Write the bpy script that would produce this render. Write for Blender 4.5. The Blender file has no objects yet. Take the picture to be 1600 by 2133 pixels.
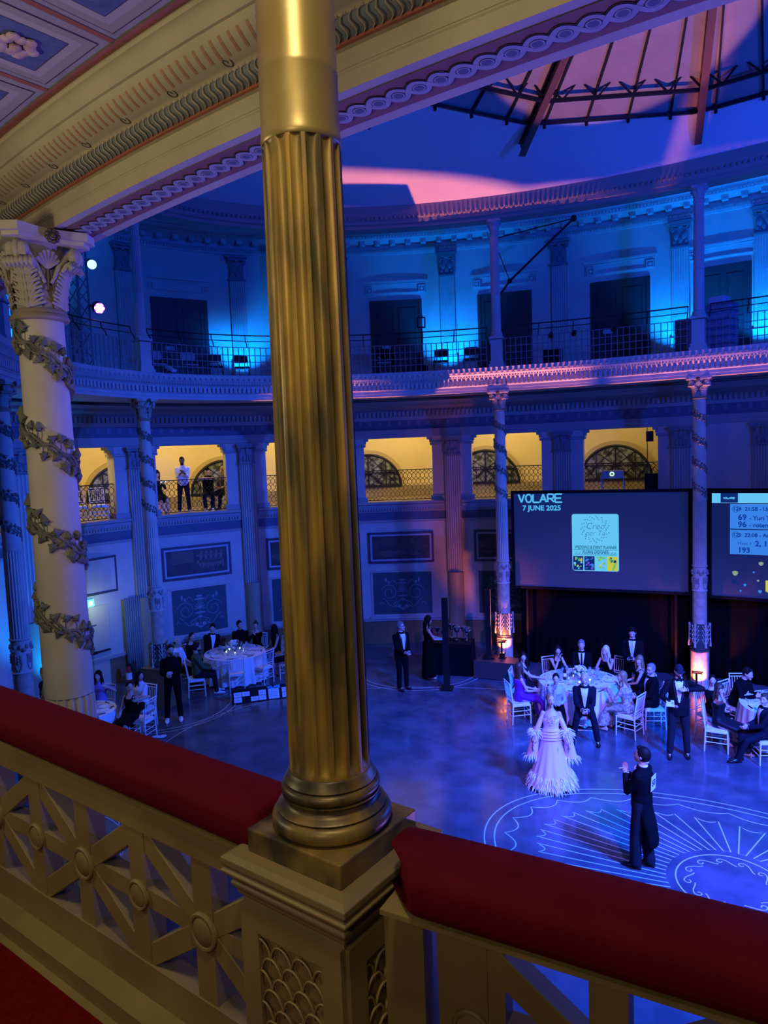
import bpy, math, random
from mathutils import Vector, Matrix, Quaternion
random.seed(7)
sc = bpy.context.scene
COL = sc.collection
PI = math.pi
cos, sin, rad = math.cos, math.sin, math.radians
V = Vector

# ------------------------------------------------------------------ materials
MATS = {}
def mat(name, col, rough=.6, metal=0., spec=.5, noise=None, bump=0., emit=None, estr=0., coat=0., sheen=0., trans=0., stretch=(1, 1, 1)):
    """noise = (second colour, scale, low, high): a blotchy mix of two colours the thing itself has"""
    if name in MATS: return MATS[name]
    m = bpy.data.materials.new(name); m.use_nodes = True
    nt = m.node_tree; b = nt.nodes['Principled BSDF']
    b.inputs['Base Color'].default_value = (*col, 1)
    b.inputs['Roughness'].default_value = rough
    b.inputs['Metallic'].default_value = metal
    b.inputs['Specular IOR Level'].default_value = spec
    b.inputs['Coat Weight'].default_value = coat
    b.inputs['Transmission Weight'].default_value = trans
    if sheen:
        b.inputs['Sheen Weight'].default_value = sheen
        b.inputs['Sheen Tint'].default_value = (*[min(1, c * 3) for c in col], 1)
    if emit:
        b.inputs['Emission Color'].default_value = (*emit, 1)
        b.inputs['Emission Strength'].default_value = estr
    if noise or bump:
        tc = nt.nodes.new('ShaderNodeTexCoord'); mp = nt.nodes.new('ShaderNodeMapping')
        mp.inputs['Scale'].default_value = stretch
        nt.links.new(tc.outputs['Object'], mp.inputs['Vector'])
        nz = nt.nodes.new('ShaderNodeTexNoise'); nz.inputs['Detail'].default_value = 6
        nz.inputs['Scale'].default_value = noise[1] if noise else 20
        nt.links.new(mp.outputs['Vector'], nz.inputs['Vector'])
        if noise:
            rp = nt.nodes.new('ShaderNodeValToRGB')
            rp.color_ramp.elements[0].position = noise[2]; rp.color_ramp.elements[1].position = noise[3]
            rp.color_ramp.elements[0].color = (*col, 1); rp.color_ramp.elements[1].color = (*noise[0], 1)
            nt.links.new(nz.outputs['Fac'], rp.inputs['Fac'])
            nt.links.new(rp.outputs['Color'], b.inputs['Base Color'])
        if bump:
            bp = nt.nodes.new('ShaderNodeBump'); bp.inputs['Strength'].default_value = bump
            bp.inputs['Distance'].default_value = .01
            nt.links.new(nz.outputs['Fac'], bp.inputs['Height']); nt.links.new(bp.outputs['Normal'], b.inputs['Normal'])
    MATS[name] = m
    return m

cream = mat('cream plaster', (.60, .56, .46), .75, noise=((.50, .46, .37), 3, .35, .7), bump=.15)
stone = mat('painted stucco', (.52, .50, .46), .7, noise=((.44, .42, .40), 2.5, .35, .7))
wallp = mat('wall plaster', (.56, .54, .50), .75, noise=((.47, .45, .42), 1.2, .35, .7))
white = mat('white dome plaster', (.66, .66, .66), .85, noise=((.60, .60, .62), .6, .3, .7))
stone_shaded = mat('shaded stucco moulding', (.33, .33, .34), .7)  # blocked light from above is put into this darker stucco colour
dusk = mat('dark blue paint', (.10, .12, .19), .7)
pale = mat('pale ornament paint', (.42, .45, .52), .7)
panelg = mat('blue green panel', (.045, .085, .10), .6, noise=((.06, .10, .12), 2, .3, .7))
panell = mat('panel ornament', (.26, .33, .36), .7)
terra = mat('terracotta paint', (.40, .13, .07), .75, noise=((.30, .10, .06), 6, .3, .7))
guill = mat('guilloche blue grey', (.40, .42, .50), .75, noise=((.33, .35, .43), 12, .3, .7))
guild = mat('guilloche eye', (.13, .15, .24), .75)
ink = mat('dark outline', (.05, .045, .05), .8)
cofg = mat('coffer grey', (.36, .35, .30), .8, noise=((.30, .29, .25), 8, .3, .7))
cofb = mat('coffer blue', (.07, .10, .22), .8, noise=((.12, .15, .27), 18, .3, .7))
leafg = mat('gadroon grey green', (.19, .21, .225), .7, noise=((.14, .16, .17), 14, .3, .7))
leafc = mat('gadroon cream', (.50, .40, .27), .7)
gold = mat('worn gilding', (.115, .092, .042), .42, .3, noise=((.44, .28, .06), 5, .40, .62), bump=.4, stretch=(3.2, 3.2, .55))
goldc = mat('gilded collar', (.30, .225, .075), .38, .45, noise=((.42, .32, .12), 3.5, .35, .65), bump=.2)
oldg = mat('dark worn gilding', (.06, .05, .032), .4, .3, noise=((.36, .24, .065), 7, .42, .66), bump=.35)
ochre = mat('ochre painted wood', (.215, .158, .062), .55, noise=((.29, .215, .085), 4, .35, .7), bump=.2)
velvet = mat('red velvet', (.078, .0008, .006), .85, spec=.12, sheen=.25, noise=((.105, .001, .008), 9, .3, .7), bump=.1)
carpet = mat('red carpet', (.10, .001, .003), .95, spec=.1, noise=((.16, .003, .005), 60, .3, .7), bump=.3)
iron = mat('black iron', (.015, .015, .018), .5, .3)
ironb = mat('grey painted iron', (.20, .19, .20), .55)
rust = mat('red brown steel', (.14, .055, .045), .6)
ivy = mat('ivy grey green', (.125, .135, .105), .7, noise=((.19, .195, .15), 14, .35, .65))
floorm = mat('polished stone floor', (.055, .065, .085), .20, noise=((.105, .115, .14), 1.6, .40, .66), coat=.2)
inlay = mat('pale stone inlay', (.55, .60, .62), .3)
yellow = mat('yellow plaster', (.78, .64, .33), .85, noise=((.72, .59, .30), 1, .3, .7))
tanw = mat('tan wood panel', (.26, .15, .07), .5, noise=((.20, .11, .05), 5, .3, .7), stretch=(1, 1, .2))
door = mat('dark door', (.035, .03, .03), .5)
black = mat('black cloth', (.003, .003, .004), .9, spec=.1)
matte = mat('matte black', (.007, .007, .008), .6, spec=.15)
screenm = mat('projection screen', (.10, .095, .10), .9, spec=0, emit=(.012, .035, .22), estr=.25)
chairw = mat('white chair paint', (.80, .80, .80), .4)
linen = mat('white linen', (.80, .80, .80), .85)
china = mat('white china', (.82, .82, .82), .2)
glassm = mat('clear glass', (.9, .93, .95), .03, trans=.9)
greenl = mat('leaf green', (.06, .12, .05), .6)
silver = mat('silver metal', (.75, .75, .78), .15, 1.)
flow = mat('white petals', (.80, .78, .75), .7)
lamp = mat('candle glow', (1, .95, .8), .5, emit=(.8, 1, .75), estr=4)
winglass = mat('dark window glass', (.05, .06, .055), .12, noise=((.36, .40, .36), 5, .42, .62))
SKIN = [mat('skin fair', (.60, .40, .31), .5), mat('skin tan', (.48, .30, .21), .5), mat('skin deep', (.11, .06, .045), .5)]
def cloth(n, c, r=.85, sh=0.): return mat(n, c, r, spec=.08, sheen=sh)
SUIT = cloth('black suit cloth', (.004, .004, .005)); NAVY = cloth('navy suit cloth', (.008, .009, .017))
GREYT = cloth('charcoal trousers', (.014, .015, .02)); SHIRT = cloth('white shirt', (.78, .80, .82)); LIGHTB = cloth('light blue shirt', (.42, .52, .70))
SHOE = mat('black leather', (.01, .01, .012), .2); SHOEW = mat('white sneaker', (.75, .8, .78), .5)
DARKH = mat('dark hair', (.008, .006, .005), .6, spec=.15); BROWNH = mat('brown hair', (.06, .032, .018), .5); BLONDH = mat('blonde hair', (.27, .165, .075), .5); GREYH = mat('grey hair', (.19, .19, .20), .5)
EYE = mat('dark eye', (.01, .01, .01), .2); LIP = mat('lip', (.35, .10, .09), .5)

# ------------------------------------------------------------------ mesh helpers
class MB:
    def __init__(s): s.v = []; s.f = []; s.m = []; s.k = 0
    def add(s, vs, fs):
        o = len(s.v); s.v += [tuple(v) for v in vs]
        for f in fs: s.f.append(tuple(i + o for i in f)); s.m.append(s.k)
        return s
    def box(s, c, d, rz=0, M=None):
        x, y, z = [q / 2 for q in d]
        vs = [V((a * x, b * y, e * z)) for e in (-1, 1) for a, b in ((-1, -1), (1, -1), (1, 1), (-1, 1))]
        R = Matrix.Rotation(rz, 3, 'Z') if M is None else M
        vs = [R @ v + V(c) for v in vs]
        return s.add(vs, [(3, 2, 1, 0), (4, 5, 6, 7), (0, 1, 5, 4), (1, 2, 6, 5), (2, 3, 7, 6), (3, 0, 4, 7)])
    def bar(s, p, q, w, h, up=(0, 0, 1)):
        """rectangular bar from p to q, w across, h along up"""
        p, q = V(p), V(q); d = (q - p); L = d.length; d.normalize(); u = V(up); a = d.cross(u)
        if a.length < 1e-5: a = d.cross(V((1, 0, 0)))
        a.normalize(); u = a.cross(d)
        return s.box((p + q) / 2, (L, w, h), M=Matrix((d, -a, u)).transposed())
    def tube(s, pts, r, n=8, closed=False, caps=True, flat=1.):
        pts = [V(p) for p in pts]; N = len(pts)
        rs = r if isinstance(r, (list, tuple)) else [r] * N
        t0 = (pts[1] - pts[0]).normalized()
        u = t0.orthogonal().normalized(); vs = []
        for i, p in enumerate(pts):
            a = pts[(i - 1) % N] if (closed or i) else pts[0]; b = pts[(i + 1) % N] if (closed or i < N - 1) else pts[-1]
            t = (b - a)
            if t.length < 1e-9: t = t0.copy()
            t.normalize()
            u = (u - t * u.dot(t))
            if u.length < 1e-6: u = t.orthogonal()
            u.normalize(); w = t.cross(u)
            for k in range(n):
                A = 2 * PI * k / n; vs.append(p + (u * cos(A) + w * sin(A) * flat) * rs[i])
        fs = []
        for i in range(N if closed else N - 1):
            j = (i + 1) % N
            for k in range(n): fs.append((i * n + k, i * n + (k + 1) % n, j * n + (k + 1) % n, j * n + k))
        if caps and not closed: fs += [tuple(range(n - 1, -1, -1)), tuple((N - 1) * n + k for k in range(n))]
        return s.add(vs, fs)
    def lathe(s, prof, n=24, c=(0, 0, 0), caps=True, fn=None):
        vs = []
        for r, z in prof:
            for k in range(n):
                A = 2 * PI * k / n; q = r * (fn(A, z) if fn else 1)
                vs.append((c[0] + q * cos(A), c[1] + q * sin(A), c[2] + z))
        fs = [(i * n + k, i * n + (k + 1) % n, (i + 1) * n + (k + 1) % n, (i + 1) * n + k) for i in range(len(prof) - 1) for k in range(n)]
        if caps: fs += [tuple(range(n - 1, -1, -1)), tuple((len(prof) - 1) * n + k for k in range(n))]
        return s.add(vs, fs)
    def ball(s, c, r, n=10, m=7):
        if not isinstance(r, (list, tuple)): r = (r, r, r)
        vs = [(c[0], c[1], c[2] - r[2])]
        for i in range(1, m):
            p = -PI / 2 + PI * i / m
            for k in range(n): A = 2 * PI * k / n; vs.append((c[0] + r[0] * cos(p) * cos(A), c[1] + r[1] * cos(p) * sin(A), c[2] + r[2] * sin(p)))
        vs.append((c[0], c[1], c[2] + r[2])); fs = [(0, 1 + (k + 1) % n, 1 + k) for k in range(n)]
        for i in range(m - 2):
            for k in range(n): a = 1 + i * n; fs.append((a + k, a + (k + 1) % n, a + n + (k + 1) % n, a + n + k))
        a = 1 + (m - 2) * n; fs += [(a + k, a + (k + 1) % n, len(vs) - 1) for k in range(n)]
        return s.add(vs, fs)
    def grid(s, P, nu, nv, closed=False):
        vs = [P(i, j) for i in range(nu) for j in range(nv)]
        fs = [(i * nv + j, ((i + 1) % nu) * nv + j, ((i + 1) % nu) * nv + j + 1, i * nv + j + 1) for i in range(nu if closed else nu - 1) for j in range(nv - 1)]
        return s.add(vs, fs)
    def prism(s, pts, h, M=None):
        """closed outline (x,y) extruded from 0 to h, then placed by M"""
        n = len(pts); M = M or Matrix()
        vs = [M @ V((x, y, 0)) for x, y in pts] + [M @ V((x, y, h)) for x, y in pts]
        return s.add(vs, [tuple(range(n - 1, -1, -1)), tuple(range(n, 2 * n))] + [(i, (i + 1) % n, n + (i + 1) % n, n + i) for i in range(n)])
    def ribbon(s, pts, w, h, z0, closed=False):
        """flat strip of width w lying at height z0..z0+h along xy points"""
        n = len(pts); L = []
        for i in range(n):
            a = V(pts[(i - 1) % n] if (closed or i) else pts[i]); b = V(pts[(i + 1) % n] if (closed or i < n - 1) else pts[i])
            d = (b - a).normalized(); q = V((-d.y, d.x)) * w / 2; L.append((V(pts[i]) + q, V(pts[i]) - q))
        vs = []
        for a, b in L: vs += [(a.x, a.y, z0 + h), (b.x, b.y, z0 + h)]
        fs = [(2 * i, 2 * i + 1, 2 * ((i + 1) % n) + 1, 2 * ((i + 1) % n)) for i in range(n if closed else n - 1)]
        return s.add(vs, fs)
    def build(s, name, mats, parent=None, smooth=40, loc=None, rz=None):
        me = bpy.data.meshes.new(name); me.from_pydata(s.v, [], s.f); me.validate()
        for m in (mats if isinstance(mats, (list, tuple)) else [mats]): me.materials.append(m)
        if any(s.m) and len(s.m) == len(me.polygons): me.polygons.foreach_set('material_index', s.m)
        if smooth:
            me.shade_smooth()
            if smooth < 180: me.set_sharp_from_angle(angle=rad(smooth))
        o = bpy.data.objects.new(name, me); COL.objects.link(o)
        if parent: o.parent = parent
        if loc is not None: o.location = loc
        if rz is not None: o.rotation_euler = (0, 0, rz)
        return o

def tag(o, label=None, cat=None, group=None, kind=None):
    if label: o['label'] = label
    if cat: o['category'] = cat
    if group: o['group'] = group
    if kind: o['kind'] = kind
    return o
def thing(name, label, cat, loc=(0, 0, 0), rz=0, group=None):
    o = bpy.data.objects.new(name, None); COL.objects.link(o)
    o.location = loc; o.rotation_euler = (0, 0, rz); o.empty_display_size = .2
    return tag(o, label, cat, group)
def struct(o): o['kind'] = 'structure'; return o
def dup(root, loc, rz=0, label=None, group=None):
    r = root.copy(); COL.objects.link(r); r.location = loc; r.rotation_euler = (0, 0, rz)
    if label: r['label'] = label
    if group: r['group'] = group
    for ch in list(root.children):
        c = ch.copy(); COL.objects.link(c); c.parent = r
        for g in list(ch.children):
            d = g.copy(); COL.objects.link(d); d.parent = c
    return r
def text(body, size, m, parent, M, align='CENTER', shear=0, bold=0., sx=1., name='lettering'):
    cu = bpy.data.curves.new(name, 'FONT'); cu.body = body; cu.size = size; cu.align_x = align; cu.align_y = 'CENTER'
    cu.shear = shear; cu.offset = bold; cu.extrude = .001; cu.materials.append(m); cu.resolution_u = 3
    o = bpy.data.objects.new(name, cu); COL.objects.link(o); o.parent = parent
    o.matrix_local = M @ Matrix.Diagonal((sx, 1, 1, 1)); return o

# ------------------------------------------------------------------ hall plan: an ellipse, origin at its centre, z = 0 on the dance floor
RA, RB = 12.64, 7.98          # ring of columns
WA, WB = 15.34, 10.68         # wall behind the ring
def ell(a, b, t, off=0.):
    n = V((b * cos(t), a * sin(t))).normalized()
    return V((a * cos(t) + n.x * off, b * sin(t) + n.y * off)), n
def tof(p, a, b): return math.atan2(p[1] / b, p[0] / a)
def esweep(mb, a, b, t0, t1, n, prof, closed=True):
    """sweep a (offset, z) profile along the ellipse; closed joins last profile point to the first"""
    rows = []
    for i in range(n + 1):
        t = t0 + (t1 - t0) * i / n
        for off, z in prof:
            p, _ = ell(a, b, t, off); rows.append((p.x, p.y, z))
    k = len(prof); fs = []
    for i in range(n):
        for j in range(k if closed else k - 1):
            fs.append((i * k + j, i * k + (j + 1) % k, (i + 1) * k + (j + 1) % k, (i + 1) * k + j))
    if closed: fs += [tuple(range(k)), tuple(n * k + j for j in range(k - 1, -1, -1))]
    return mb.add(rows, fs)
def arcpts(a, b, t0, t1, step, off=0.):
    """points about `step` apart along the ellipse: (t, point, normal)"""
    out = []; N = 24000 if step < .02 else 4000; acc = step; prev = None
    for i in range(N + 1):
        t = t0 + (t1 - t0) * i / N; p, n = ell(a, b, t, off)
        if prev is not None: acc += (p - prev).length
        prev = p
        if acc >= step: out.append((t, p, n)); acc -= step
    return out
def R2(ang): return Matrix.Rotation(ang, 4, 'Z')

# ------------------------------------------------------------------ camera
CAM = V((2.218, -10.416, 6.1))
TH = -.6404
def cvec(v):
    X = V((.99925306, -.03864353, 0)); Y = V((-.00331657, -.08576056, .99631026)); Z = V((-.03850094, -.99556607, -.08582466))
    w = V((X.dot(v), Y.dot(v), Z.dot(v))); c, s_ = cos(TH), sin(TH)
    return V((w.x * c + w.y * s_, -w.x * s_ + w.y * c, w.z))
cd = bpy.data.cameras.new('camera'); cam = bpy.data.objects.new('camera', cd); COL.objects.link(cam)
r_, u_, b_ = cvec(V((1, 0, 0))), cvec(V((0, -1, 0))), cvec(V((0, 0, -1)))
cam.matrix_world = Matrix(((r_.x, u_.x, b_.x, CAM.x), (r_.y, u_.y, b_.y, CAM.y), (r_.z, u_.z, b_.z, CAM.z), (0, 0, 0, 1)))
cd.sensor_fit = 'HORIZONTAL'; cd.sensor_width = 36; cd.lens = 36 * 1480 / 1600; cd.clip_start = .05; cd.clip_end = 200
sc.camera = cam
# ------------------------------------------------------------------ dance floor with inlaid lines
mb = MB(); N = 160; ring = [ell(WA, WB, 2 * PI * i / N)[0] for i in range(N)]
mb.add([(p.x, p.y, 0) for p in ring], [tuple(range(N))])
struct(mb.build('floor', floorm, smooth=0))
PC = (.34, -.27)
mb = MB()
def pe(a, b, t): return (PC[0] + a * cos(t), PC[1] + b * sin(t))
for a, b in ((3.6, 2.3), (3.44, 2.15)): mb.ribbon([pe(a, b, 2 * PI * i / 120) for i in range(120)], .022, .0, .003, True)
NS = 26
def sc_r(t, d):      # scalloped radius factor
    u = (t * NS / (2 * PI)) % 1.0; return 1 - d * (1 - (2 * u - 1) ** 2)
pts = [pe(3.28 * sc_r(2 * PI * i / (NS * 10), .055), 2.0 * sc_r(2 * PI * i / (NS * 10), .055), 2 * PI * i / (NS * 10)) for i in range(NS * 10)]
mb.ribbon(pts, .02, .0, .003, True)
for k in range(NS):
    tc = 2 * PI * (k + .5) / NS; w = 2 * PI / NS * .27; o = []
    for q in range(-3, 4):
        t = tc + w * q / 3; f = 1 - .05 * (1 - (q / 3) ** 2); o.append(pe(2.78 * f, 1.66 * f, t))
    o.append(pe(.83, .83, tc + w * .9)); o.append(pe(.83, .83, tc - w * .9))
    mb.ribbon(o, .02, .0, .003, True)
mb.ribbon([pe(.70, .70, 2 * PI * i / 60) for i in range(60)], .022, .0, .003, True)
NW = 12                      # running wave round the medallion
for k in range(NW):
    o = []
    for q in range(26):
        u = q / 25
        if u < .5: t = u * 2; rr = .47 + .13 * (.5 - .5 * cos(PI * t)); ta = t * .85
        else:
            a = (u - .5) * 2 * 4.6; r0 = .055 * (1 - .55 * (u - .5) * 2); rr = .565 + r0 * cos(a) * .9 - .02; ta = .85 + (r0 * sin(a)) / .3
        o.append(pe(rr, rr, 2 * PI * (k + ta) / NW))
    mb.ribbon(o, .017, .0, .003)
for cx_, cy_ in ((-RA, 0), (-8.75, 5.65), (-8.75, -5.65), (-4.3, 7.55), (-4.3, -7.55), (.35, 7.9), (.35, -7.9)):
    for r in (1.85, 1.68):
        o = []
        for i in range(61):
            a = 2 * PI * i / 60; x, y = cx_ + r * cos(a), cy_ + r * sin(a)
            if (x / RA) ** 2 + (y / RB) ** 2 < .93: o.append((x, y))
            elif len(o) > 1: mb.ribbon(o, .018, .0, .003); o = []
            else: o = []
        if len(o) > 1: mb.ribbon(o, .018, .0, .003)
for t0, t1 in ((1.7, 2.6), (2.7, 3.6), (3.65, 4.5)):
    mb.ribbon([tuple(ell(10.9, 6.25, t0 + (t1 - t0) * i / 40)[0]) for i in range(41)], .016, .0, .003)
struct(mb.build('trim_1', inlay, smooth=0))

# ------------------------------------------------------------------ outer wall, ground storey and first gallery
PT = [tof(p, WA, WB) for p in ((-12.9, -5.75), (-14.35, -3.75), (-15.1, -1.92), (-15.2, 1.43), (-13.95, 4.43), (-11.95, 6.7), (-9.2, 8.55), (-6.13, 9.79), (-2.95, 10.48), (-.94, 10.66), (.94, 10.66), (2.95, 10.48), (6.13, 9.79))]
PT = [t % (2 * PI) for t in PT]
TL, TR = PT[0] + .08, PT[-1] - .05
mb = MB()
esweep(mb, WA, WB, TL, TR, 160, [(0, 0), (0, 4.45), (.4, 4.45), (.4, 0)])
esweep(mb, WA, WB, TL, TR, 160, [(0, 6.48), (0, 8.15), (.4, 8.15), (.4, 6.48)])
esweep(mb, WA, WB, TL, TR, 160, [(0, 8.15), (0, 13.0), (.4, 13.0), (.4, 8.15)])
def pier(t0, t1):
    esweep(mb, WA, WB, t0, t1, 6, [(0, 4.45), (0, 6.48), (.4, 6.48), (.4, 4.45)])
OPEN = []                    # bays open to the lit gallery
for i in range(len(PT) - 1):
    a, b = PT[i], PT[i + 1]; L = abs(b - a)
    pl = (ell(WA, WB, a)[0] - ell(WA, WB, b)[0]).length
    if i in (8, 9, 10, 11): pier(a, b); continue
    e = .60 / pl * (b - a); OPEN.append((i, a + e, b - e))
    pier(a, a + e); pier(b - e, b)
struct(mb.build('wall_back', wallp, smooth=30))
# corner pieces of the openings, imposts and the mouldings that run along the wall
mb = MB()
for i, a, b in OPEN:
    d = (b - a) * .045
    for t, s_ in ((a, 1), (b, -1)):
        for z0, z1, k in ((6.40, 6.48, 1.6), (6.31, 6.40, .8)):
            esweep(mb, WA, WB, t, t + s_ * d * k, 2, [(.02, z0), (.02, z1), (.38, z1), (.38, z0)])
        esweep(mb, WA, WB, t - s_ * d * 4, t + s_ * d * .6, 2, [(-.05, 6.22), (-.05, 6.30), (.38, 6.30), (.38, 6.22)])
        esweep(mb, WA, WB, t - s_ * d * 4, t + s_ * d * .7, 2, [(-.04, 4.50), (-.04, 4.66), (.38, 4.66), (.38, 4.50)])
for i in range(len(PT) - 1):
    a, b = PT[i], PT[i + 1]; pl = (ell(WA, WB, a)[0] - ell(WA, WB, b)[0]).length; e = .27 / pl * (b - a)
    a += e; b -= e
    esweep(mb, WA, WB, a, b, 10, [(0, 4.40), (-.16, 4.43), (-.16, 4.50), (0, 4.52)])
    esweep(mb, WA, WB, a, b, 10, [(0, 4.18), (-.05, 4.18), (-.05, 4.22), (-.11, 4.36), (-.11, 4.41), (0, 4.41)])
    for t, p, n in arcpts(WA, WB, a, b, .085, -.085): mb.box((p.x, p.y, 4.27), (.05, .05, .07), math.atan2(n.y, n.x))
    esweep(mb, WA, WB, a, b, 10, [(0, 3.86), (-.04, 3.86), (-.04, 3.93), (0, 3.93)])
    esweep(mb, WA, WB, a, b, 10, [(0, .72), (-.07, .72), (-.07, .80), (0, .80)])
struct(mb.build('trim_2', stone_shaded, smooth=30))
# entablature over the first gallery: architrave, frieze, dentils, cornice
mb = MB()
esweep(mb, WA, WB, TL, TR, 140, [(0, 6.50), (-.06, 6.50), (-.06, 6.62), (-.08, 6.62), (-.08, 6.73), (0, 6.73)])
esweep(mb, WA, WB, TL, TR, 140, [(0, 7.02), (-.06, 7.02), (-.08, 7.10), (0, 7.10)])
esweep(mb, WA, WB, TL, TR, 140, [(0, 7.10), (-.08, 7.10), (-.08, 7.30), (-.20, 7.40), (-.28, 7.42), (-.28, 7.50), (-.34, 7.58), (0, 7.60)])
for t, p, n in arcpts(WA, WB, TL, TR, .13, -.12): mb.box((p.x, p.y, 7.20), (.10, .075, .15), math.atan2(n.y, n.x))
struct(mb.build('trim_3', stone_shaded, smooth=30))
mb = MB(); esweep(mb, WA, WB, TL, TR, 140, [(-.015, 6.73), (-.015, 7.02)], False)
mb.k = 1
for j, (t, p, n) in enumerate(arcpts(WA, WB, TL, TR, .30, -.02)):       # painted masks and swags
    a = math.atan2(n.y, n.x); M = Matrix.Translation((p.x, p.y, 6.90)) @ R2(a + PI / 2) @ Matrix.Rotation(PI / 2, 4, 'X')
    o = [(.055 * cos(x) * (1 if sin(x) > 0 else .7), .065 * sin(x) + (.03 if sin(x) > 0 else 0)) for x in [2 * PI * q / 12 for q in range(12)]]
    mb.prism(o, .006, M)
    sw = [(-.15 + .3 * q / 8, -.02 - .07 * (1 - (q / 4 - 1) ** 2) + .02) for q in range(9)]
    for q in range(8):
        x0, y0 = sw[q]; x1, y1 = sw[q + 1]
        mb.prism([(x0 + .15, y0 - .012), (x1 + .15, y1 - .012), (x1 + .15, y1), (x0 + .15, y0)], .004, M)
struct(mb.build('trim_4', [dusk, mat('frieze ornament', (.17, .19, .26), .7)], smooth=0))
mb = MB(); esweep(mb, WA, WB, TL, TR, 140, [(-.01, 3.93), (-.01, 4.18)], False); struct(mb.build('trim_5', dusk))
mb = MB(); esweep(mb, WA, WB, TL, TR, 140, [(-.03, .0), (-.03, .72), (0, .72)], False); struct(mb.build('baseboard_back', tanw))

# ---- pilasters on the wall
def flutes(n, d): return lambda A, z: 1 - d * abs(sin(A * n / 2)) ** .7
def pilaster_meshes():
    out = {}
    mb = MB(); w = .47                                   # fluted shaft 2.25..5.95
    cs = []
    nf = 7
    for k in range(nf * 6 + 1):
        u = k / (nf * 6); fl = (u * nf) % 1; dpt = -.05 * sin(PI * min(1, max(0, (fl - .16) / .68))) if .16 < fl < .84 else 0
        cs.append(((u - .5) * w, -.11 - dpt))
    cs = [(-w / 2, .02)] + cs + [(w / 2, .02)]
    mb.prism(cs, 3.62, Matrix.Translation((0, 0, 2.25))); out['shaft'] = mb
    mb = MB(); hc_ = lambda r: [(r * cos(PI + PI * q / 16), r * sin(PI + PI * q / 16)) for q in range(17)]; mb.prism(hc_(.25), 2.13, Matrix.Translation((0, 0, .12))); mb.box((0, -.13, .06), (.6, .26, .12)); mb.prism(hc_(.30), .1, Matrix.Translation((0, 0, .12))); out['drum'] = mb
    mb = MB(); mb.box((0, -.06, 5.90), (.52, .22, .05)); mb.box((0, -.05, 6.12), (.47, .18, .40))
    mb.box((0, -.07, 6.44), (.62, .30, .06)); mb.box((0, -.06, 6.38), (.56, .24, .06))
    for sx in (-1, 1):
        for q in range(12):
            a = q / 12 * 2 * PI * 1.4; r = .075 * (1 - q / 16)
            mb.ball((sx * (.21 + r * cos(a) * .6), -.16, 6.28 + r * sin(a)), .022, 5, 4)
        mb.ball((sx * .09, -.15, 6.02), (.06, .04, .10), 8, 6)
    mb.ball((0, -.16, 6.24), (.06, .04, .11), 8, 6); mb.ball((0, -.17, 6.38), .05, 8, 5); mb.ball((0, -.15, 6.0), (.04, .04, .09), 8, 6); out['capital'] = mb
    return out
pm = {k: (b, m) for (k, b), m in zip(pilaster_meshes().items(), (stone, mat('ochre drum', (.34, .30, .20), .6), mat('dark stucco capital', (.20, .21, .23), .6)))}
pil_desc = ['fluted wall pilaster behind the ivy column, lit by a cyan beam at its foot', None]
plabels = ['fluted pilaster beyond the far left of the hall wall', 'second fluted pilaster at the far left of the hall wall',
 'fluted pilaster just left of the big ivy column, its drum washed cyan', 'fluted pilaster left of the lit opening with the standing man',
 'fluted pilaster right of the lit opening with the standing man', 'fluted pilaster half hidden behind the gilded column',
 'fluted pilaster between the two widest lit openings, left of the first screen', 'fluted pilaster left of the projector opening, above the first screen',
 'fluted pilaster behind the column between the two screens', 'fluted pilaster right of the blank bay, above the second screen', 'fluted pilaster past the second screen', 'next to last fluted pilaster behind the second screen', 'last fluted pilaster at the right of the hall wall']
for b_, m_ in pm.values(): b_.v = [(x, min(y, -.004), z) for x, y, z in b_.v]
first = None
for i, t in enumerate(PT):
    if i < 2 or i > 9: continue
    p, n = ell(WA, WB, t); a = math.atan2(n.y, n.x) - PI / 2
    if first is None:
        first = thing('pilaster', plabels[i], 'pilaster', (p.x, p.y, 0), a, 'fluted pilasters on the hall wall'); first['kind'] = 'thing'
        for k, (b, m) in pm.items(): b.build(k, m, first, smooth=30)
        first.scale = (1.7, 1, 1)
    else: dup(first, (p.x, p.y, 0), a, plabels[i]).scale = (1, 1, 1)

# ---- wall panels: framed paintings and ornamental panels
fdark = mat('painting frame dark', (.05, .055, .08), .5)
def bay_frame(i): return PT[i], PT[i + 1], (PT[i] + PT[i + 1]) / 2
def on_wall(t, z, off=-.02):
    p, n = ell(WA, WB, t, off); a = math.atan2(n.y, n.x)
    return Matrix.Translation((p.x, p.y, z)) @ R2(a + PI / 2 + PI) @ Matrix.Rotation(PI / 2, 4, 'X'), n     # local x along the wall, y up, z into the room
def rectp(mb, x0, y0, x1, y1, h, M): mb.prism([(x0, y0), (x1, y0), (x1, y1), (x0, y1)], h, M)
def frame(mb, w, h, b, d, M):
    for q in ((-w / 2, -h / 2, w / 2, -h / 2 + b), (-w / 2, h / 2 - b, w / 2, h / 2), (-w / 2, -h / 2 + b, -w / 2 + b, h / 2 - b), (w / 2 - b, -h / 2 + b, w / 2, h / 2 - b)): rectp(mb, *q, d, M)
paint_spec = {3: ('framed wall painting of pale dancing figures under the standing man', 'd'), 4: ('framed dark painting beside the gilded column, mostly hidden', 'x'), 5: ('framed dark landscape painting right of the gilded column', 'l'), 6: ('framed painting half hidden behind the column left of the first screen', 'p')}
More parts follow.
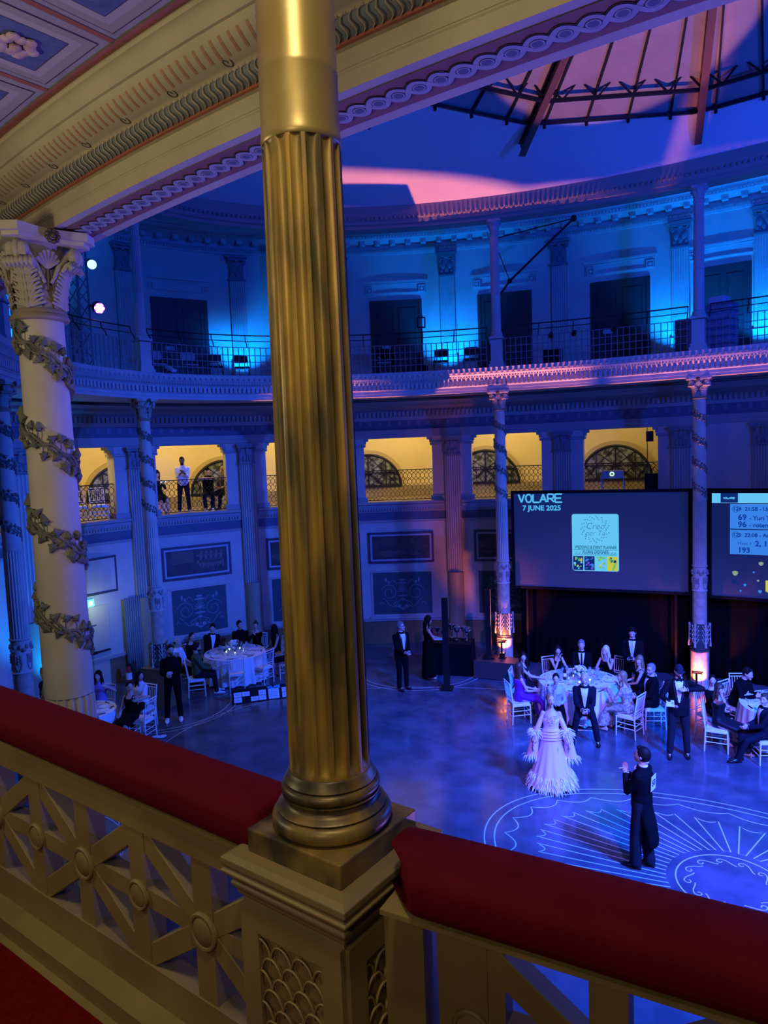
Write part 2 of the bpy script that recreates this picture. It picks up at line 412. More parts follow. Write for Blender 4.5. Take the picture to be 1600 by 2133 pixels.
for i, (lab, kd) in paint_spec.items():
    a, b, t = bay_frame(i); M, n = on_wall(t, 3.06, -.05)
    e = thing('wall_painting', lab, 'painting', M.translation); e.matrix_world = M
    I = Matrix()
    f = MB(); frame(f, 2.06, .98, .07, .03, I); f.build('frame', fdark, e, 0)
    f = MB(); frame(f, 1.92, .84, .055, .024, I); f.build('inner_frame', pale, e, 0)
    f = MB(); rectp(f, -.91, -.37, .91, .37, .012, I); f.k = 1
    rnd = random.Random(i)
    M2 = Matrix.Translation((0, 0, .011))
    if kd == 'd':
        f.k = 2; f.prism([(-.75, -.05), (-.1, .0), (-.1, .32), (-.75, .34)], .004, M2); f.k = 1
        for q in range(5):
            x = .12 + q * .15
            for dx, dy, rx, ry in ((0, .12, .05, .1), (.02, .25, .035, .04), (-.03, -.06, .04, .12), (.05, -.1, .03, .13), (-.09, .17, .07, .02), (-.05, -.02, .09, .05)):
                f.prism([(x + dx + rx * cos(z), dy + ry * sin(z)) for z in [2 * PI * w / 10 for w in range(10)]], .004, M2)
    else:
        f.k = 2
        for q in range(9):
            x, y = rnd.uniform(-.75, .75), rnd.uniform(-.3, .2); rx, ry = rnd.uniform(.08, .25), rnd.uniform(.03, .12)
            f.k = 1 + (q % 2); f.prism([(max(-.9, min(.9, x + rx * cos(z) * (1 + .3 * sin(3 * z)))), max(-.36, min(.36, y + ry * sin(z)))) for z in [2 * PI * w / 12 for w in range(12)]], .003 + .0004 * q, M2)
    f.build('canvas', [mat('dark painting', (.045, .04, .045), .5, noise=((.09, .08, .07), 3, .4, .7)), mat('painted figures', (.22, .16, .13) if kd == 'd' else (.07, .065, .055), .6) if kd == 'd' else mat('painted foliage', (.075, .07, .06), .6), mat('painted haze', (.13, .10, .085), .6)], e, 0)
    # ornamental panel below
    M, n = on_wall(t, 1.60, -.02)
    e = thing('ornament_panel', ['green wall panel with pale scrolling ornament under the dancing figures painting', 'green ornament panel beside the gilded column, mostly hidden', 'green wall panel with pale scrolling ornament behind the bow tie man', 'green ornament panel behind the column left of the first screen'][i - 3], 'wall panel', M.translation); e.matrix_world = M
    f = MB(); rectp(f, -.92, -.66, .92, .66, .02, Matrix()); f.build('panel', panelg, e, 0)
    f = MB(); frame(f, 1.98, 1.46, .06, .035, Matrix()); rectp(f, -1.02, -.80, 1.02, -.73, .09, Matrix()); f.build('frame', stone, e, 0)
    f = MB(); Mz = lambda x, y: (x, y, .021)
    def curl(pts, r=.010): f.tube([Mz(*q) for q in pts], r, 5, flat=1)
    for s_ in (-1, 1):
        sp = []
        for q in range(34):
            u = q / 33; ang = PI * .9 - u * 2 * PI * 1.5; r = .27 * (1 - .75 * u); sp.append((s_ * (-.42 + r * cos(ang)), .02 + r * sin(ang)))
        curl(sp)
        curl([(s_ * (-.18 - .25 * q / 10), .28 + .14 * sin(q / 10 * PI)) for q in range(11)])
        curl([(s_ * (-.14 - .5 * q / 12), -.3 - .14 * sin(q / 12 * PI * 1.5)) for q in range(13)])
        curl([(s_ * (-.66 + .05 * cos(q)), -.34 + .06 * sin(q)) for q in [x * .5 for x in range(8)]])
        f.ball(Mz(s_ * .11, -.42), (.06, .06, .008), 9, 4); f.ball(Mz(s_ * .52, .43), (.03, .08, .008), 8, 4); f.ball(Mz(s_ * .43, .36), (.03, .05, .008), 8, 4)
        curl([(s_ * .30 * sin(q / 12 * PI), -.2 - .3 * q / 12) for q in range(13)])
    for q in range(9):
        a_ = PI * q / 8; f.tube([Mz(0, .05), Mz(.16 * cos(a_), .05 + .24 * sin(a_))], [.012, .018], 5)
    for y, w in ((.42, .10), (.33, .16), (-.08, .16), (-.2, .08), (-.5, .07)): f.ball(Mz(0, y), (w, .035, .009), 10, 4)
    curl([(0, .45), (0, -.55)], .008)
    f.build('ornament', panell, e)
# plain framed panel over the exit door and a door with curtain at the left bay
M, n = on_wall(bay_frame(2)[2], 3.04, -.03)
e = thing('wall_frame', 'empty rectangular wall frame above the exit sign', 'frame', M.translation); e.matrix_world = M
f = MB(); frame(f, 1.9, 1.0, .06, .03, Matrix()); f.build('moulding', fdark, e, 0)
f = MB(); rectp(f, -.89, -.44, .89, .44, .01, Matrix()); f.build('panel', stone, e, 0)
M, n = on_wall(bay_frame(2)[2], 1.12, -.02)
e = thing('door_1', None, None); e.matrix_world = M; struct(e)
f = MB(); rectp(f, -.78, -1.12, .60, 1.12, .03, Matrix()); f.build('leaf', mat('pale door paint', (.52, .50, .40), .6), e, 0)
f = MB(); f.bar((-.1, -1.1, .035), (-.1, 1.1, .035), .015, .012, (0, 0, 1)); f.bar((-.75, .62, .04), (.2, .62, .04), .02, .02, (0, 0, 1)); f.build('panel_line', fdark, e, 0)
f = MB(); f.bar((-.1, -.12, .06), (.55, -.12, .06), .04, .05, (0, 0, 1)); f.box((.05, -.12, .05), (.22, .07, .06)); f.build('push_bar', iron, e, 0)
M, n = on_wall(bay_frame(2)[2] + .004, 2.36, -.05)
e = thing('exit_sign', 'small glowing green exit sign above the pale door', 'sign', M.translation); e.matrix_world = M
f = MB(); rectp(f, -.2, -.09, .2, .09, .05, Matrix()); f.build('box', mat('exit green', (.05, .5, .35), .5, emit=(.15, .95, .62), estr=1.6), e, 0)
f = MB()
for x in (-.1, .1):
    rectp(f, x - .045, -.05, x + .045, .05, .003, Matrix.Translation((0, 0, .05)))
f.build('pictogram', mat('exit white', (.9, 1, .95), .5, emit=(.8, 1, .9), estr=2.), e, 0)
# curtain beside the door
tcur = bay_frame(2)[1] + .038
f = MB(); pts = []
for q in range(50):
    p, n = ell(WA, WB, tcur - -.05 * (q / 49 - .5), -.10 - .045 * abs(sin(q * .55))); pts.append(p)
f.grid(lambda i, j: (pts[i].x, pts[i].y, (.03, 1.1, 2.32)[j]), 50, 3)
o = f.build('curtain', mat('grey green curtain', (.22, .27, .26), .9), smooth=60); tag(o, 'long grey green curtain hanging beside the pale exit door', 'curtain')
mo = o.modifiers.new('solid', 'SOLIDIFY'); mo.thickness = .012

# ------------------------------------------------------------------ the lit first gallery behind the openings
GA, GB = 18.5, 13.9
t0, t1 = PT[0] + .02, PT[9]
mb = MB(); esweep(mb, GA, GB, t0, t1, 90, [(0, 4.45), (0, 7.75), (.3, 7.75), (.3, 4.45)]); struct(mb.build('wall_gallery', yellow))
mb = MB(); esweep(mb, WA, WB, t0, t1, 90, [(.38, 4.30), (.38, 4.46), (3.3, 4.46), (3.3, 4.30)]); struct(mb.build('floor_gallery', mat('gallery floor', (.30, .24, .16), .6)))
mb = MB(); esweep(mb, WA, WB, t0, t1, 90, [(.38, 7.70), (.38, 7.85), (3.4, 7.85), (3.4, 7.70)]); struct(mb.build('ceiling_gallery', yellow))
mb = MB(); esweep(mb, GA, GB, t0, t1, 90, [(-.04, 4.46), (-.04, 4.82), (0, 4.84)], False); struct(mb.build('baseboard_gallery', mat('olive dado', (.34, .27, .14), .8)))
mb = MB()
for t in (t0, t1):
    for a in (0,):
        p, n = ell(WA, WB, t, .4); q, _ = ell(WA, WB, t, 3.6); mb.bar((p.x, p.y, 6.1), (q.x, q.y, 6.1), .1, 3.3)
for i in (7,):
    p, n = ell(WA, WB, PT[i + 1] - .015, .4); q, _ = ell(WA, WB, PT[i + 1] - .015, 1.2)
    mb.bar((p.x, p.y, 6.1), (q.x, q.y, 6.1), .1, 3.3)
struct(mb.build('wall_gallery_end', yellow))
LUN = [(-18.33, .45), (-18.2, 2.9), (-16.75, 5.95), (-13.3, 9.6), (-9.8, 11.79), (-5.70, 13.22), (-17.7, -2.9)]
for k, p in enumerate(LUN):
    t = tof(p, GA, GB) % (2 * PI); q, n = ell(GA, GB, t, -.03); a = math.atan2(n.y, n.x)
    e = thing('window_%d' % (k + 1), None, None, (q.x, q.y, 4.83)); struct(e)
    e.matrix_world = Matrix.Translation((q.x, q.y, 4.83)) @ R2(a - PI / 2) @ Matrix.Rotation(PI / 2, 4, 'X')
    R = 1.15
    f = MB(); f.prism([(R * cos(x), R * sin(x)) for x in [PI * i / 24 for i in range(25)]], .02); f.build('pane', winglass, e, 0)
    f = MB(); o1 = [((R + .16) * cos(PI * i / 24), (R + .16) * sin(PI * i / 24)) for i in range(25)]; o2 = [((R + .02) * cos(PI * i / 24), (R + .02) * sin(PI * i / 24)) for i in range(24, -1, -1)]
    for i in range(24): f.prism([o1[i], o1[i + 1], o2[23 - i], o2[24 - i]], .07)
    f.build('surround', mat('ochre window surround', (.50, .38, .17), .8), e, 0)
    f = MB()
    f.tube([(R * cos(PI * i / 24), R * sin(PI * i / 24), .04) for i in range(25)], .05, 6); f.bar((-R, .02, .04), (R, .02, .04), .08, .06); f.bar((0, 0, .04), (0, R, .04), .05, .05)
    for x in (-.62, .62): f.bar((x, 0, .04), (x, math.sqrt(R * R - x * x), .04), .035, .04)
    f.bar((-R * .9, .5, .04), (R * .9, .5, .04), .035, .04)
    for p0, p1 in (((-.62, 0), (0, .5)), ((0, 0), (-.62, .5)), ((0, 0), (.62, .5)), ((.62, 0), (0, .5)), ((-.62, .5), (0, 1.1)), ((0, .5), (-.62, .95)), ((0, .5), (.62, .95)), ((.62, .5), (0, 1.1)), ((.62, 0), (1.0, .5)), ((-.62, 0), (-1.0, .5)), ((1.1, 0), (.62, .5)), ((-1.1, 0), (-.62, .5))):
        f.bar((*p0, .04), (*p1, .04), .022, .03)
    f.build('grille', iron, e, 0)
# lattice railing in each opening
for i, a, b in OPEN:
    if i == 11: continue
    pts = []
    p0, n0 = ell(WA, WB, a, .14); p1, n1 = ell(WA, WB, b, .14); d = (p1 - p0); L = d.length; d.normalize()
    lab = {0: 'iron lattice railing in the first opening at the far left', 1: 'iron lattice railing in the opening behind the big ivy column', 2: 'iron lattice railing with stacked chairs behind it', 3: 'iron lattice railing in front of the man in the white shirt', 4: 'iron lattice railing half hidden by the gilded column', 5: 'iron lattice railing in the lit opening right of the gilded column', 6: 'iron lattice railing in the lit opening above the left end of the first screen', 7: 'iron lattice railing behind the projector'}[i]
    e = thing('lattice_railing', lab, 'railing', (p0.x, p0.y, 4.50), math.atan2(d.y, d.x), 'lattice railings of the lit gallery')
    f = MB(); f.tube([(0, 0, .98), (L, 0, .98)], .014, 6); f.build('top_rail', iron, e)
    f = MB(); f.tube([(0, 0, .05), (L, 0, .05)], .012, 6); f.build('bottom_rail', iron, e)
    f = MB(); nx = int(L / .13); w = L / nx; nz = 5; h = .93 / nz
    for k in range(nx):
        for s_ in (1, -1):
            P = []
            for q in range(nz * 4 + 1):
                u = q / 4; ph = (u % 2); tri = ph if ph <= 1 else 2 - ph; tri = .5 - .5 * cos(PI * tri) * abs(cos(PI * tri)) ** -.35 if abs(cos(PI * tri)) > 1e-3 else .5
                P.append(((k + .5) * w + s_ * (tri - .5) * w, s_ * .004, .05 + u * h))
            f.tube(P, .0075, 4)
    f.build('lattice', iron, e)
# ------------------------------------------------------------------ ring of iron columns
RCOL = {'D': (-12.64, 0), 'C': (-10.54, -4.34), 'E': (-10.5, 4.4), 'F': (-6.63, 6.76), 'B': (-6.63, -6.76), 'G': (-1.89, 7.9), 'A': (-2.285, -7.975), 'H': (2.6, 7.8)}
def fluted(n, d):
    def fn(A, z):
        u = (A * n / (2 * PI)) % 1; return 1 - d * sin(PI * (u - .15) / .7) if .15 < u < .85 else 1
    return fn
def acanthus(mb, ang, r0, z0, h, w, curl=.06, lean=.1, nu=9, nv=15, flare=1.):
    """one leaf standing on a bell of radius r0"""
    ca, sa = cos(ang), sin(ang)
    def P(i, j):
        u = i / (nu - 1) * 2 - 1; v = j / (nv - 1)
        ww = w * (.42 + .58 * sin(PI * (.12 + .72 * v))) * (1 + .16 * cos(v * 9 * PI)) * (1 if v < .8 else 1 - (v - .8) * 3.2)
        out = r0 + lean * v ** 2.2 + (curl * sin((v - .72) / .28 * PI * .62) if v > .72 else 0)
        zz = z0 + h * (v if v < .82 else .82 + .18 * sin((v - .82) / .18 * PI * .75))
        out += .012 * flare * cos(u * 9) * (.4 + v) - .025 * u * u * flare * (w / .07)
        x, y = out, u * ww
        return (x * ca - y * sa, x * sa + y * ca, zz)
    mb.grid(P, nu, nv)
def acanthus_leaf(mb, ang, z0, h, w):
    """acanthus leaf of fanned lobes with a curled-over tip, lying on the bell of the big capitals"""
    def P(u, v, o=0.):
        r = .134 + .006 + .058 * v ** 2.2 + o; A = ang + u * w / r
        return V((r * cos(A), r * sin(A), z0 + h * v))
    mb.grid(lambda i, j: tuple(P((i / 6 * 2 - 1) * (.62 + .2 * sin(PI * j / 9)), j / 9 * .93, .012 - .012 * abs(i / 6 * 2 - 1))), 7, 10)
    mb.tube([P(0, v, .020) for v in (0, .2, .4, .6, .8, .92)], [.012, .012, .011, .010, .009, .008], 7)
    for s_ in (-1, 1):
        for k in range(5):
            v0 = .03 + .165 * k; R = 1. - .05 * k
            for f, (du, dv) in enumerate(((.92, .12), (.80, .21), (.58, .27), (.34, .29))):
                mb.tube([P(s_ * .07, v0, .016), P(s_ * du * .55 * R, v0 + dv * .45, .024), P(s_ * du * R, v0 + dv, .014 - .004 * f)], [.006, .0105, .0095 - .001 * f], 6)
    for q in range(-3, 4):
        c = q / 3.6; mb.tube([P(c * .7, .84, .016), P(c * .8, .96, .036), P(c * .86, 1.0, .062), P(c * .88, .93, .078), P(c * .86, .86, .066)], [.012, .017, .019, .018, .011], 7)
def volute(mb, c, ang, R, thick, turns=1.6, s_=1):
    ca, sa = cos(ang), sin(ang); pts = []; rs = []
    for q in range(22):
        u = q / 21; a = PI * .5 - u * turns * 2 * PI; r = R * (1 - .72 * u)
        pts.append((c[0] + r * cos(a) * ca, c[1] + r * cos(a) * sa, c[2] + r * sin(a))); rs.append(thick * (1 - .45 * u))
    mb.tube(pts, rs, 6)
def abacus(mb, z, h, R, chf):
    pts = []
    for k in range(4):
        a = PI / 4 + k * PI / 2; cx_, cy_ = R * cos(a), R * sin(a); tx, ty = -sin(a), cos(a)
        pts += [(cx_ - tx * chf, cy_ - ty * chf), (cx_ + tx * chf, cy_ + ty * chf)]
        p = V(pts[-1]); a2 = a + PI / 2; q = V((R * cos(a2) + sin(a2) * chf, R * sin(a2) - cos(a2) * chf))
        for j in range(1, 8):
            u = j / 8; m = p.lerp(q, u); m *= 1 - .17 * sin(PI * u); pts.append((m.x, m.y))
    mb.prism(pts, h, Matrix.Translation((0, 0, z)))
def leaf_outline(s):
    o = [(0, -.25), (.28, -.42), (.30, -.12), (.62, .02), (.34, .22), (.30, .42), (.0, .95), (-.30, .42), (-.34, .22), (-.62, .02), (-.30, -.12), (-.28, -.42)]
    return [(x * s, y * s) for x, y in o]
def ivy_mesh(r, z0, z1, a0, pitch, scale):
    mb = MB(); L = z1 - z0; n = int(L / pitch * 40); rnd = random.Random(3)
    def at(a, z, o=0.): return ((r + o) * cos(a), (r + o) * sin(a), z)
    for ph in (0, .22):
        mb.tube([at(a0 + 2 * PI * i / 40, z1 - pitch * i / 40 - ph * .12 + .012 * sin(i * 1.3 + ph * 9), .008) for i in range(n + 1)], .0085 * scale, 5)
    k = 0
    for i in [w * 1.25 for w in range(int(n / 1.25))]:
        a = a0 + 2 * PI * (i + rnd.uniform(-.4, .4)) / 40; z = z1 - pitch * i / 40
        side = 1 if k % 2 else -1; k += 1
        s = rnd.uniform(.036, .055) * scale; az = z + side * rnd.uniform(.028, .075) * scale; rot = rnd.uniform(-1.0, 1.0) + (0 if side > 0 else PI) - .6
        o = leaf_outline(s); vs = []
        for x, y in o + [(0, .05 * s)]:
            xx = x * cos(rot) - y * sin(rot); yy = x * sin(rot) + y * cos(rot); aa = a + xx / r
            vs.append(at(aa, az + yy, .010 + (.022 if (x, y) == (0, .05 * s) else .004 + .01 * abs(x) / s)))
        c = len(vs) - 1; base = [at(a + (x * cos(rot) - y * sin(rot)) / r, az + x * sin(rot) + y * cos(rot), -.004) for x, y in o]
        m = len(o)
        mb.add(vs + base, [(j, (j + 1) % m, c) for j in range(m)] + [(j, (j + 1) % m, m + 1 + (j + 1) % m, m + 1 + j) for j in range(m)])
        mb.tube([at(a, z, .008), at(a, (z + az) / 2, .02), at(a, az - .2 * s, .012)], .004 * scale, 4)
    return mb
def ring_column():
    P = {}
    mb = MB(); mb.lathe([(.156, 4.60), (.150, 5.4), (.143, 6.3), (.138, 7.04)], 40); P['shaft'] = (mb, cream)
    mb = MB(); mb.lathe([(.150, 7.03), (.168, 7.035), (.176, 7.05), (.168, 7.066), (.155, 7.07), (.163, 7.08), (.160, 7.09), (.150, 7.10)], 40); P['astragal'] = (mb, mat('gilded grey ring', (.30, .25, .16), .5))
    mb = MB(); mb.lathe([(.130, 7.09), (.132, 7.25), (.150, 7.38), (.175, 7.47), (.19, 7.49)], 32)
    for k in range(4): acanthus_leaf(mb, PI / 4 + k * PI / 2, 7.095, .275, .108)
    for k in range(4):
        a = k * PI / 2
        for q in range(7):
            th = (q - 3) * .36; mb.tube([(.165 * cos(a), .165 * sin(a), 7.335), (.178 * cos(a + .25 * sin(th)), .178 * sin(a + .25 * sin(th)), 7.345 + .05 * cos(th)), (.192 * cos(a + .42 * sin(th)), .192 * sin(a + .42 * sin(th)), 7.35 + .095 * cos(th))], [.007, .012, .015], 6)
        for s_ in (-1, 1):
            mb.tube([(.16 * cos(a + s_ * .12), .16 * sin(a + s_ * .12), 7.25), (.18 * cos(a + s_ * .42), .18 * sin(a + s_ * .42), 7.36), (.235 * cos(a + s_ * .66), .235 * sin(a + s_ * .66), 7.45)], [.012, .018, .02], 7)
    for k in range(4):
        a = PI / 4 + k * PI / 2
        volute(mb, (.225 * cos(a), .225 * sin(a), 7.42), a, .05, .026)
        for d in (-.14, .14):
            mb.ball((.252 * cos(a + d), .252 * sin(a + d), 7.428), (.036, .036, .044), 10, 7)
            for w in (-1, 0, 1): mb.tube([(.262 * cos(a + d + w * .045), .262 * sin(a + d + w * .045), 7.43), (.276 * cos(a + d + w * .05), .276 * sin(a + d + w * .05), 7.405), (.268 * cos(a + d + w * .05), .268 * sin(a + d + w * .05), 7.388)], .010, 6)
    P['capital'] = (mb, mat('capital plaster', (.47, .43, .33), .65, noise=((.40, .37, .29), 5, .35, .7)))
    mb = MB(); abacus(mb, 7.485, .025, .325, .05); abacus(mb, 7.51, .05, .355, .06); P['abacus'] = (mb, cream)
    ros = []; tas = []
    for k in range(4):
        a = k * PI / 2; mb = MB(); ros.append(mb)
        for q in range(9):
            b = 2 * PI * q / 9; mb.ball((.275 * cos(a) - sin(a) * .033 * cos(b), .275 * sin(a) + cos(a) * .033 * cos(b), 7.51 + .033 * sin(b)), (.016, .016, .016), 6, 4)
        mb.ball((.285 * cos(a), .285 * sin(a), 7.51), .018, 6, 4)
        mb = MB(); tas.append(mb)
        for q in (-1, 0, 1):
            mb.tube([(.172 * cos(a + q * .1), .172 * sin(a + q * .1), 7.33), (.165 * cos(a + q * .16), .165 * sin(a + q * .16), 7.27), (.158 * cos(a + q * .22), .158 * sin(a + q * .22), 7.21)], .007, 5)
    P['tassel'] = (tas, mat('bronzed tassel', (.13, .10, .06), .45, .3))
    P['rosette'] = (ros, mat('bronzed ornament', (.12, .095, .06), .45, .3))
    P['ivy_garland'] = (ivy_mesh(.151, 4.62, 7.03, -2.55, .585, 1.12), ivy)
    mb = MB(); fn = fluted(20, .09); mb.lathe([(.159, 3.03), (.160, 3.05), (.157, 4.56), (.150, 4.60)], 160, fn=fn); P['fluted_drum'] = (mb, cream)
    mb = MB(); mb.lathe([(.172, 2.39), (.182, 2.405), (.172, 2.42), (.163, 2.43), (.161, 2.98), (.172, 2.99), (.182, 3.01), (.172, 3.03)], 40); P['ornament_band'] = (mb, cream)
    mb = MB()
    for k in range(5):
        a = 2 * PI * k / 5
        for s_ in (-1, 1):
            mb.tube([(.166 * cos(a + s_ * (.08 + .25 * sin(q / 9 * PI))), .166 * sin(a + s_ * (.08 + .25 * sin(q / 9 * PI))), 2.45 + .26 * q / 9) for q in range(10)], .012, 5)
            mb.ball((.166 * cos(a + s_ * .3), .166 * sin(a + s_ * .3), 2.88), (.035, .035, .045), 7, 5)
        for q in range(9):
            b = rnd_ = q * .7; mb.ball((.168 * cos(a + .3 * sin(b * 3)), .168 * sin(a + .3 * sin(b * 3)), 2.60 + .016 * q), .026, 6, 4)
        mb.ball((.168 * cos(a + .63), .168 * sin(a + .63), 2.83), (.045, .045, .04), 8, 5)
    P['garland_relief'] = (mb, mat('band relief', (.30, .29, .26), .6))
    mb = MB(); mb.lathe([(.166, 1.55), (.164, 2.39)], 36); P['lower_shaft'] = (mb, mat('worn cream paint', (.52, .45, .33), .65, noise=((.40, .34, .25), 9, .4, .62), bump=.3))
    mb = MB(); mb.lathe([(.205, 1.0), (.228, 1.08), (.236, 1.2), (.222, 1.40), (.20, 1.53), (.215, 1.60), (.20, 1.60), (.17, 1.56)], 32)
    P['leaf_vase'] = (mb, mat('dark green paint', (.045, .07, .055), .5))
    mb = MB()
    for k in range(6):
        a = 2 * PI * k / 6 + .2
        mb.tube([(.24 * cos(a), .24 * sin(a), 1.02), (.242 * cos(a), .242 * sin(a), 1.3), (.226 * cos(a), .226 * sin(a), 1.6)], [.03, .012, .03], 6)
        for q in range(4):
            for s_ in (-1, 1):
                z = 1.08 + q * .11; mb.tube([(.24 * cos(a), .24 * sin(a), z), (.242 * cos(a + s_ * .18), .242 * sin(a + s_ * .18), z + .07), (.238 * cos(a + s_ * .30), .238 * sin(a + s_ * .30), z + .13)], .009, 5)
                mb.ball((.236 * cos(a + s_ * .31), .236 * sin(a + s_ * .31), z + .145), .02, 6, 4)
    P['leaf_relief'] = (mb, mat('pale leaf relief', (.50, .46, .36), .5))
    mb = MB(); mb.lathe([(.20, .90), (.232, .905), (.236, .93), (.218, .95), (.226, .97), (.226, .985), (.205, 1.0)], 36); P['base_ring'] = (mb, mat('dark ring paint', (.05, .055, .045), .4))
    mb = MB(); mb.lathe([(.215, 0), (.216, .5), (.218, .90)], 36); P['base_drum'] = (mb, MATS['worn cream paint'])
    return P
col_lab = {'A': 'big cream iron column wound with ivy at the left, nearest ivy column', 'D': 'ivy column with a brown box around its foot, beside the left tables',
 'C': 'ivy column at the far left behind the big ivy column', 'E': 'ivy column behind the gilded column, almost hidden', 'F': 'ivy column at the left end of the first screen, lit orange on a black platform',
 'G': 'ivy column between the two screens, lit orange from its foot', 'B': 'ivy column beyond the big ivy column on the near side', 'H': 'ivy column past the second screen'}
proto = None
CP = ring_column()
for k, p in RCOL.items():
    if k in 'BH': pass
    a = math.atan2(p[1], p[0])
    t = tof(p, RA, RB); _, n = ell(RA, RB, t); a = math.atan2(n.y, n.x) + PI / 4 + PI / 4
    if proto is None:
        proto = thing('ivy_column', col_lab[k], 'column', (p[0], p[1], 0), a, 'iron columns wound with ivy'); proto['kind'] = 'thing'
        for nm, (b, m) in CP.items():
            if nm in ('rosette', 'tassel'):
                for q in b: q.build(nm, m, proto, smooth=60)
            else: b.build(nm, m, proto, smooth=80 if nm == 'capital' else 35)
    else: dup(proto, (p[0], p[1], -.03 if k == 'A' else 0), a, col_lab[k])
mb = MB(); mb.box((0, 0, .5), (.62, .62, 1.0)); mb.box((0, 0, 1.01), (.66, .66, .03))
o = mb.build('column_box', tanw, None, 0, (-12.64, 0, 0), .3); tag(o, 'brown wooden box cladding around the foot of an ivy column', 'box')

# ------------------------------------------------------------------ entablature on the ring and the upper gallery
A0, A1 = 1.15, 2 * PI - 1.0         # from right of the second screen round the left to beyond the camera's right
mb = MB()
prof = [(.09, 7.55), (-.24, 7.55), (-.24, 7.62), (-.26, 7.62), (-.26, 7.69), (-.29, 7.71), (-.29, 7.86), (-.34, 7.92), (-.42, 8.0), (-.44, 8.0), (-.44, 8.09), (-.47, 8.15), (.09, 8.15)]
esweep(mb, RA, RB, A0, A1, 300, prof)
for t, p, n in arcpts(RA, RB, 1.2, 3.9, .115, -.315): mb.box((p.x, p.y, 7.785), (.06, .07, .12), math.atan2(n.y, n.x))
for t, p, n in arcpts(RA, RB, 1.2, 3.9, .07, -.365): mb.ball((p.x, p.y, 7.93), .026, 5, 4)
for t, p, n in arcpts(RA, RB, 1.2, 3.9, .14, -.445): mb.ball((p.x, p.y, 8.045), (.05, .05, .035), 6, 4)
struct(mb.build('trim_6', stone, smooth=30))
mb = MB(); esweep(mb, RA, RB, A0, A1, 240, [(-.40, 8.13), (2.72, 8.13), (2.75, 8.16), (-.40, 8.16)]); struct(mb.build('floor_upper_gallery', mat('upper gallery floor', (.25, .24, .24), .7)))
mb = MB(); esweep(mb, RA, RB, A0, 3.95, 160, [(.10, 7.66), (2.7, 7.66), (2.7, 7.70), (.10, 7.70)]); struct(mb.build('ceiling_ambulatory', stone))
# near side: mouldings and painted bands on the gallery face of the beam
N0, N1 = tof((-6.2, -6.9), RA, RB), tof((4.2, -7.5), RA, RB)
def near(name, prof, m, n=120, closed=False, sm=40):
    mb = MB(); esweep(mb, RA, RB, N0, N1, n, prof, closed); return struct(mb.build(name, m, smooth=sm))
near('trim_7', [(.092, 7.548), (.092, 7.612), (.098, 7.618), (.098, 7.624), (.102, 7.626), (.102, 7.692), (.122, 7.694)], mat('beam fascia ochre', (.50, .44, .29), .75, noise=((.43, .38, .25), 4, .35, .7), bump=.1))
near('trim_8', [(.122, 7.694), (.135, 7.697), (.137, 7.705), (.14, 7.706)], terra)
near('trim_9', [(.14, 7.706), (.155, 7.71), (.185, 7.735), (.195, 7.755), (.19, 7.765)], leafg)
near('trim_10', [(.19, 7.765), (.20, 7.774), (.215, 7.777), (.24, 7.783), (.28, 7.797), (.31, 7.815), (.33, 7.838), (.338, 7.86), (.352, 7.862), (.357, 7.872), (.362, 7.90), (.383, 7.925), (.40, 7.93), (.405, 7.945), (.415, 7.949)], mat('cove cream', (.54, .47, .31), .75, noise=((.46, .40, .27), 4, .35, .7)))
near('trim_11', [(.413, 7.946), (.452, 7.946)], terra)
# gadroon leaves, cove strokes and little scroll marks, guilloche on the soffit
mb = MB()
for t, p, n in arcpts(RA, RB, N0, N1, .042, 0):
    pts = []
    for q in range(7):
        u = q / 6; off = .138 + .06 * sin(u * PI * .5); z = 7.706 + .06 * (1 - cos(u * PI * .5)); w, _ = ell(RA, RB, t + .0012 * sin(u * 2 * PI) + .0028 * u, off + .003); pts.append((w.x, w.y, z - .004 * (1 - u)))
    mb.tube(pts, [.002, .003, .0042, .0042, .0036, .003, .002], 5)
struct(mb.build('trim_12', leafc, smooth=60))
def strip(mb, tc, path, w):
    vs = []
    for off, z, dt in path:
        for s_ in (-1, 1):
            q, _ = ell(RA, RB, tc + dt + s_ * w, off); vs.append((q.x, q.y, z))
    mb.add(vs, [(2 * i, 2 * i + 1, 2 * i + 3, 2 * i + 2) for i in range(len(path) - 1)])
mb = MB(); mk = MB()
for j, (t, p, n) in enumerate(arcpts(RA, RB, N0, N1, .056, .3)):
    strip(mb, t, [(.250, 7.784, 0), (.28, 7.7955, .0005), (.307, 7.811, .0009), (.324, 7.829, .001)], .00062)
    if j % 7 == 0:
        pts = []
        for q in range(13):
            a = 2 * PI * q / 12 * 1.1; w, _ = ell(RA, RB, t + .0013 * cos(a) + q * .00014, .226 + .020 * sin(a)); pts.append((w.x, w.y, 7.778 + .020 * sin(a) * .30))
        mk.tube(pts, .0022, 4)
struct(mb.build('trim_13', mat('cove stroke', (.46, .23, .12), .75), smooth=0)); struct(mk.build('trim_14', ink))
mb = MB(); esweep(mb, RA, RB, N0, N1, 160, [(.035, 7.546), (-.17, 7.546)], False); struct(mb.build('trim_15', mat('soffit red brown', (.28, .13, .12), .75, noise=((.23, .11, .11), 9, .35, .7)), smooth=0))
mb = MB(); G = arcpts(RA, RB, N0 + .02, N1, .005, -.067); per = .100
for ph in (0, PI):
    for (w, z, k) in ((.036, 7.543, 0), (.025, 7.541, 1)):
        pts = []
        for j, (t, p, n) in enumerate(G): 
            o = .043 * cos(PI * j * .005 / per * 1 + ph); pts.append((p.x + n.x * o, p.y + n.y * o))
        mb.k = k; mb.ribbon(pts, w, 0, z - (.0008 if ph else 0))
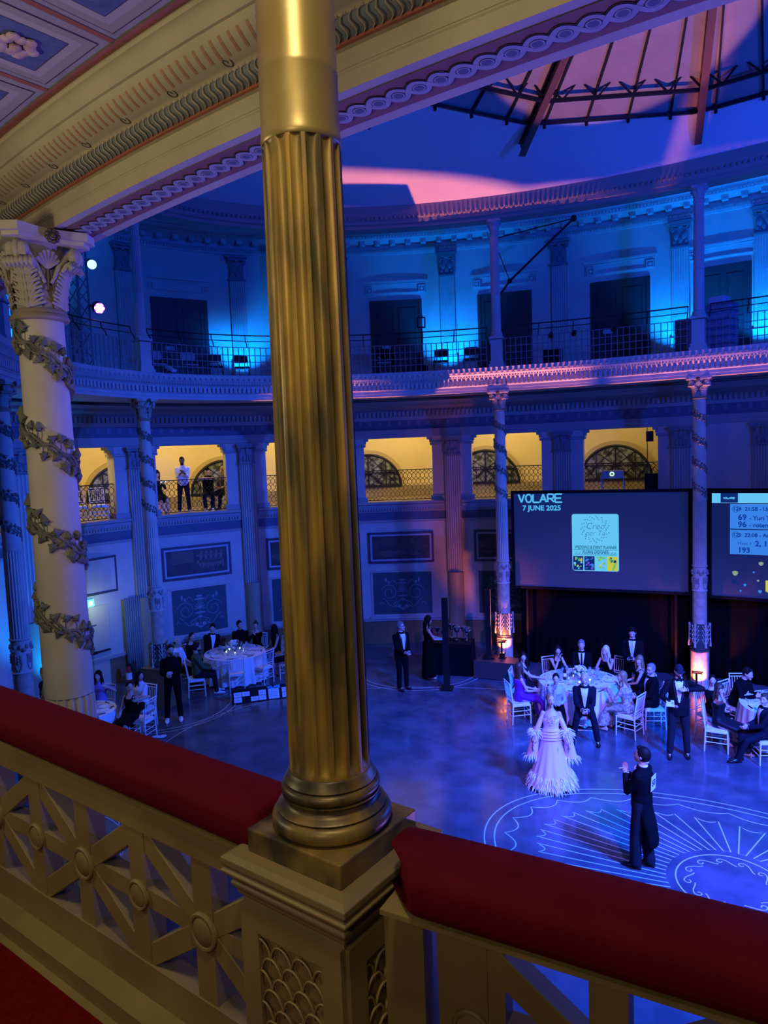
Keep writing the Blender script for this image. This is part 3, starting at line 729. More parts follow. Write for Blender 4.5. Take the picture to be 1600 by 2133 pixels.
for j, (t, p, n) in enumerate(arcpts(RA, RB, N0 + .02, N1, per, -.067)):
    for k, r, z in ((0, .030, 7.5398), (1, .0275, 7.5394), (2, .021, 7.539)):
        mb.k = k; c, _ = ell(RA, RB, t, -.067); s0 = len(mb.v)
        mb.add([(c.x + r * cos(a), c.y + r * sin(a), z) for a in [2 * PI * q / 16 for q in range(16)]], [tuple(range(16))])
struct(mb.build('trim_16', [ink, guill, guild], smooth=0))
# coffered ceiling of the near gallery
mb = MB(); esweep(mb, RA, RB, N0, N1, 80, [(.41, 7.952), (2.9, 7.952), (2.9, 8.0), (.41, 8.0)]); struct(mb.build('ceiling_near_gallery', cofg))
mb = MB(); fl = MB()
Z = 7.949
def quad(mb, x0, x1, y0, y1, z, sk): mb.add([(x0 + y0 * sk, y0, z), (x1 + y0 * sk, y0, z), (x1 + y1 * sk, y1, z), (x0 + y1 * sk, y1, z)], [(0, 1, 2, 3)])
for k in range(-6, 5):
    x0 = -.657 + k * .607; 
    for row in range(2):
        tt = tof((x0 + .3, -8), RA, RB); pe_, ne = ell(RA, RB, tt, .455); yb = pe_.y - .02 - row * .62
        M = Matrix.Translation((pe_.x, pe_.y - row * .60, Z)) @ R2(math.atan2(ne.y, ne.x) + PI / 2)
        def qd(a, b, c, d, z, kk):
            mb.k = kk; mb.add([M @ V((q[0] * .965, q[1], q[2])) for q in ((a, c, -z), (b, c, -z), (b, d, -z), (a, d, -z))], [(0, 1, 2, 3)])
        # local y is towards the hall, so the coffer lies at negative y
        qd(-.325, -.290, -.60, 0, .000, 1); qd(-.325, .300, -.60, -.565, .000, 1)
        qd(-.255, .265, -.535, -.03, .0003, 2); qd(-.25, .26, -.53, -.035, .0006, 0)
        qd(-.205, .215, -.485, -.08, .0009, 3); qd(-.165, .175, -.445, -.12, .0012, 2); qd(-.16, .17, -.44, -.125, .0015, 4)
        for q in range(12):
            a = 2 * PI * q / 12; r = .062 + .02 * (q % 2)
            c = M @ V((.005 + r * cos(a) * .9, -.2825 + r * sin(a) * .9, -.012)); fl.ball(c, (.03, .03, .012), 7, 5)
        c = M @ V((.005, -.2825, -.02)); fl.ball(c, (.028, .028, .016), 8, 5)
struct(mb.build('trim_17', [mat('coffer buff', (.34, .32, .25), .8), terra, ink, mat('coffer stone', (.42, .40, .34), .8), cofb], smooth=0))
struct(fl.build('trim_18', mat('coffer flower', (.60, .44, .36), .8, noise=((.38, .25, .20), 14, .4, .65))))

# ------------------------------------------------------------------ upper gallery wall: doors, pilasters, cornice, ceiling
mb = MB()
esweep(mb, WA, WB, TL, TR, 140, [(0, 12.02), (-.06, 12.02), (-.08, 12.08), (-.08, 12.14), (-.12, 12.16), (0, 12.16)])
esweep(mb, WA, WB, TL, TR, 140, [(0, 12.30), (-.30, 12.40), (-.36, 12.42), (-.36, 12.52), (-.42, 12.60), (0, 12.62)])
for t, p, n in arcpts(WA, WB, TL, TR, .46, -.16): mb.box((p.x, p.y, 12.33), (.22, .15, .14), math.atan2(n.y, n.x)); mb.ball((p.x - n.x * .09, p.y - n.y * .09, 12.27), (.05, .05, .04), 6, 4)
for t, p, n in arcpts(WA, WB, TL, TR, .08, -.10): mb.box((p.x, p.y, 12.10), (.05, .045, .06), math.atan2(n.y, n.x))
for t, p, n in arcpts(WA, WB, TL, TR, .09, -.375): mb.ball((p.x, p.y, 12.47), .035, 5, 4)
struct(mb.build('trim_19', stone, smooth=30))
mb = MB(); esweep(mb, RA, RB, A0, 3.95, 150, [(-.1, 12.62), (2.7, 12.62), (2.7, 12.68), (-.1, 12.68)]); struct(mb.build('ceiling_upper_gallery', white))
up = {}
mb = MB(); mb.prism([(-.22, .02), (-.22, -.10)] + [( -.22 + .44 * q / 42, -.10 + (.022 * sin(PI * ((q % 6) - 1) / 4) if 1 <= q % 6 <= 5 else 0)) for q in range(43)] + [(.22, -.10), (.22, .02)], 2.35, Matrix.Translation((0, 0, 8.90))); up['shaft'] = (mb, stone)
mb = MB(); mb.box((0, -.05, 8.53), (.50, .16, .75)); up['pedestal'] = (mb, stone)
mb = MB(); mb.box((0, -.06, 11.28), (.50, .18, .05)); mb.box((0, -.04, 11.55), (.40, .13, .50)); mb.box((0, -.07, 11.93), (.62, .26, .06)); mb.box((0, -.06, 11.86), (.54, .20, .06))
for sx in (-1, 1):
    for q in range(14):
        a = q / 13 * 2 * PI * 1.4; r = .08 * (1 - q / 18); mb.ball((sx * (.2 + r * cos(a) * .6), -.14, 11.76 + r * sin(a)), .022, 5, 4)
    mb.ball((sx * .1, -.11, 11.58), (.08, .03, .11), 9, 6); mb.ball((sx * .15, -.11, 11.42), (.05, .03, .06), 8, 5)
mb.ball((0, -.13, 11.83), (.07, .04, .06), 8, 5); mb.ball((0, -.12, 11.45), (.06, .03, .09), 8, 5)
up['capital'] = (mb, MATS['dark stucco capital'])
UP = {3: 'unlit fluted pilaster at the left of the upper gallery behind the truss', 4: 'upper gallery pilaster lit cyan just left of the gilded column', 6: 'upper gallery pilaster lit cyan, right of the gilded column', 7: 'unlit upper gallery pilaster under the slanting brace', 8: 'upper gallery pilaster lit cyan beside the stacked crates', 9: 'upper gallery pilaster lit cyan at the right edge', 5: 'upper gallery pilaster half hidden behind the gilded column', 2: 'upper gallery pilaster lit cyan at the far left behind the big capital'}
for b_, m_ in up.values(): b_.v = [(x, min(y, -.004), z) for x, y, z in b_.v]
first = None
for i, lab in UP.items():
    p, n = ell(WA, WB, PT[i]); a = math.atan2(n.y, n.x) - PI / 2
    if first is None:
        first = thing('upper_pilaster', lab, 'pilaster', (p.x, p.y, 0), a, 'fluted pilasters of the upper gallery'); first['kind'] = 'thing'
        for k, (b, m) in up.items(): b.build(k, m, first, smooth=30)
    else: dup(first, (p.x, p.y, 0), a, lab)
DOORS = [((-14.72, 2.9), 1.42), ((-10.55, 7.74), 1.38), ((-7.65, 9.25), 1.40), ((-4.51, 10.20), 1.40), ((-1.9, 10.6), 1.15)]
for k, (p, w) in enumerate(DOORS):
    t = tof(p, WA, WB) % (2 * PI); M, n = on_wall(t, 8.16, -.02)
    e = thing('door_%d' % (k + 2), None, None); e.matrix_world = M; struct(e)
    for s_ in (-1, 1):
        f = MB(); rectp(f, min(0, s_ * w / 2), 0, max(0, s_ * w / 2), 2.40, .03, Matrix())
        for y0, y1 in ((.15, 1.0), (1.1, 2.25)): frame(f, w / 2 - .16, y1 - y0, .03, .045, Matrix.Translation((s_ * w / 4, (y0 + y1) / 2, 0)))
        lf = f.build('door_leaf', door, e, 0)
        if s_ < 0: f = MB(); rectp(f, -w / 4 - .12, 1.02, -w / 4 + .14, 1.14, .05, Matrix()); f.build('door_sign', pale, e, 0)
    f = MB(); frame(f, w + .2, 2.5, .1, .05, Matrix.Translation((0, 1.25, 0))); f.build('door_frame', door, e, 0)
    f = MB()
    frame(f, 1.9, .30, .03, .03, Matrix.Translation((0, 2.85, 0)))
    for x in (-.8, .8): frame(f, .2, .2, .03, .05, Matrix.Translation((x, 2.82, 0))); f.ball((x, 2.82, .03), (.06, .06, .02), 8, 4)
    rectp(f, -1.0, 3.02, 1.0, 3.08, .06, Matrix()); f.build('overdoor', wallp, e, 0)

# ---- upper colonnade, railings
uc = {}
mb = MB(); mb.box((0, 0, 8.20), (.40, .40, .10)); mb.box((0, 0, 8.29), (.34, .34, .08)); mb.box((0, 0, 8.60), (.29, .29, .56)); mb.box((0, 0, 8.93), (.36, .36, .06)); uc['pedestal'] = (mb, stone)
mb = MB(); mb.lathe([(.15, 8.96), (.165, 8.98), (.165, 9.01), (.14, 9.03), (.15, 9.05), (.15, 9.07), (.125, 9.09), (.120, 10.0), (.125, 10.01), (.118, 10.02)], 24); uc['base'] = (mb, stone)
mb = MB(); mb.lathe([(.120, 10.02), (.116, 10.8), (.110, 11.58)], 96, fn=fluted(16, .10)); uc['shaft'] = (mb, stone)
mb = MB(); mb.lathe([(.11, 11.56), (.13, 11.58), (.13, 11.60), (.105, 11.62), (.115, 11.75), (.16, 11.86)], 24)
for k in range(8): acanthus(mb, k * PI / 4, .11, 11.62, .2, .06, .05, .04, 5, 9)
abacus(mb, 11.86, .06, .235, .04); uc['capital'] = (mb, stone)
UC = {'D': 'slim upper gallery column left of the first upper door', 'E': 'slim upper gallery column hidden behind the gilded column', 'F': 'slim upper gallery column with the slanting black brace', 'G': 'slim upper gallery column beside the stacked crates', 'C': 'slim upper gallery column hidden behind the big capital', 'H': 'slim upper gallery column past the right edge'}
first = None
for k, lab in UC.items():
    p = RCOL[k]; t = tof(p, RA, RB); q, n = ell(RA, RB, t, -.12); a = math.atan2(n.y, n.x)
    if first is None:
        first = thing('upper_column', lab, 'column', (q.x, q.y, 0), a, 'slim columns of the upper gallery'); first['kind'] = 'thing'
        for nm, (b, m) in uc.items(): b.build(nm, m, first, smooth=35)
    else: dup(first, (q.x, q.y, 0), a, lab)
order = ['C', 'D', 'E', 'F', 'G', 'H']; rlab = ['grid railing of the upper gallery behind the lighting truss', 'grid railing of the upper gallery in front of four chairs', 'grid railing of the upper gallery between the gilded column and the brace column', 'grid railing of the upper gallery under the slanting brace', 'grid railing of the upper gallery right of the stacked crates']
for j in range(5):
    ta, tb = [tof(RCOL[q], RA, RB) % (2 * PI) for q in order[j:j + 2]]; L = (V(RCOL[order[j]]) - V(RCOL[order[j + 1]])).length
    d = .24 / L * (tb - ta); ta += d; tb -= d; m, _ = ell(RA, RB, (ta + tb) / 2)
    e = thing('grid_railing', rlab[j], 'railing', (0, 0, 0), 0, 'grid railings of the upper gallery'); e.location = (m.x, m.y, 8.16)
    def pt(t, z, off=-.2): p, n = ell(RA, RB, t, off); return (p.x - m.x, p.y - m.y, z - 8.16)
    def run(z, off=-.2): return [pt(ta + (tb - ta) * i / 24, z, off) for i in range(25)]
    f = MB(); f.tube(run(9.24, -.02), .016, 6); f.tube(run(9.09, -.05), .011, 6); f.build('handrail', iron, e)
    f = MB(); 
    for z in (8.18, 8.36, 8.53, 8.70, 8.90): f.tube(run(z), .012, 4)
    n_ = int(L / .155)
    for i in range(n_ + 1): t = ta + (tb - ta) * i / n_; f.tube([pt(t, 8.16), pt(t, 8.91)], .012, 4)
    f.build('grid', ironb, e)
    f = MB()
    for i in range(0, 6): t = ta + (tb - ta) * i / 5; f.tube([pt(t, 8.9), pt(t, 9.02, -.14), pt(t, 9.1, -.05), pt(t, 9.24, -.02)], .014, 5)
    f.build('bracket', iron, e)

# ------------------------------------------------------------------ ring beam, dome and skylight
mb = MB()
esweep(mb, RA, RB, A0, A1, 300, [(.12, 11.92), (-.30, 11.92), (-.30, 12.00), (-.36, 12.02), (-.38, 12.12), (-.42, 12.16), (-.44, 12.22), (-.44, 12.34), (-.46, 12.46), (-.30, 12.50), (.12, 12.66)])
for t, p, n in arcpts(RA, RB, 1.2, 3.9, .12, -.42): mb.ball((p.x, p.y, 12.14), .045, 6, 4)
struct(mb.build('trim_20', mat('ring beam stucco', (.30, .27, .25), .7), smooth=30))
SK, SR, SZ, SN = (.5, 0), 6.95, 13.1, 12
def skv(k, r=SR): a = rad(137.5 - 30 * k); return V((SK[0] + r * cos(a), SK[1] + r * sin(a)))
SKV = [skv(k) for k in range(-3, 4)]
def skpoint(ang, r=SR):
    """point of the straight-sided skylight edge at this bearing from its centre"""
    st = 30; k = (137.5 - math.degrees(ang)) / st; k0 = math.floor(k); a, b = skv(k0, r), skv(k0 + 1, r)
    d = V((cos(ang), sin(ang))); o = V(SK); e = b - a
    den = d.x * (-e.y) + e.x * d.y; w = a - o
    s_ = (w.x * (-e.y) + e.x * w.y) / den
    return o + d * s_
mb = MB(); NA = 240
def domept(i, j):
    t = 2 * PI * i / NA; p, n = ell(RA, RB, t, -.46)
    q = skpoint(math.atan2(p.y - SK[1], p.x - SK[0])); u = j / 8
    z = 12.44 + (SZ - 12.44) * (.25 * u + .75 * sin(u * PI / 2)) ; r = p.lerp(q, u); return (r.x, r.y, z)
mb.grid(domept, NA, 9, True); struct(mb.build('ceiling', white, smooth=180))
AP = 15.8
mb = MB(); NB = 96
def pane(i, j):
    q = skpoint(2 * PI * i / NB, SR + .1); u = j / 4; r = q.lerp(V(SK), u * .93); return (r.x, r.y, SZ + .04 + (AP - SZ) * u)
mb.grid(pane, NB, 5, True)
p3 = mat('skylight pane', (.36, .27, .25), .6, noise=((.30, .22, .21), 2, .35, .7))
e = struct(mb.build('window_8', p3, smooth=0))
bars = MB()
for i in range(NB):
    if i % 2: continue
    a = 2 * PI * i / NB; q = skpoint(a, SR + .06); c = q.lerp(V(SK), .93); bars.bar((q.x, q.y, SZ - .10), (q.x, q.y, SZ + .04), .035, .06); bars.bar((q.x, q.y, SZ), (c.x, c.y, AP - .04), .035, .06)
bars.build('glazing_bar', iron, e, 0)
f = MB(); P = [skpoint(2 * PI * i / NB, SR + .02) for i in range(NB)]; f.tube([(p.x, p.y, SZ) for p in P], .045, 4, True); f.build('curb', iron, e, 0)
rl = ['red brown roof rafter over the left end of the skylight, leaning', 'red brown roof rafter hanging over the right side of the skylight', 'red brown roof rafter farther left behind the painted beam', 'red brown roof rafter past the right edge']
for k, lab in zip((0, 1, -1, 2), rl):
    a = skv(k, SR + .55); b = skv(k, 1.0)
    f = MB(); f.bar((a.x, a.y, SZ - .33), (b.x, b.y, AP - .35), .035, .26)
    for z in (-.13, .13):
        f.bar((a.x, a.y, SZ - .33 + z), (b.x, b.y, AP - .35 + z), .15, .035)
    o = f.build('roof_rafter', rust, None, 0); tag(o, lab, 'rafter', 'roof rafters of the skylight', 'thing')
f = MB()
TRS = 6.2
for k in range(-3, 4):
    a, b = skv(k, TRS), skv(k + 1, TRS); zl, zh = SZ + .12, SZ + .50
    f.bar((a.x, a.y, zl), (b.x, b.y, zl), .06, .07); f.bar((a.x, a.y, zh), (b.x, b.y, zh), .06, .07)
    n_ = 9
    for i in range(n_):
        p = a.lerp(b, i / n_); q = a.lerp(b, (i + 1) / n_); z0, z1 = (zl, zh) if i % 2 else (zh, zl); f.bar((p.x, p.y, z0), (q.x, q.y, z1), .03, .035)
o = f.build('lattice_girder', iron, None, 0); tag(o, 'black lattice girder running round under the skylight panes', 'girder', None, 'thing')

# ------------------------------------------------------------------ foreground: pedestal, gilded column, velvet rails, balustrade
GX, GY = 1.085, -9.157
e = thing('pedestal', 'square ochre pedestal with fish-scale panels under the gilded column', 'pedestal', (GX, GY, 4.42)); e['kind'] = 'thing'
z0 = 4.42
f = MB(); f.box((0, 0, .32), (.32, .32, .64)); f.build('body', ochre, e, 0)
f = MB()
prof = [(.163, .615), (.170, .62), (.172, .632), (.180, .64), (.182, .648), (.176, .655), (.186, .668), (.196, .676), (.198, .684), (.190, .69), (.196, .70), (.196, .716), (.18, .722)]
vs = []
for r, z in prof: vs += [(-r, -r, z), (r, -r, z), (r, r, z), (-r, r, z)]
fs = [(4 * i + k, 4 * i + (k + 1) % 4, 4 * i + 4 + (k + 1) % 4, 4 * i + 4 + k) for i in range(len(prof) - 1) for k in range(4)]; k = 4 * (len(prof) - 1)
f.add(vs, fs + [(k, k + 1, k + 2, k + 3)]); o = f.build('cap_moulding', mat('grey ochre moulding', (.20, .155, .075), .45, noise=((.27, .20, .09), 5, .35, .7)), e, 0)
mod = o.modifiers.new('bev', 'BEVEL'); mod.width = .0025; mod.segments = 2
for M, nm in ((Matrix.Translation((0, -.161, 0)) @ Matrix.Rotation(PI / 2, 4, 'X'), 'f'), (Matrix.Translation((.161, 0, 0)) @ R2(PI / 2) @ Matrix.Rotation(PI / 2, 4, 'X'), 'r')):
    f = MB()
    frame(f, .318, .60, .058, .012, M @ Matrix.Translation((0, .30, 0)))
    f.build('panel_frame', ochre, e, 0)
    f = MB(); w = .067; sy = .040
    for row in range(13):
        for c in range(-3, 4):
            x0 = (c + (.5 if row % 2 else 0)) * w; y0 = .545 - row * sy
            P = [(x0 + w * .5 * cos(a), y0 - .03 + w * (.78 * sin(a) if a > 0 and a < PI else 0)) for a in [PI * q / 14 for q in range(15)]]
            vis = [(x, y) for x, y in P if abs(x) <= .101 and .06 < y < .542]
            if len(vis) > 2: f.tube([M @ V((x, y, .004 + .004 * (1 - abs(x - x0) / w))) for x, y in vis], .0032, 6)
            if abs(x0) < .085 and .07 < y0 - .03 < .51: f.ball(M @ V((x0, y0 - .004, -.002)), (w * .46, .006, w * .52) if nm == 'f' else (.006, w * .46, w * .52), 12, 8)
    f.build('scale_panel', ochre, e, 60)
# gilded column
e = thing('gilded_column', 'worn gilded fluted column standing tall in the foreground', 'column', (GX, GY, 5.14)); e['kind'] = 'thing'
f = MB(); f.box((0, 0, .030), (.296, .296, .060)); o = f.build('plinth', oldg, e, 0); mod = o.modifiers.new('bev', 'BEVEL'); mod.width = .004; mod.segments = 2
f = MB()
def tor(r, z, h, b, n=9): return [(r + b * cos(PI * (q / n - .5)), z + h * .5 + h * .5 * sin(PI * (q / n - .5))) for q in range(n + 1)]
prof = [(.10, .06)] + tor(.126, .061, .044, .021) + [(.132, .107), (.134, .110), (.131, .113), (.120, .117), (.112, .124), (.110, .131), (.112, .137), (.119, .140), (.119, .143)] + tor(.106, .1435, .028, .0155) + [(.112, .173), (.113, .176), (.110, .18), (.105, .188), (.102, .196), (.0985, .200)]
f.lathe(prof, 72); f.build('base', oldg, e, 50)
f = MB(); n = 16
def flz(A, z):
    u = (A * n / (2 * PI)) % 1; dep = .105
    if z < .255: dep *= max(0, min(1, (z - .210) / .028)) ** .5
    if z > 1.62: dep *= max(0, min(1, (1.655 - z) / .035)) ** .4
    v = (u - .14) / .72
    return 1 - dep * math.sqrt(max(0, 1 - (2 * v - 1) ** 2)) if 0 < v < 1 else 1
zs = [.196, .205, .212, .22, .228, .238, .255, .4, .7, 1.0, 1.3, 1.6, 1.62, 1.635, 1.645, 1.650, 1.655, 1.656]
f.lathe([(.0985 - .0085 * (max(0, z - .2) / 1.46) ** 1.3, z) for z in zs], 16 * 16, fn=flz); f.build('shaft', gold, e, 35)
f = MB(); f.lathe([(.0895, 1.652), (.0915, 1.655), (.0918, 1.665), (.0905, 1.672), (.0893, 1.70), (.0888, 1.80), (.0893, 1.803), (.0893, 1.812), (.0882, 1.816), (.0875, 2.2), (.0875, 2.62)], 64); f.build('collar', goldc, e, 40)
f = MB(); f.lathe([(.088, 2.62), (.10, 2.63), (.105, 2.65), (.10, 2.66), (.11, 2.74), (.15, 2.79)], 48); f.box((0, 0, 2.80), (.34, .34, .024)); f.build('capital', goldc, e, 40)
# velvet rails: a rounded cushion swept along each side
def cushion(name, lab, p0, ang, L, chamf):
    W, Hh = .205, .120; o = thing(name, lab, 'handrail', (p0[0], p0[1], 5.106), ang)
    f = MB(); prof = []
    for q in range(36):
        a = 2 * PI * q / 36; cx_, sx = cos(a), sin(a)
        prof.append((math.copysign(abs(cx_) ** .62, cx_) * W / 2, Hh / 2 + math.copysign(abs(sx) ** .62, sx) * Hh / 2))
    xs = [0, .004, .015, .03] + [.03 + (L - .06) * i / 20 for i in range(1, 20)] + [L - .03, L - .015, L - .004, L]
    def P(i, j):
        x = xs[i]; y, z = prof[j % 36]; d = min(x, L - x); k = math.sqrt(min(1, max(.0, d / .03 * (2 - d / .03)))) if d < .03 else 1
        k = .80 + .20 * k; xx = x + (chamf * abs(y / (W / 2)) * max(0, 1 - x / .4) if y < 0 else 0)
        return (xx, y * (1 if chamf == 0 else 1), (z - Hh / 2) * k + Hh / 2)
    vs = [P(i, j) for i in range(len(xs)) for j in range(36)]; fs = [(i * 36 + j, i * 36 + (j + 1) % 36, (i + 1) * 36 + (j + 1) % 36, (i + 1) * 36 + j) for i in range(len(xs) - 1) for j in range(36)]
    fs += [tuple(range(35, -1, -1)), tuple((len(xs) - 1) * 36 + j for j in range(36))]
    f.add(vs, fs); f.build('cushion', velvet, o, 60)
    f = MB(); f.box((L / 2, 0, -.006), (L - .02, .16, .012)); f.build('backing_board', ochre, o, 0)
    return o
LX = -3.2
cushion('velvet_rail', 'long red velvet hand rail left of the gilded column', (LX, -9.188), 0, GX - .150 - LX, 0)
RAN = rad(8)
RS = (1.285, -9.187)
cushion('velvet_rail', 'red velvet hand rail at the right of the gilded column', RS, RAN, 2.6, .10)
def balustrade(lab, p0, ang, L, phase, z0):
    e = thing('balustrade', lab, 'balustrade', (p0[0], p0[1], z0), ang)
    D = .06
    f = MB(); f.box((L / 2, 0, .634), (L, D + .01, .080)); f.build('top_band', ochre, e, 0)
    f = MB(); f.box((L / 2, 0, .125), (L, D + .01, .11)); f.build('bottom_band', ochre, e, 0)
    zb, zt, zc = .18, .594, .387
    n0 = int(math.ceil((0 - phase) / .298)); k = n0
    xs = []
    while phase + k * .298 < L + .05: xs.append((k, phase + k * .298)); k += 1
    for k, x in xs:
        big = k % 2 == 0
        f = MB(); f.bar((x, 0, zb), (x, 0, zt), D, .078, (1, 0, 0)); f.build('baluster', ochre, e, 0)
        f = MB(); f.bar((x, .001, zc), (x + .298, .001, zc), D - .004, .056, (0, 0, 1)); f.build('crossbar', ochre, e, 0)
        if big:
            for s_ in (-1, 1):
                f = MB(); f.bar((x + s_ * .285, -.001, zt - .01), (x - s_ * .285, -.001, zb + .01), D - .006, .064); o = f.build('diagonal_brace', ochre, e, 0)
                mod = o.modifiers.new('bev', 'BEVEL'); mod.width = .003; mod.segments = 1
        r = .054 if big else .046
        f = MB(); Mr = Matrix.Translation((x, -D / 2 + .004, zc)) @ Matrix.Rotation(PI / 2, 4, 'X')
        pr = [(r, 0), (r, .010), (r * .92, .014), (r * .80, .013), (r * .76, .008), (r * .70, .012), (r * .35, .016), (0.001, .017)]
        vs = [Mr @ V((q * cos(2 * PI * i / 28), q * sin(2 * PI * i / 28), z)) for q, z in pr for i in range(28)]
        f.add(vs, [(a * 28 + i, a * 28 + (i + 1) % 28, (a + 1) * 28 + (i + 1) % 28, (a + 1) * 28 + i) for a in range(len(pr) - 1) for i in range(28)]); f.build('roundel', ochre, e, 40)
    return e
balustrade('ochre lattice balustrade with star braces under the left velvet rail', (LX, -9.228), 0, GX - .16 - LX, (.685 - LX) % .596, 4.42)
dx, dy = cos(RAN), sin(RAN)
e = balustrade('ochre lattice balustrade under the right velvet rail', (1.250, -9.135), RAN, 2.6, .50, 4.42)
f = MB(); f.box((.05, -.012, .34), (.10, .085, .64)); f.build('end_post', ochre, e, 0)
f = MB(); f.box((.20, .0, .34), (.16, .05, .60)); f.build('end_panel', ochre, e, 0)
mb = MB(); mb.box((-.6, -9.235, 4.455), (5.0, .20, .07)); mb.box((-.6, -9.235, 4.42), (5.0, .25, .02)); struct(mb.build('baseboard_balcony', ochre, smooth=0))
mb = MB(); mb.box((.6, -10.0, 4.37), (8.0, 1.55, .10)); mb.box((.6, -9.25, 4.30), (8, .5, .20)); struct(mb.build('floor_balcony', ochre, smooth=0))
mb = MB(); mb.box((.6, -9.98, 4.424), (7.6, 1.28, .010)); o = mb.build('carpet', carpet, None, 0); tag(o, 'deep red carpet on the balcony floor below the balustrade', 'carpet')
# ------------------------------------------------------------------ screens, stage, show equipment
FV, GV = V(RCOL['F']), V(RCOL['G']); HV = V(RCOL['H'])
def screen_frame(c0, c1, z0, z1, off, label):
    """upright screen from plan point c0 to c1 (left to right seen from the hall)"""
    d = (c1 - c0); L = d.length; d.normalize(); n = V((-d.y, d.x)); o = c0 + n * off
    e = thing('projection_screen', label, 'screen', (o.x, o.y, z0))
    M = Matrix.Translation((o.x, o.y, z0)) @ R2(math.atan2(d.y, d.x)) @ Matrix.Rotation(PI / 2, 4, 'X'); e.matrix_world = M
    return e, L, z1 - z0
d_ = (GV - FV).normalized(); LFG = (GV - FV).length
e, W, Hs = screen_frame(FV + d_ * .24, FV + d_ * (LFG - .25), 2.26, 4.80, .42, 'large projection screen showing a date and a flower shop card, left of the two')
E1 = e
f = MB(); rectp(f, 0, 0, W, Hs, .02, Matrix()); f.build('screen_cloth', screenm, e, 0)
f = MB(); frame(f, W + .14, Hs + .14, .075, .06, Matrix.Translation((W / 2, Hs / 2, -.02))); f.build('frame', matte, e, 0)
f = MB(); [f.bar((x, -2.26, -.06), (x, 0, -.06), .05, .05, (0, 0, 1)) for x in (.30, W - .3)]; f.build('leg', matte, e, 0)
cyan = mat('projected cyan', (0, 0, 0), 1, spec=0, emit=(.10, .55, 1.0), estr=.85); paleb = mat('projected pale blue', (0, 0, 0), 1, spec=0, emit=(.14, .62, 1.0), estr=.9)
navy = mat('projected navy', (0, 0, 0), 1, spec=0, emit=(.005, .03, .22), estr=.8); teal = mat('projected teal', (0, 0, 0), 1, spec=0, emit=(.01, .13, .30), estr=.9)
yel = mat('projected yellow', (0, 0, 0), 1, spec=0, emit=(.55, .55, .06), estr=1.); grn = mat('projected green', (0, 0, 0), 1, spec=0, emit=(.12, .5, .15), estr=1.); vio = mat('projected violet', (0, 0, 0), 1, spec=0, emit=(.12, .08, .75), estr=1.)
mid = mat('projected mid blue', (0, 0, 0), 1, spec=0, emit=(.05, .28, 1.0), estr=.8)
def at2(x, y, z=.025): return Matrix.Translation((x * W, (1 - y) * Hs, z))
# strokes of the title lettering
def glyphs(body, x, y, w, h, m, par, th, name='lettering'):
    f = MB(); n = len(body); cw = w / n
    G = {'V': [[(0, 1), (.5, 0), (1, 1)]], 'O': [[(.5 + .5 * cos(a), .5 + .5 * sin(a)) for a in [2 * PI * q / 16 for q in range(17)]]], 'L': [[(0, 1), (0, 0), (1.1, 0)]], 'A': [[(-.05, 0), (.5, 1), (1, 0)], [(.2, .35), (.8, .35)]], 'R': [[(0, 0), (0, 1), (.8, 1), (1, .85), (1, .6), (.8, .45), (0, .45)], [(.5, .45), (1.1, 0)]], 'E': [[(1.15, 1), (0, 1), (0, 0), (1.15, 0)], [(0, .5), (1, .5)]]}
    for i, ch in enumerate(body):
        for st in G[ch]:
            P = [(x + (i + .08 + px * .80) * cw, y + py * h) for px, py in st]
            for off in (-.5, .5):
                for a, b in zip(P[:-1], P[1:]):
                    dx, dy = b[0] - a[0], b[1] - a[1]; l = math.hypot(dx, dy) or 1; nx, ny = -dy / l * th * off * 2.1, dx / l * th * off * 2.1
                    f.bar((a[0] + nx, a[1] + ny, .024), (b[0] + nx, b[1] + ny, .024), th * .72, .004)
            for a, b in zip(P[:-1], P[1:]): f.bar((*a, .022), (*b, .022), th * 2.2, .004)
    return f
f = glyphs('VOLARE', .028 * W, .905 * Hs, .268 * W, .085 * Hs, cyan, e, .016); f.build('title_lettering', cyan, e, 0)
text('7 JUNE 2025', .19, cyan, e, at2(.172, .158), bold=.006, sx=1.02)
def rrect(x0, y0, x1, y1, r, n=6):
    P = []
    for cx_, cy_, a0 in ((x1 - r, y1 - r, 0), (x0 + r, y1 - r, PI / 2), (x0 + r, y0 + r, PI), (x1 - r, y0 + r, 1.5 * PI)):
        P += [(cx_ + r * cos(a0 + PI / 2 * q / n), cy_ + r * sin(a0 + PI / 2 * q / n)) for q in range(n + 1)]
    return P
cx0, cx1, cy0, cy1 = .352 * W, .622 * W, (1 - .815) * Hs, (1 - .22) * Hs
f = MB(); f.prism(rrect(cx0, cy0, cx1, cy1, .06), .004, Matrix.Translation((0, 0, .022))); f.build('card', paleb, e, 0)
cm = (cx0 + cx1) / 2; ch = cy1 - cy0; cw = cx1 - cx0
f = MB(); wc = (cm, cy1 - ch * .265); rnd = random.Random(5)
for q in range(46):
    a = 2 * PI * q / 46; r = cw * (.27 + .035 * (q % 3 - 1)); M = Matrix.Translation((wc[0] + r * cos(a), wc[1] + r * sin(a) * .95, .027)) @ R2(a + (.9 if q % 2 else 2.2))
    f.prism([(-.028, 0), (0, .010), (.028, 0), (0, -.010)], .002, M)
f.build('wreath', teal, e, 0)
text('Creo', .24, teal, e, Matrix.Translation((cm, wc[1] + .075, .028)), shear=.25, bold=-.004, sx=.95)
text('per Te', .20, teal, e, Matrix.Translation((cm, wc[1] - .11, .028)), shear=.25, bold=-.004, sx=.9)
text('WEDDING & EVENT PLANNER', .118, teal, e, Matrix.Translation((cm, cy1 - ch * .585, .028)), shear=.2, sx=.66, bold=.002)
text('FLORAL DESIGNER', .118, teal, e, Matrix.Translation((cm, cy1 - ch * .665, .028)), shear=.2, sx=.66, bold=.002)
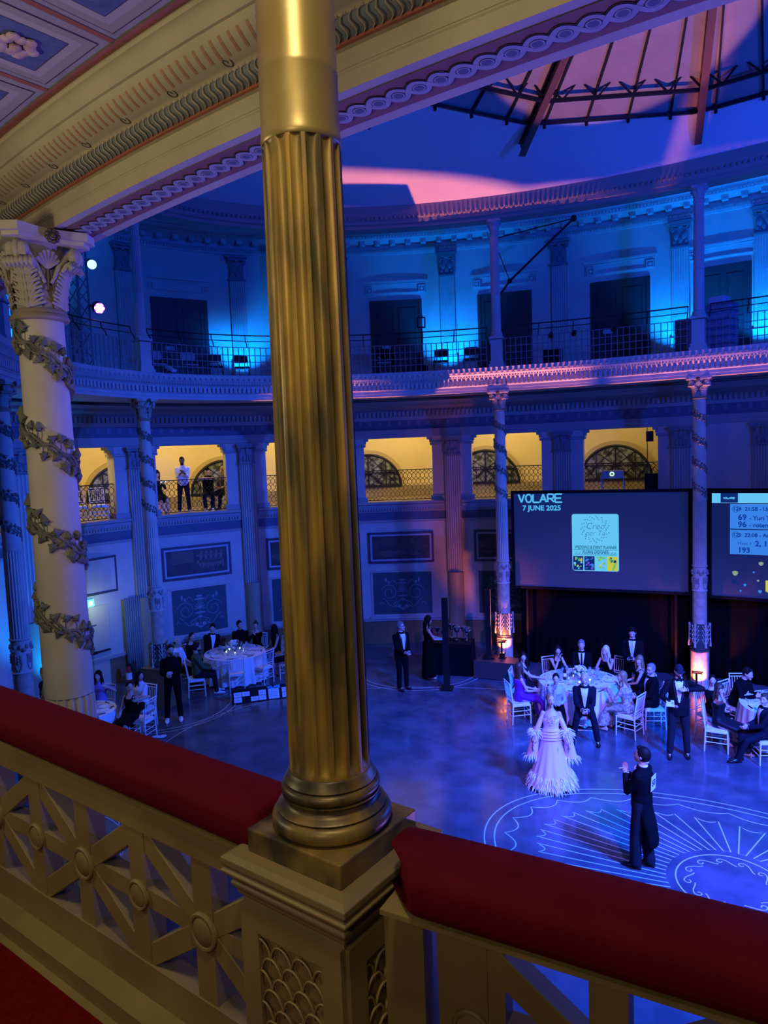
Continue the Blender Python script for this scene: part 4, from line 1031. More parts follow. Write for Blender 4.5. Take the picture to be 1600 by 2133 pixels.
f = MB(); f.bar((cx0 + .03, cy1 - ch * .625, .028), (cx1 - .03, cy1 - ch * .625, .028), .008, .003)
for q in range(40):
    x = cx0 + .05 + (cw - .1) * q / 40; f.bar((x, cy1 - ch * .72, .028), (x + .02, cy1 - ch * (.70 - .02 * (q % 3)), .028), .008, .003)
f.build('rule_line', teal, e, 0)
f = MB(); f.m = []
for k in range(4):
    x0 = cx0 + .02 + k * cw * .245; x1 = x0 + cw * .22; y0, y1 = cy0 + .02, cy0 + ch * .26
    f.k = 0 if k in (0, 1) else (1 if k == 2 else 2); rectp(f, x0, y0, x1, y1, .002, Matrix.Translation((0, 0, .027)))
    for q in range(16):
        x, y = rnd.uniform(x0 + .04, x1 - .04), rnd.uniform(y0 + .04, y1 - .03); r = rnd.uniform(.015, .035)
        f.k = [(3, 2, 1), (4, 5, 4), (3, 3, 2), (3, 0, 3)][k][q % 3]; f.prism([(x + r * cos(a), y + r * sin(a)) for a in [2 * PI * w / 8 for w in range(8)]], .001 + .0001 * q, Matrix.Translation((0, 0, .029)))
f.build('flower_photo', [navy, paleb, yel, grn, vio, mid], e, 0)
E2d = (HV - GV).normalized()
e, W2, H2 = screen_frame(GV + d_.lerp(E2d, .6) * .22, GV + d_.lerp(E2d, .6) * (.22 + W), 2.22, 4.78, .40, 'large projection screen listing heats and numbers at the right edge')
f = MB(); rectp(f, 0, 0, W, Hs, .02, Matrix()); f.build('screen_cloth', screenm, e, 0)
f = MB(); frame(f, W + .14, Hs + .14, .075, .06, Matrix.Translation((W / 2, Hs / 2, -.02))); f.build('frame', matte, e, 0)
f = MB(); rectp(f, .0, Hs * .905, W, Hs, .003, Matrix.Translation((0, 0, .021))); f.build('header_bar', paleb, e, 0)
f = MB(); rectp(f, .20, Hs * .908, .58, Hs, .002, Matrix.Translation((0, 0, .024))); f.build('header_logo', navy, e, 0)
f = glyphs('VOLARE', .26, Hs * .945, .25, .035, cyan, e, .007); f.v = [(x, y, z + .005) for x, y, z in f.v]; f.build('title_lettering', cyan, e, 0)
for y0, y1 in ((.66, .895), (.415, .65)):
    f = MB(); rectp(f, .41, Hs * y0, W - .3, Hs * y1, .003, Matrix.Translation((0, 0, .021))); f.build('list_card', mid, e, 0)
dk = mat('projected deep blue', (0, 0, 0), 1, spec=0, emit=(.005, .06, .42), estr=.8)
T = lambda b, s, x, y, bo=.002: text(b, s, dk, e, Matrix.Translation((x, Hs * y, .026)), 'LEFT', bold=bo)
T('124  21:58 - Under 19 C', .125, .47, .848, .004); T('69', .19, .58, .768, .006); T('- Yuri Tataran', .14, .82, .762, .004); T('96', .19, .58, .70, .006); T('- rotem rivkin', .14, .82, .695, .004)
T('125  22:08 - Amateur -', .125, .47, .60, .004); T('Heat 1 -', .11, .58, .52, 0); T('2, 13, 50', .18, .95, .52, .006); T('193', .18, .58, .455, .006)
f = MB()
for y in (.848, .60): f.tube([(.535 + .078 * cos(a), Hs * y + .078 * sin(a), .027) for a in [2 * PI * q / 20 for q in range(20)]], .006, 4, True)
f.build('number_ring', dk, e, 0)
rnd = random.Random(9)
bm = [mat('projected dim yellow', (0, 0, 0), 1, spec=0, emit=(.35, .5, .35), estr=.7), mid, navy, yel]
for q in range(20):
    x, y = rnd.uniform(.35, 1.8), rnd.uniform(.15, .9); r = rnd.uniform(.02, .07)
    f = MB(); f.prism([(x + r * (1 + .4 * sin(3 * a)) * cos(a), y + r * sin(a)) for a in [2 * PI * w / 8 for w in range(8)]], .002, Matrix.Translation((0, 0, .021))); f.build('picture_patch', bm[q % 3], e, 0)
for x0, y0, x1, y1, k in ((1.18, .18, 1.6, .45, 3), (1.25, .50, 1.36, .66, 0), (1.46, .45, 1.62, .85, 1)):
    f = MB(); rectp(f, x0, y0, x1, y1, .003, Matrix.Translation((0, 0, .021))); f.build('picture_patch', bm[k], e, 0)
# black drapes under and beside the screens
mb = MB(); pts = []
for P0, P1 in ((FV + d_ * .30, GV), (GV, HV + V((.6, -.1)))):
    dd = (P1 - P0); nn = V((-dd.y, dd.x)).normalized()
    for q in range(70): p = P0 + dd * q / 70 + nn * (.80 + .03 * sin(q * 1.9)); pts.append(p)
mb.grid(lambda i, j: (pts[i].x, pts[i].y, (.02, 1.2, 2.3, 3.5, 4.85)[j]), len(pts), 5)
o = mb.build('stage_drape', black, None, 180); tag(o, 'long black drape hanging below and behind the two screens', 'curtain'); m_ = o.modifiers.new('s', 'SOLIDIFY'); m_.thickness = .01
# platform at the foot of the left screen column
mb = MB(); mb.prism([(-7.0, 5.66), (-5.75, 5.95), (-6.05, 6.42), (-6.85, 6.42), (-6.9, 6.75), (-7.0, 6.75)], .46, Matrix.Translation((0, 0, .02)))
o = mb.build('stage_platform', mat('dark platform', (.035, .03, .032), .5), None, 0); tag(o, 'low black stage platform at the foot of the orange lit column', 'platform')
UPL = {}
def uplight(k, label, z, off, P):
    """floor can aimed up the column, with added plates that block its beam, one edge running through the points P seen from the lamp"""
    p = RCOL[k]; t = tof(p, RA, RB); q, n = ell(RA, RB, t, off); L = V((q.x, q.y, z + .17)); UPL[k] = (L, n)
    e = thing('uplight', label, 'lamp', (q.x, q.y, z), 0)
    f = MB(); f.box((0, 0, .012), (.16, .16, .024)); f.build('base', matte, e, 0)
    f = MB(); f.lathe([(.05, .03), (.07, .05), (.075, .12), (.080, .155), (.074, .155), (.07, .12)], 16); f.build('can', matte, e)
    f = MB(); f.lathe([(.0, .135), (.068, .135)], 16, caps=False); f.build('lens', mat('orange lens', (1, .5, .2), .3, emit=(1, .45, .18), estr=2), e)
    h = .30; E = []; rr_ = .19 if k == 'F' else .12
    for w in P:
        d = V(w) - L; E.append((L + d * (h / d.z)) - V((q.x, q.y, z)))
    tx = V((-n.y, n.x)); far = [E[-1] + V((-n.x * rr_, -n.y * rr_, 0)), E[0] + V((-n.x * rr_, -n.y * rr_, 0))]
    pts = E + far; m = len(pts)
    f = MB(); f.add(pts + [p_ + V((0, 0, .004)) for p_ in pts], [tuple(range(m)), tuple(range(2 * m - 1, m - 1, -1))] + [(i, (i + 1) % m, m + (i + 1) % m, m + i) for i in range(m)])
    tx = V((-n.y, n.x)); so = .055 * h; b0 = V((n.x * so, n.y * so, L.z - z + h)); b1 = b0 + V((n.x * .10, n.y * .10, 0)); pts = [b0 - V((tx.x, tx.y, 0)) * .13, b0 + V((tx.x, tx.y, 0)) * .13, b1 + V((tx.x, tx.y, 0)) * .13, b1 - V((tx.x, tx.y, 0)) * .13]
    f.add(pts + [p_ + V((0, 0, .004)) for p_ in pts], [(0, 1, 2, 3), (7, 6, 5, 4), (0, 1, 5, 4), (1, 2, 6, 5), (2, 3, 7, 6), (3, 0, 4, 7)])
    for s_ in (-1, 1): f.bar((tx.x * s_ * .085, tx.y * s_ * .085, .10), (tx.x * s_ * .11, tx.y * s_ * .11, L.z - z + h), .012, .004, (n.x, n.y, 0))
    f.bar((-n.x * .09, -n.y * .09, .13), far[1].lerp(far[0], .5), .05, .006, (n.x, n.y, 0)); f.build('added_beam_mask', matte, e, 0)  # plates added to cut the beam and shape its shadow edges
def tangent(k, off, zt, w=3.):
    t = tof(RCOL[k], RA, RB); q, n = ell(RA, RB, t, off); tx = V((-n.y, n.x)); return [(q.x + tx.x * w, q.y + tx.y * w, zt), (q.x - tx.x * w, q.y - tx.y * w, zt)]
uplight('F', 'orange floor lamp on the black platform in front of the left screen column', .482, -.62, [(-8.95, 3.03, 12.85), (-5.73, 6.60, 12.65), (-2.59, 7.81, 12.48)])
uplight('G', 'orange floor lamp at the foot of the column between the screens', .004, -.46, tangent('G', -.40, 8.1))
uplight('E', 'orange floor lamp at the foot of the column behind the gilded column', .004, -.46, tangent('E', -.40, 8.1))
uplight('H', 'orange floor lamp at the foot of the column past the second screen', .004, -.46, tangent('H', -.40, 8.1))
# slim black loudspeaker columns and the trophy table
def tower(x, y, z, h, lab):
    e = thing('column_speaker', lab, 'loudspeaker', (x, y, z), .4, 'slim black column loudspeakers')
    f = MB(); f.box((0, 0, .03), (.30, .30, .06)); f.build('base', matte, e, 0)
    f = MB(); f.box((0, 0, .06 + (h - .06) / 2), (.14, .16, h - .06)); f.build('speaker_column', matte, e, 0)
tower(-7.15, 4.55, 0, 2.35, 'slim black column loudspeaker standing beside the trophy table')
tower(-6.74, 6.05, .485, 1.85, 'slim black column loudspeaker on the stage platform by the orange column')
TT = (-7.82, 5.77)
e = thing('trophy_table', 'table draped in black carrying silver trophies', 'table', (*TT, 0), .38)
f = MB(); f.box((0, 0, .86), (1.3, .6, .04)); f.build('tabletop', matte, e, 0)
f = MB(); P = rrect(-.67, -.32, .67, .32, .05)
f.grid(lambda i, j: (P[i][0] * (1 + .03 * j * sin(i * 2.1)), P[i][1] * (1 + .05 * j * sin(i * 2.1)), (.885, .45, .02)[j]), len(P), 3, True); f.build('drape', black, e, 60)
for x in (-.55, .55):
    for y in (-.2, .2): f = MB(); f.bar((x, y, 0), (x, y, .84), .03, .03, (1, 0, 0)); f.build('leg', matte, e, 0)
tp = None
for k, (x, y, s_) in enumerate(((-.5, -.12, .9), (-.32, .12, .75), (-.12, -.12, .7), (.08, .1, 1.), (.25, -.1, .95), (.40, .12, .85), (.52, -.12, .95))):
    ca, sa = cos(.38), sin(.38); pos = (TT[0] + x * ca - y * sa, TT[1] + x * sa + y * ca, .888)
    if tp is None:
        tp = thing('trophy', 'silver cup trophy on the black draped table, leftmost of seven', 'trophy', pos, 0, 'silver trophies on the black table')
        f = MB(); f.lathe([(.06, 0), (.06, .05), (.05, .055)], 14); f.build('foot', matte, tp)
        f = MB(); f.lathe([(.04, .055), (.015, .08), (.012, .20), (.03, .23), (.012, .25), (.05, .29), (.09, .36), (.10, .42), (.105, .43), (.095, .42), (.03, .30)], 18); f.build('cup', silver, tp)
        for q in (-1, 1): f = MB(); f.tube([(q * .09, 0, .40), (q * .15, 0, .41), (q * .15, 0, .34), (q * .07, 0, .31)], .007, 6); f.build('handle', silver, tp)
        tp.scale = (s_,) * 3
    else:
        c = dup(tp, pos, k * .7, 'silver cup trophy on the black draped table, %s from left of seven' % ['', 'second', 'third', 'fourth', 'fifth', 'sixth', 'seventh'][k]); c.scale = (s_,) * 3

# projector on its stand in the gallery opening
p, n = ell(WA, WB, tof((-4.76, 10.15), WA, WB), .0)
e = thing('projector', 'grey projector with a bright lens in the opening above the left screen', 'projector', (p.x, p.y, 5.08), math.atan2(n.y, n.x) - PI / 2)
f = MB(); f.prism(rrect(-.29, -.19, .29, .19, .04), .19); f.build('body', mat('projector grey', (.40, .42, .46), .4), e, 30)
f = MB(); f.box((0, -.2, .10), (.2, .04, .15)); f.build('lens_block', mat('projector face', (.15, .16, .18), .4), e, 0)
f = MB(); f.lathe([(.0, 0), (.05, 0), (.06, .02), (.06, .05), (.05, .05), (.045, .02), (0, .015)], 16, caps=False)
o = f.build('lens', mat('projector lens glow', (.8, 1, .8), .2, emit=(.55, 1.0, .62), estr=2.5), e); o.rotation_euler = (PI / 2, 0, 0); o.location = (0, -.2, .10)
e2 = thing('projector_stand', 'white metal stand under the projector', 'stand', (p.x, p.y, 4.52), math.atan2(n.y, n.x) - PI / 2)
f = MB(); f.box((0, 0, .545), (.66, .42, .025)); f.build('top_shelf', pale, e2, 0); f = MB(); f.box((0, 0, .2), (.64, .4, .02)); f.build('lower_shelf', pale, e2, 0)
for x in (-.31, .31):
    for y in (-.19, .19): f = MB(); f.bar((x, y, 0), (x, y, .535), .025, .025, (1, 0, 0)); f.build('leg', pale, e2, 0)
p, n = ell(WA, WB, tof((-3.75, 10.36), WA, WB), .22)
e = thing('black_cabinet', 'black loudspeaker cabinet standing at the right of the projector', 'loudspeaker', (p.x, p.y, 4.52), math.atan2(n.y, n.x) - PI / 2)
f = MB(); f.box((0, 0, .32), (.34, .3, .64)); f.build('body', matte, e, 0)
f = MB(); f.tube([(-.05, 0, .64), (.0, 0, .74), (.1, 0, .82), (.16, 0, .72)], .012, 5); f.build('cable', matte, e); f = MB(); f.bar((-.12, .1, .64), (-.12, .1, 1.95), .02, .02, (1, 0, 0)); f.box((-.05, .1, 1.7), (.2, .02, .3)); f.build('pole', iron, e, 0)

# upper gallery: truss, show lamps, chairs, crates, stand, brace
e = thing('lighting_truss', 'tall lattice lighting truss standing on the upper gallery at the left', 'truss', (-13.15, -1.15, 8.17), .2)
f = MB(); s_ = .15
for x, y in ((-s_, -s_), (s_, -s_), (s_, s_), (-s_, s_)): f.tube([(x, y, 0), (x, y, 3.1)], .024, 6)
f.build('chord', ironb, e); f = MB()
C4 = [(-s_, -s_), (s_, -s_), (s_, s_), (-s_, s_)]
for k in range(4):
    a, b = C4[k], C4[(k + 1) % 4]
    for q in range(10): z = q * .31; (p0, p1) = (a, b) if q % 2 else (b, a); f.tube([(*p0, z), (*p1, z + .31)], .012, 5)
f.build('lacing', ironb, e); f = MB(); f.box((0, 0, .01), (.7, .7, .02)); f.build('base_plate', matte, e, 0)
def showlamp(name, lab, loc, aim, lens, R=.1, L=.22):
    e = thing(name, lab, 'stage light', loc); e['kind'] = 'thing'
    e.rotation_euler = (V(aim) - V(loc)).to_track_quat('Z', 'Y').to_euler()
    f = MB(); f.lathe([(.0, -L), (R * .7, -L), (R, -L * .6), (R, 0), (R * .93, .02), (R * .9, -.01)], 20, caps=False); f.build('housing', matte, e)
    f = MB()
    if lens.name.startswith('violet'):
        for q in range(7):
            a = 2 * PI * q / 6; r = 0 if q == 6 else R * .58; f.ball((r * cos(a), r * sin(a), 0), (R * .27, R * .27, .01), 8, 4)
        f.build('led', lens, e)
        f = MB(); f.lathe([(0, -.02), (R * .9, -.02)], 20, caps=False); f.build('lens', mat('dark violet lens', (.05, .01, .2), .3, emit=(.2, .03, 1), estr=3), e)
    else: f.lathe([(0, .0), (R * .92, -.005)], 20, caps=False); f.build('lens', lens, e)
    f = MB(); f.tube([(R * 1.15, 0, -.08), (R * 1.15, 0, -.3), (0, 0, -.42), (-R * 1.15, 0, -.3), (-R * 1.15, 0, -.08)], .012, 5); f.build('yoke', matte, e)
showlamp('stage_light', 'round stage light glowing violet white on the lighting truss', (-12.80, -.86, 9.60), (-4, -3, 6.4), mat('violet led', (1, .9, 1), .3, emit=(1, .75, 1), estr=9), .135, .26)
showlamp('stage_light', 'round stage light with a pale cyan lens beside the big capital', (-13.55, -.50, 10.78), (-4, -4.4, 7.0), mat('cyan lens', (.6, .95, 1), .3, emit=(.35, .85, 1), estr=2.2), .12, .28)
# slanting black brace from the brace column to the wall
p = V(RCOL['F']); q, _ = ell(RA, RB, tof(p, RA, RB), -.12)
e = thing('slanting_brace', 'slanting black brace with two rods between an upper column and the cornice', 'brace', (q.x, q.y, 8.16))
tip = V((-5.19 - q.x, 8.53 - q.y, 12.1 - 8.16)); nd = V((-6.53 - q.x, 7.36 - q.y, 10.5 - 8.16))
f = MB(); f.tube([(.09, .1, 1.9), nd, tip], .032, 7); f.build('strut', iron, e); f = MB(); f.tube([(.05, .12, 3.35), tip], .016, 6); f.tube([(.05, .12, 3.0), nd], .012, 5); f.build('rod', iron, e)
f = MB(); f.ball(nd, .07, 8, 6); f.ball(tip, .09, 8, 6); f.build('joint', iron, e); f = MB(); f.bar((.02, .135, 1.6), (.02, .135, 3.4), .05, .05, (1, 0, 0)); f.build('clamp_bar', iron, e, 0)
# folding chairs on the upper gallery
def fold_chair(m, lab, loc, rz, grp):
    e = thing('folding_chair', lab, 'chair', loc, rz, grp)
    f = MB(); f.prism(rrect(-.2, -.19, .2, .19, .05), .03, Matrix.Translation((0, 0, .43))); f.build('seat', m, e, 30)
    f = MB(); f.prism(rrect(-.2, -.12, .2, .10, .07), .03, Matrix.Translation((0, .21, .72)) @ Matrix.Rotation(PI / 2 - .12, 4, 'X')); f.build('backrest', m, e, 30)
    for x in (-.2, .2):
        f = MB(); f.tube([(x, .26, .82), (x, .16, .44), (x, -.2, 0)], .012, 6); f.build('leg', iron, e); f = MB(); f.tube([(x, -.14, .43), (x, .22, 0)], .012, 6); f.build('leg', iron, e)
    return e
pad = mat('black chair pad', (.01, .01, .012), .6); padw = mat('pale chair pad', (.40, .40, .46), .6)
UCH = [((-13.95, 1.45), padw, 'pale folding chair left of the first upper door'), ((-13.6, 2.25), padw, 'pale folding chair in front of the first upper door'), ((-13.5, 3.05), pad, 'black folding chair just right of the first upper door'), ((-13.2, 3.75), pad, 'black folding chair in front of the cyan pilaster left of the gilded column'),
       ((-10.05, 6.35), padw, 'pale chair with a dark coat in front of the second upper door'), ((-8.8, 7.4), pad, 'black folding chair in front of the cyan pilaster right of the gilded column'), ((-8.0, 7.75), pad, 'black folding chair just right of the cyan pilaster, near the brace column')]
for p, m_, lab in UCH:
    t = tof(p, RA, RB); _, n = ell(RA, RB, t); e = fold_chair(m_, lab, (p[0], p[1], 8.165), math.atan2(n.y, n.x) - PI / 2, 'folding chairs on the upper gallery')
    if 'coat' in lab:
        f = MB(); f.ball((0, .24, .72), (.26, .12, .18), 10, 7); f.ball((.2, .2, .62), (.1, .1, .2), 8, 6); o = f.build('coat', SUIT, None); o.matrix_world = Matrix.Translation((p[0], p[1], 8.165)) @ R2(e.rotation_euler[2]); tag(o, 'dark coat hung over a pale chair on the upper gallery', 'coat')
bluec = mat('blue crate cloth', (.16, .20, .30), .8); 
for k, (x, y, z, d, lab) in enumerate(((-2.35, 8.75, 8.165, (.5, .5, .9), 'wrapped blue bundle standing left of the slim column'), (-1.55, 8.65, 8.165, (.62, .5, 1.15), 'tall wrapped blue bundle standing right of the slim column'), (-1.62, 8.67, 9.32, (.42, .4, .17), 'pale box lying on top of the tall wrapped bundle'))):
    e = thing('wrapped_bundle' if k < 2 else 'box', lab, 'bundle' if k < 2 else 'box', (x, y, z), -.15)
    f = MB(); f.prism(rrect(-d[0] / 2, -d[1] / 2, d[0] / 2, d[1] / 2, .06), d[2]); f.build('body', bluec if k < 2 else pale, e, 40)
    if k < 2:
        f = MB()
        for q in range(1, 6): z_ = d[2] * q / 6; f.tube([(a * 1.01, b * 1.01, z_) for a, b in rrect(-d[0] / 2, -d[1] / 2, d[0] / 2, d[1] / 2, .06)], .012, 5, True)
        f.build('strap', MATS['dark blue paint'], e)
e = thing('floodlight', 'small white floodlight on the ledge at the foot of the left slim column', 'lamp', (-12.05, .42, 8.165), .3)
f = MB(); f.prism(rrect(-.12, -.09, .12, .09, .03), .06, Matrix.Translation((0, 0, .05)) @ Matrix.Rotation(.5, 4, 'Y')); f.build('head', pale, e, 30); f = MB(); f.bar((-.1, 0, 0), (.1, 0, .05), .02, .02); f.build('bracket', iron, e, 0)
e = thing('music_stand', 'thin black stand with a small frame on the upper gallery, right of the gilded column', 'stand', (-8.75, 6.35, 8.165), .6)
f = MB(); f.tube([(0, 0, .05), (0, 0, 1.25)], .015, 6); f.build('pole', iron, e); f = MB(); frame(f, .24, .30, .035, .02, Matrix.Translation((0, 0, 1.42)) @ Matrix.Rotation(PI / 2, 4, 'X')); f.tube([(-.06, 0, 1.57), (0, 0, 1.66), (.06, 0, 1.57)], .01, 5); f.build('frame', iron, e, 0); f = MB(); f.box((0, 0, .12), (.3, .3, .24)); f.build('base', matte, e, 0)
mini = [((-5.6, 6.6), 'black box with white trim standing behind the railing, right of the brace column')]
for p, lab in mini:
    e = thing('equipment_case', lab, 'case', (p[0] + .25, p[1] + .75, 8.165), .3); f = MB(); f.box((0, 0, .2), (.5, .3, .4)); f.build('body', matte, e, 0); f = MB(); frame(f, .5, .4, .03, .02, Matrix.Translation((0, -.15, .2)) @ Matrix.Rotation(PI / 2, 4, 'X')); f.bar((-.25, -.16, .2), (.25, -.16, .2), .02, .02); f.build('edge_trim', pale, e, 0)
for k, (u, lab) in enumerate(((.30, 'small black spotlight clamped on the railing, leftmost of three'), (.42, 'small black spotlight clamped on the railing, middle of three'), (.62, 'small black spotlight clamped on the railing, rightmost of three'))):
    ta, tb = tof(RCOL['F'], RA, RB), tof(RCOL['G'], RA, RB); p, n = ell(RA, RB, ta + (tb - ta) * u, -.30)
    e = thing('clamp_spotlight', lab, 'stage light', (p.x, p.y, 8.86)); f = MB(); f.lathe([(.03, -.1), (.05, -.08), (.06, .06), (.05, .06)], 12); o = f.build('can', matte, e); o.rotation_euler = (2.2, .3 * k, .3)
    f = MB(); f.tube([(0, 0, 0), (n.x * .05, n.y * .05, .05), (n.x * .1, n.y * .1, .03)], .014, 5); f.build('clamp', matte, e)

# ------------------------------------------------------------------ banquet furniture
def chiavari(lab):
    e = thing('chiavari_chair', lab, 'chair', (0, 0, 0), 0, 'white banquet chairs')
    f = MB(); f.prism(rrect(-.20, -.20, .20, .20, .03), .03, Matrix.Translation((0, 0, .400))); f.build('seat', chairw, e, 30)
    f = MB(); f.prism(rrect(-.19, -.19, .19, .19, .05), .034, Matrix.Translation((0, 0, .431))); f.build('cushion', linen, e, 40)
    for x in (-.19, .19):
        f = MB(); f.tube([(x, .19, .43), (x, .20, 0)], [.017, .013], 8); f.build('leg', chairw, e)
        f = MB(); f.tube([(x, -.27, .92), (x, -.235, .70), (x, -.20, .45), (x, -.22, 0)], [.013, .015, .017, .013], 8); f.build('leg', chairw, e)
    f = MB(); f.tube([(-.2, -.272, .92), (.2, -.272, .92)], .014, 8); f.tube([(-.19, -.262, .86), (.19, -.262, .86)], .010, 6); f.tube([(-.19, -.223, .58), (.19, -.223, .58)], .010, 6); f.tube([(-.19, -.215, .53), (.19, -.215, .53)], .010, 6)
    for q in range(6): x = -.135 + .054 * q; f.tube([(x, -.262, .86), (x, -.223, .58)], .007, 6)
    f.build('backrest', chairw, e)
    f = MB()
    for z in (.17, .27):
        f.tube([(-.19, .195, z), (.19, .195, z)], .009, 6); f.tube([(-.19, -.21, z), (.19, -.21, z)], .009, 6)
        for x in (-.19, .19): f.tube([(x, .195, z + .03), (x, -.21, z + .03)], .009, 6)
    f.build('stretcher', chairw, e)
    return e
CH = None
def chair(x, y, ang, lab):
    """ang: the way a sitter faces, degrees"""
    global CH
    r = rad(ang - 90)
    if CH is None: CH = chiavari(lab); CH.location = (x, y, 0.003); CH.rotation_euler = (0, 0, r); return CH
    return dup(CH, (x, y, .003), r, lab)
def table(x, y, r, where, nplate, seed, flower=True):
    rnd = random.Random(seed)
    e = thing('round_table', 'round banquet table under the white cloth ' + where, 'table', (x, y, 0))
    f = MB(); f.lathe([(r - .02, .70), (r - .01, .735), (r - .03, .74)], 48); f.build('tabletop', tanw, e)
    for k in range(4): a = PI / 4 + k * PI / 2; f = MB(); f.tube([(r * .6 * cos(a), r * .6 * sin(a), 0.002), (r * .6 * cos(a), r * .6 * sin(a), .70)], .02, 8); f.build('leg', matte, e)
    NF = 180; f = MB()
    def P(i, j):
        a = 2 * PI * i / NF
        if j == 0: return (0, 0, .749)
        if j == 1: return (r * .9 * cos(a), r * .9 * sin(a), .749)
        if j == 2: return ((r + .004) * cos(a), (r + .004) * sin(a), .744)
        u = (j - 2) / 5; w = .055 * u * sin(a * 22 + 1.5 * sin(a * 5)) + .03 * u; rr = r + .012 + w + .03 * u
        return (rr * cos(a), rr * sin(a), .744 - .71 * u + .004)
    f.grid(P, NF, 8, True); o = f.build('tablecloth', linen, None, 60, (x, y, 0)); tag(o, 'white floor-length cloth draped over the round table ' + where, 'tablecloth')
    z = .752
    # place settings
    pl = nk = gl = None; near_ = math.atan2(CAM.y - y, CAM.x - x); DIR = ['near', 'near right', 'right', 'far right', 'far', 'far left', 'left', 'near left']
    for k in range(nplate):
        a = near_ + k * PI / 4; dr = DIR[k]; px, py = x + (r - .24) * cos(a), y + (r - .24) * sin(a)
        if pl is None:
            f = MB(); f.lathe([(.0, .004), (.08, .004), (.13, .018), (.135, .018), (.085, 0), (0, 0)], 24, caps=False); pl = f.build('plate', china, None, 60, (px, py, z)); tag(pl, 'white dinner plate at the %s rim of the table ' % dr + where, 'plate', 'plates on the table ' + where)
        else: q = pl.copy(); COL.objects.link(q); q.location = (px, py, z); q['label'] = 'white dinner plate at the %s rim of the table ' % dr + where
        for g in range(2):
            b = a + (.20 if g else -.16); gx, gy = x + (r - .42 - .05 * g) * cos(b), y + (r - .42 - .05 * g) * sin(b)
            glab = 'clear stemmed glass by the %s plate, %s of two, table ' % (dr, ('left', 'right')[g]) + where
            if gl is None:
                gl = thing('wine_glass', glab, 'glass', (gx, gy, z), 0, 'glasses on the table ' + where)
                f = MB(); f.lathe([(.035, 0), (.03, .004), (.005, .008), (.004, .09), (.02, .10), (.036, .13), (.036, .16), (.03, .20), (.028, .20), (.034, .16), (.033, .13), (.01, .105)], 12); f.build('bowl', glassm, gl)
            else: dup(gl, (gx, gy, z), 0, glab)
        nx_, ny_ = x + (r - .20) * cos(a + .27), y + (r - .20) * sin(a + .27)
        if nk is None:
            f = MB(); f.prism(rrect(-.05, -.10, .05, .10, .01), .012); nk = f.build('napkin', linen, None, 0, (nx_, ny_, z), a); tag(nk, 'folded white napkin beside the %s plate on the table ' % dr + where, 'napkin', 'napkins on the table ' + where)
        else: q = nk.copy(); COL.objects.link(q); q['label'] = 'folded white napkin beside the %s plate on the table ' % dr + where; q.location = (nx_, ny_, z); q.rotation_euler = (0, 0, a + rnd.uniform(-.3, .3))
        f = MB(); f.bar((0, -.09, .003), (0, .09, .003), .014, .004); f.bar((.02, -.09, .003), (.02, .09, .003), .012, .004)
        if k == 0: ct = f.build('cutlery', matte, None, 0, (x + (r - .10) * cos(a - .2), y + (r - .10) * sin(a - .2), z), a - .2); tag(ct, 'dark fork and knife at the %s rim of the table ' % dr + where, 'cutlery', 'cutlery on the table ' + where)
        else: q = ct.copy(); COL.objects.link(q); q['label'] = 'dark fork and knife at the %s rim of the table ' % dr + where; q.location = (x + (r - .10) * cos(a - .2), y + (r - .10) * sin(a - .2), z); q.rotation_euler = (0, 0, a - .2 + rnd.uniform(-.4, .4))
    if flower:
        e = thing('flower_centrepiece', 'low round bouquet of white flowers in the middle of the table ' + where, 'flowers', (x, y, z))
        f = MB(); f.lathe([(.07, 0), (.09, .02), (.10, .10), (.09, .11)], 18); f.build('bowl', glassm, e)
        f = MB()
        for q in range(46): a, b = rnd.uniform(0, 2 * PI), rnd.uniform(.1, 1.45); R = rnd.uniform(.15, .19); f.ball((R * cos(a) * sin(b) * 1.1, R * sin(a) * sin(b) * 1.1, .13 + R * cos(b)), rnd.uniform(.022, .042), 7, 5)
        f.build('blossoms', flow, e); f = MB()
        for q in range(40): a, b = rnd.uniform(0, 2 * PI), rnd.uniform(.3, 1.7); R = rnd.uniform(.14, .22); f.ball((R * cos(a) * sin(b), R * sin(a) * sin(b), .13 + R * cos(b) * .9), (.035, .02, .02), 6, 4)
        f.build('foliage', greenl, e)
        for k in range(5):
            a = near_ + k * 2 * PI / 5; q = thing('tea_light', 'small glowing tea light %s the flowers on the table ' % ['in front of', 'front right of', 'back right of', 'back left of', 'front left of'][k] + where, 'candle', (x + .24 * cos(a), y + .24 * sin(a), z), 0, 'tea lights on the table ' + where)
            f = MB(); f.lathe([(.025, 0), (.03, .05), (.026, .05), (.022, .01)], 12); f.build('holder', glassm, q); f = MB(); f.ball((0, 0, .035), (.016, .016, .02), 8, 6); f.build('flame', lamp, q)
    e = thing('wine_bottle', 'dark wine bottle standing on the table ' + where, 'bottle', (x - .30, y - .12, z))
    f = MB(); f.lathe([(.037, 0), (.038, .01), (.038, .19), (.030, .22), (.014, .25), (.013, .30), (.015, .305), (.015, .31)], 16); f.build('glass_body', mat('dark bottle glass', (.008, .012, .008), .1), e); f = MB(); f.lathe([(.0385, .07), (.0385, .15)], 16, caps=False); f.build('paper_label', linen, e)
W1 = 'before the left screen'; W2_ = 'at the right edge'; W3 = 'by the left wall'; W4 = 'by the big column'
table(-3.74, 4.75, .90, W1, 8, 1); table(.36, 5.35, .90, W2_, 8, 2); table(-12.65, 2.42, .82, W3, 8, 3); table(-12.05, -2.35, .62, W4, 5, 4, False)
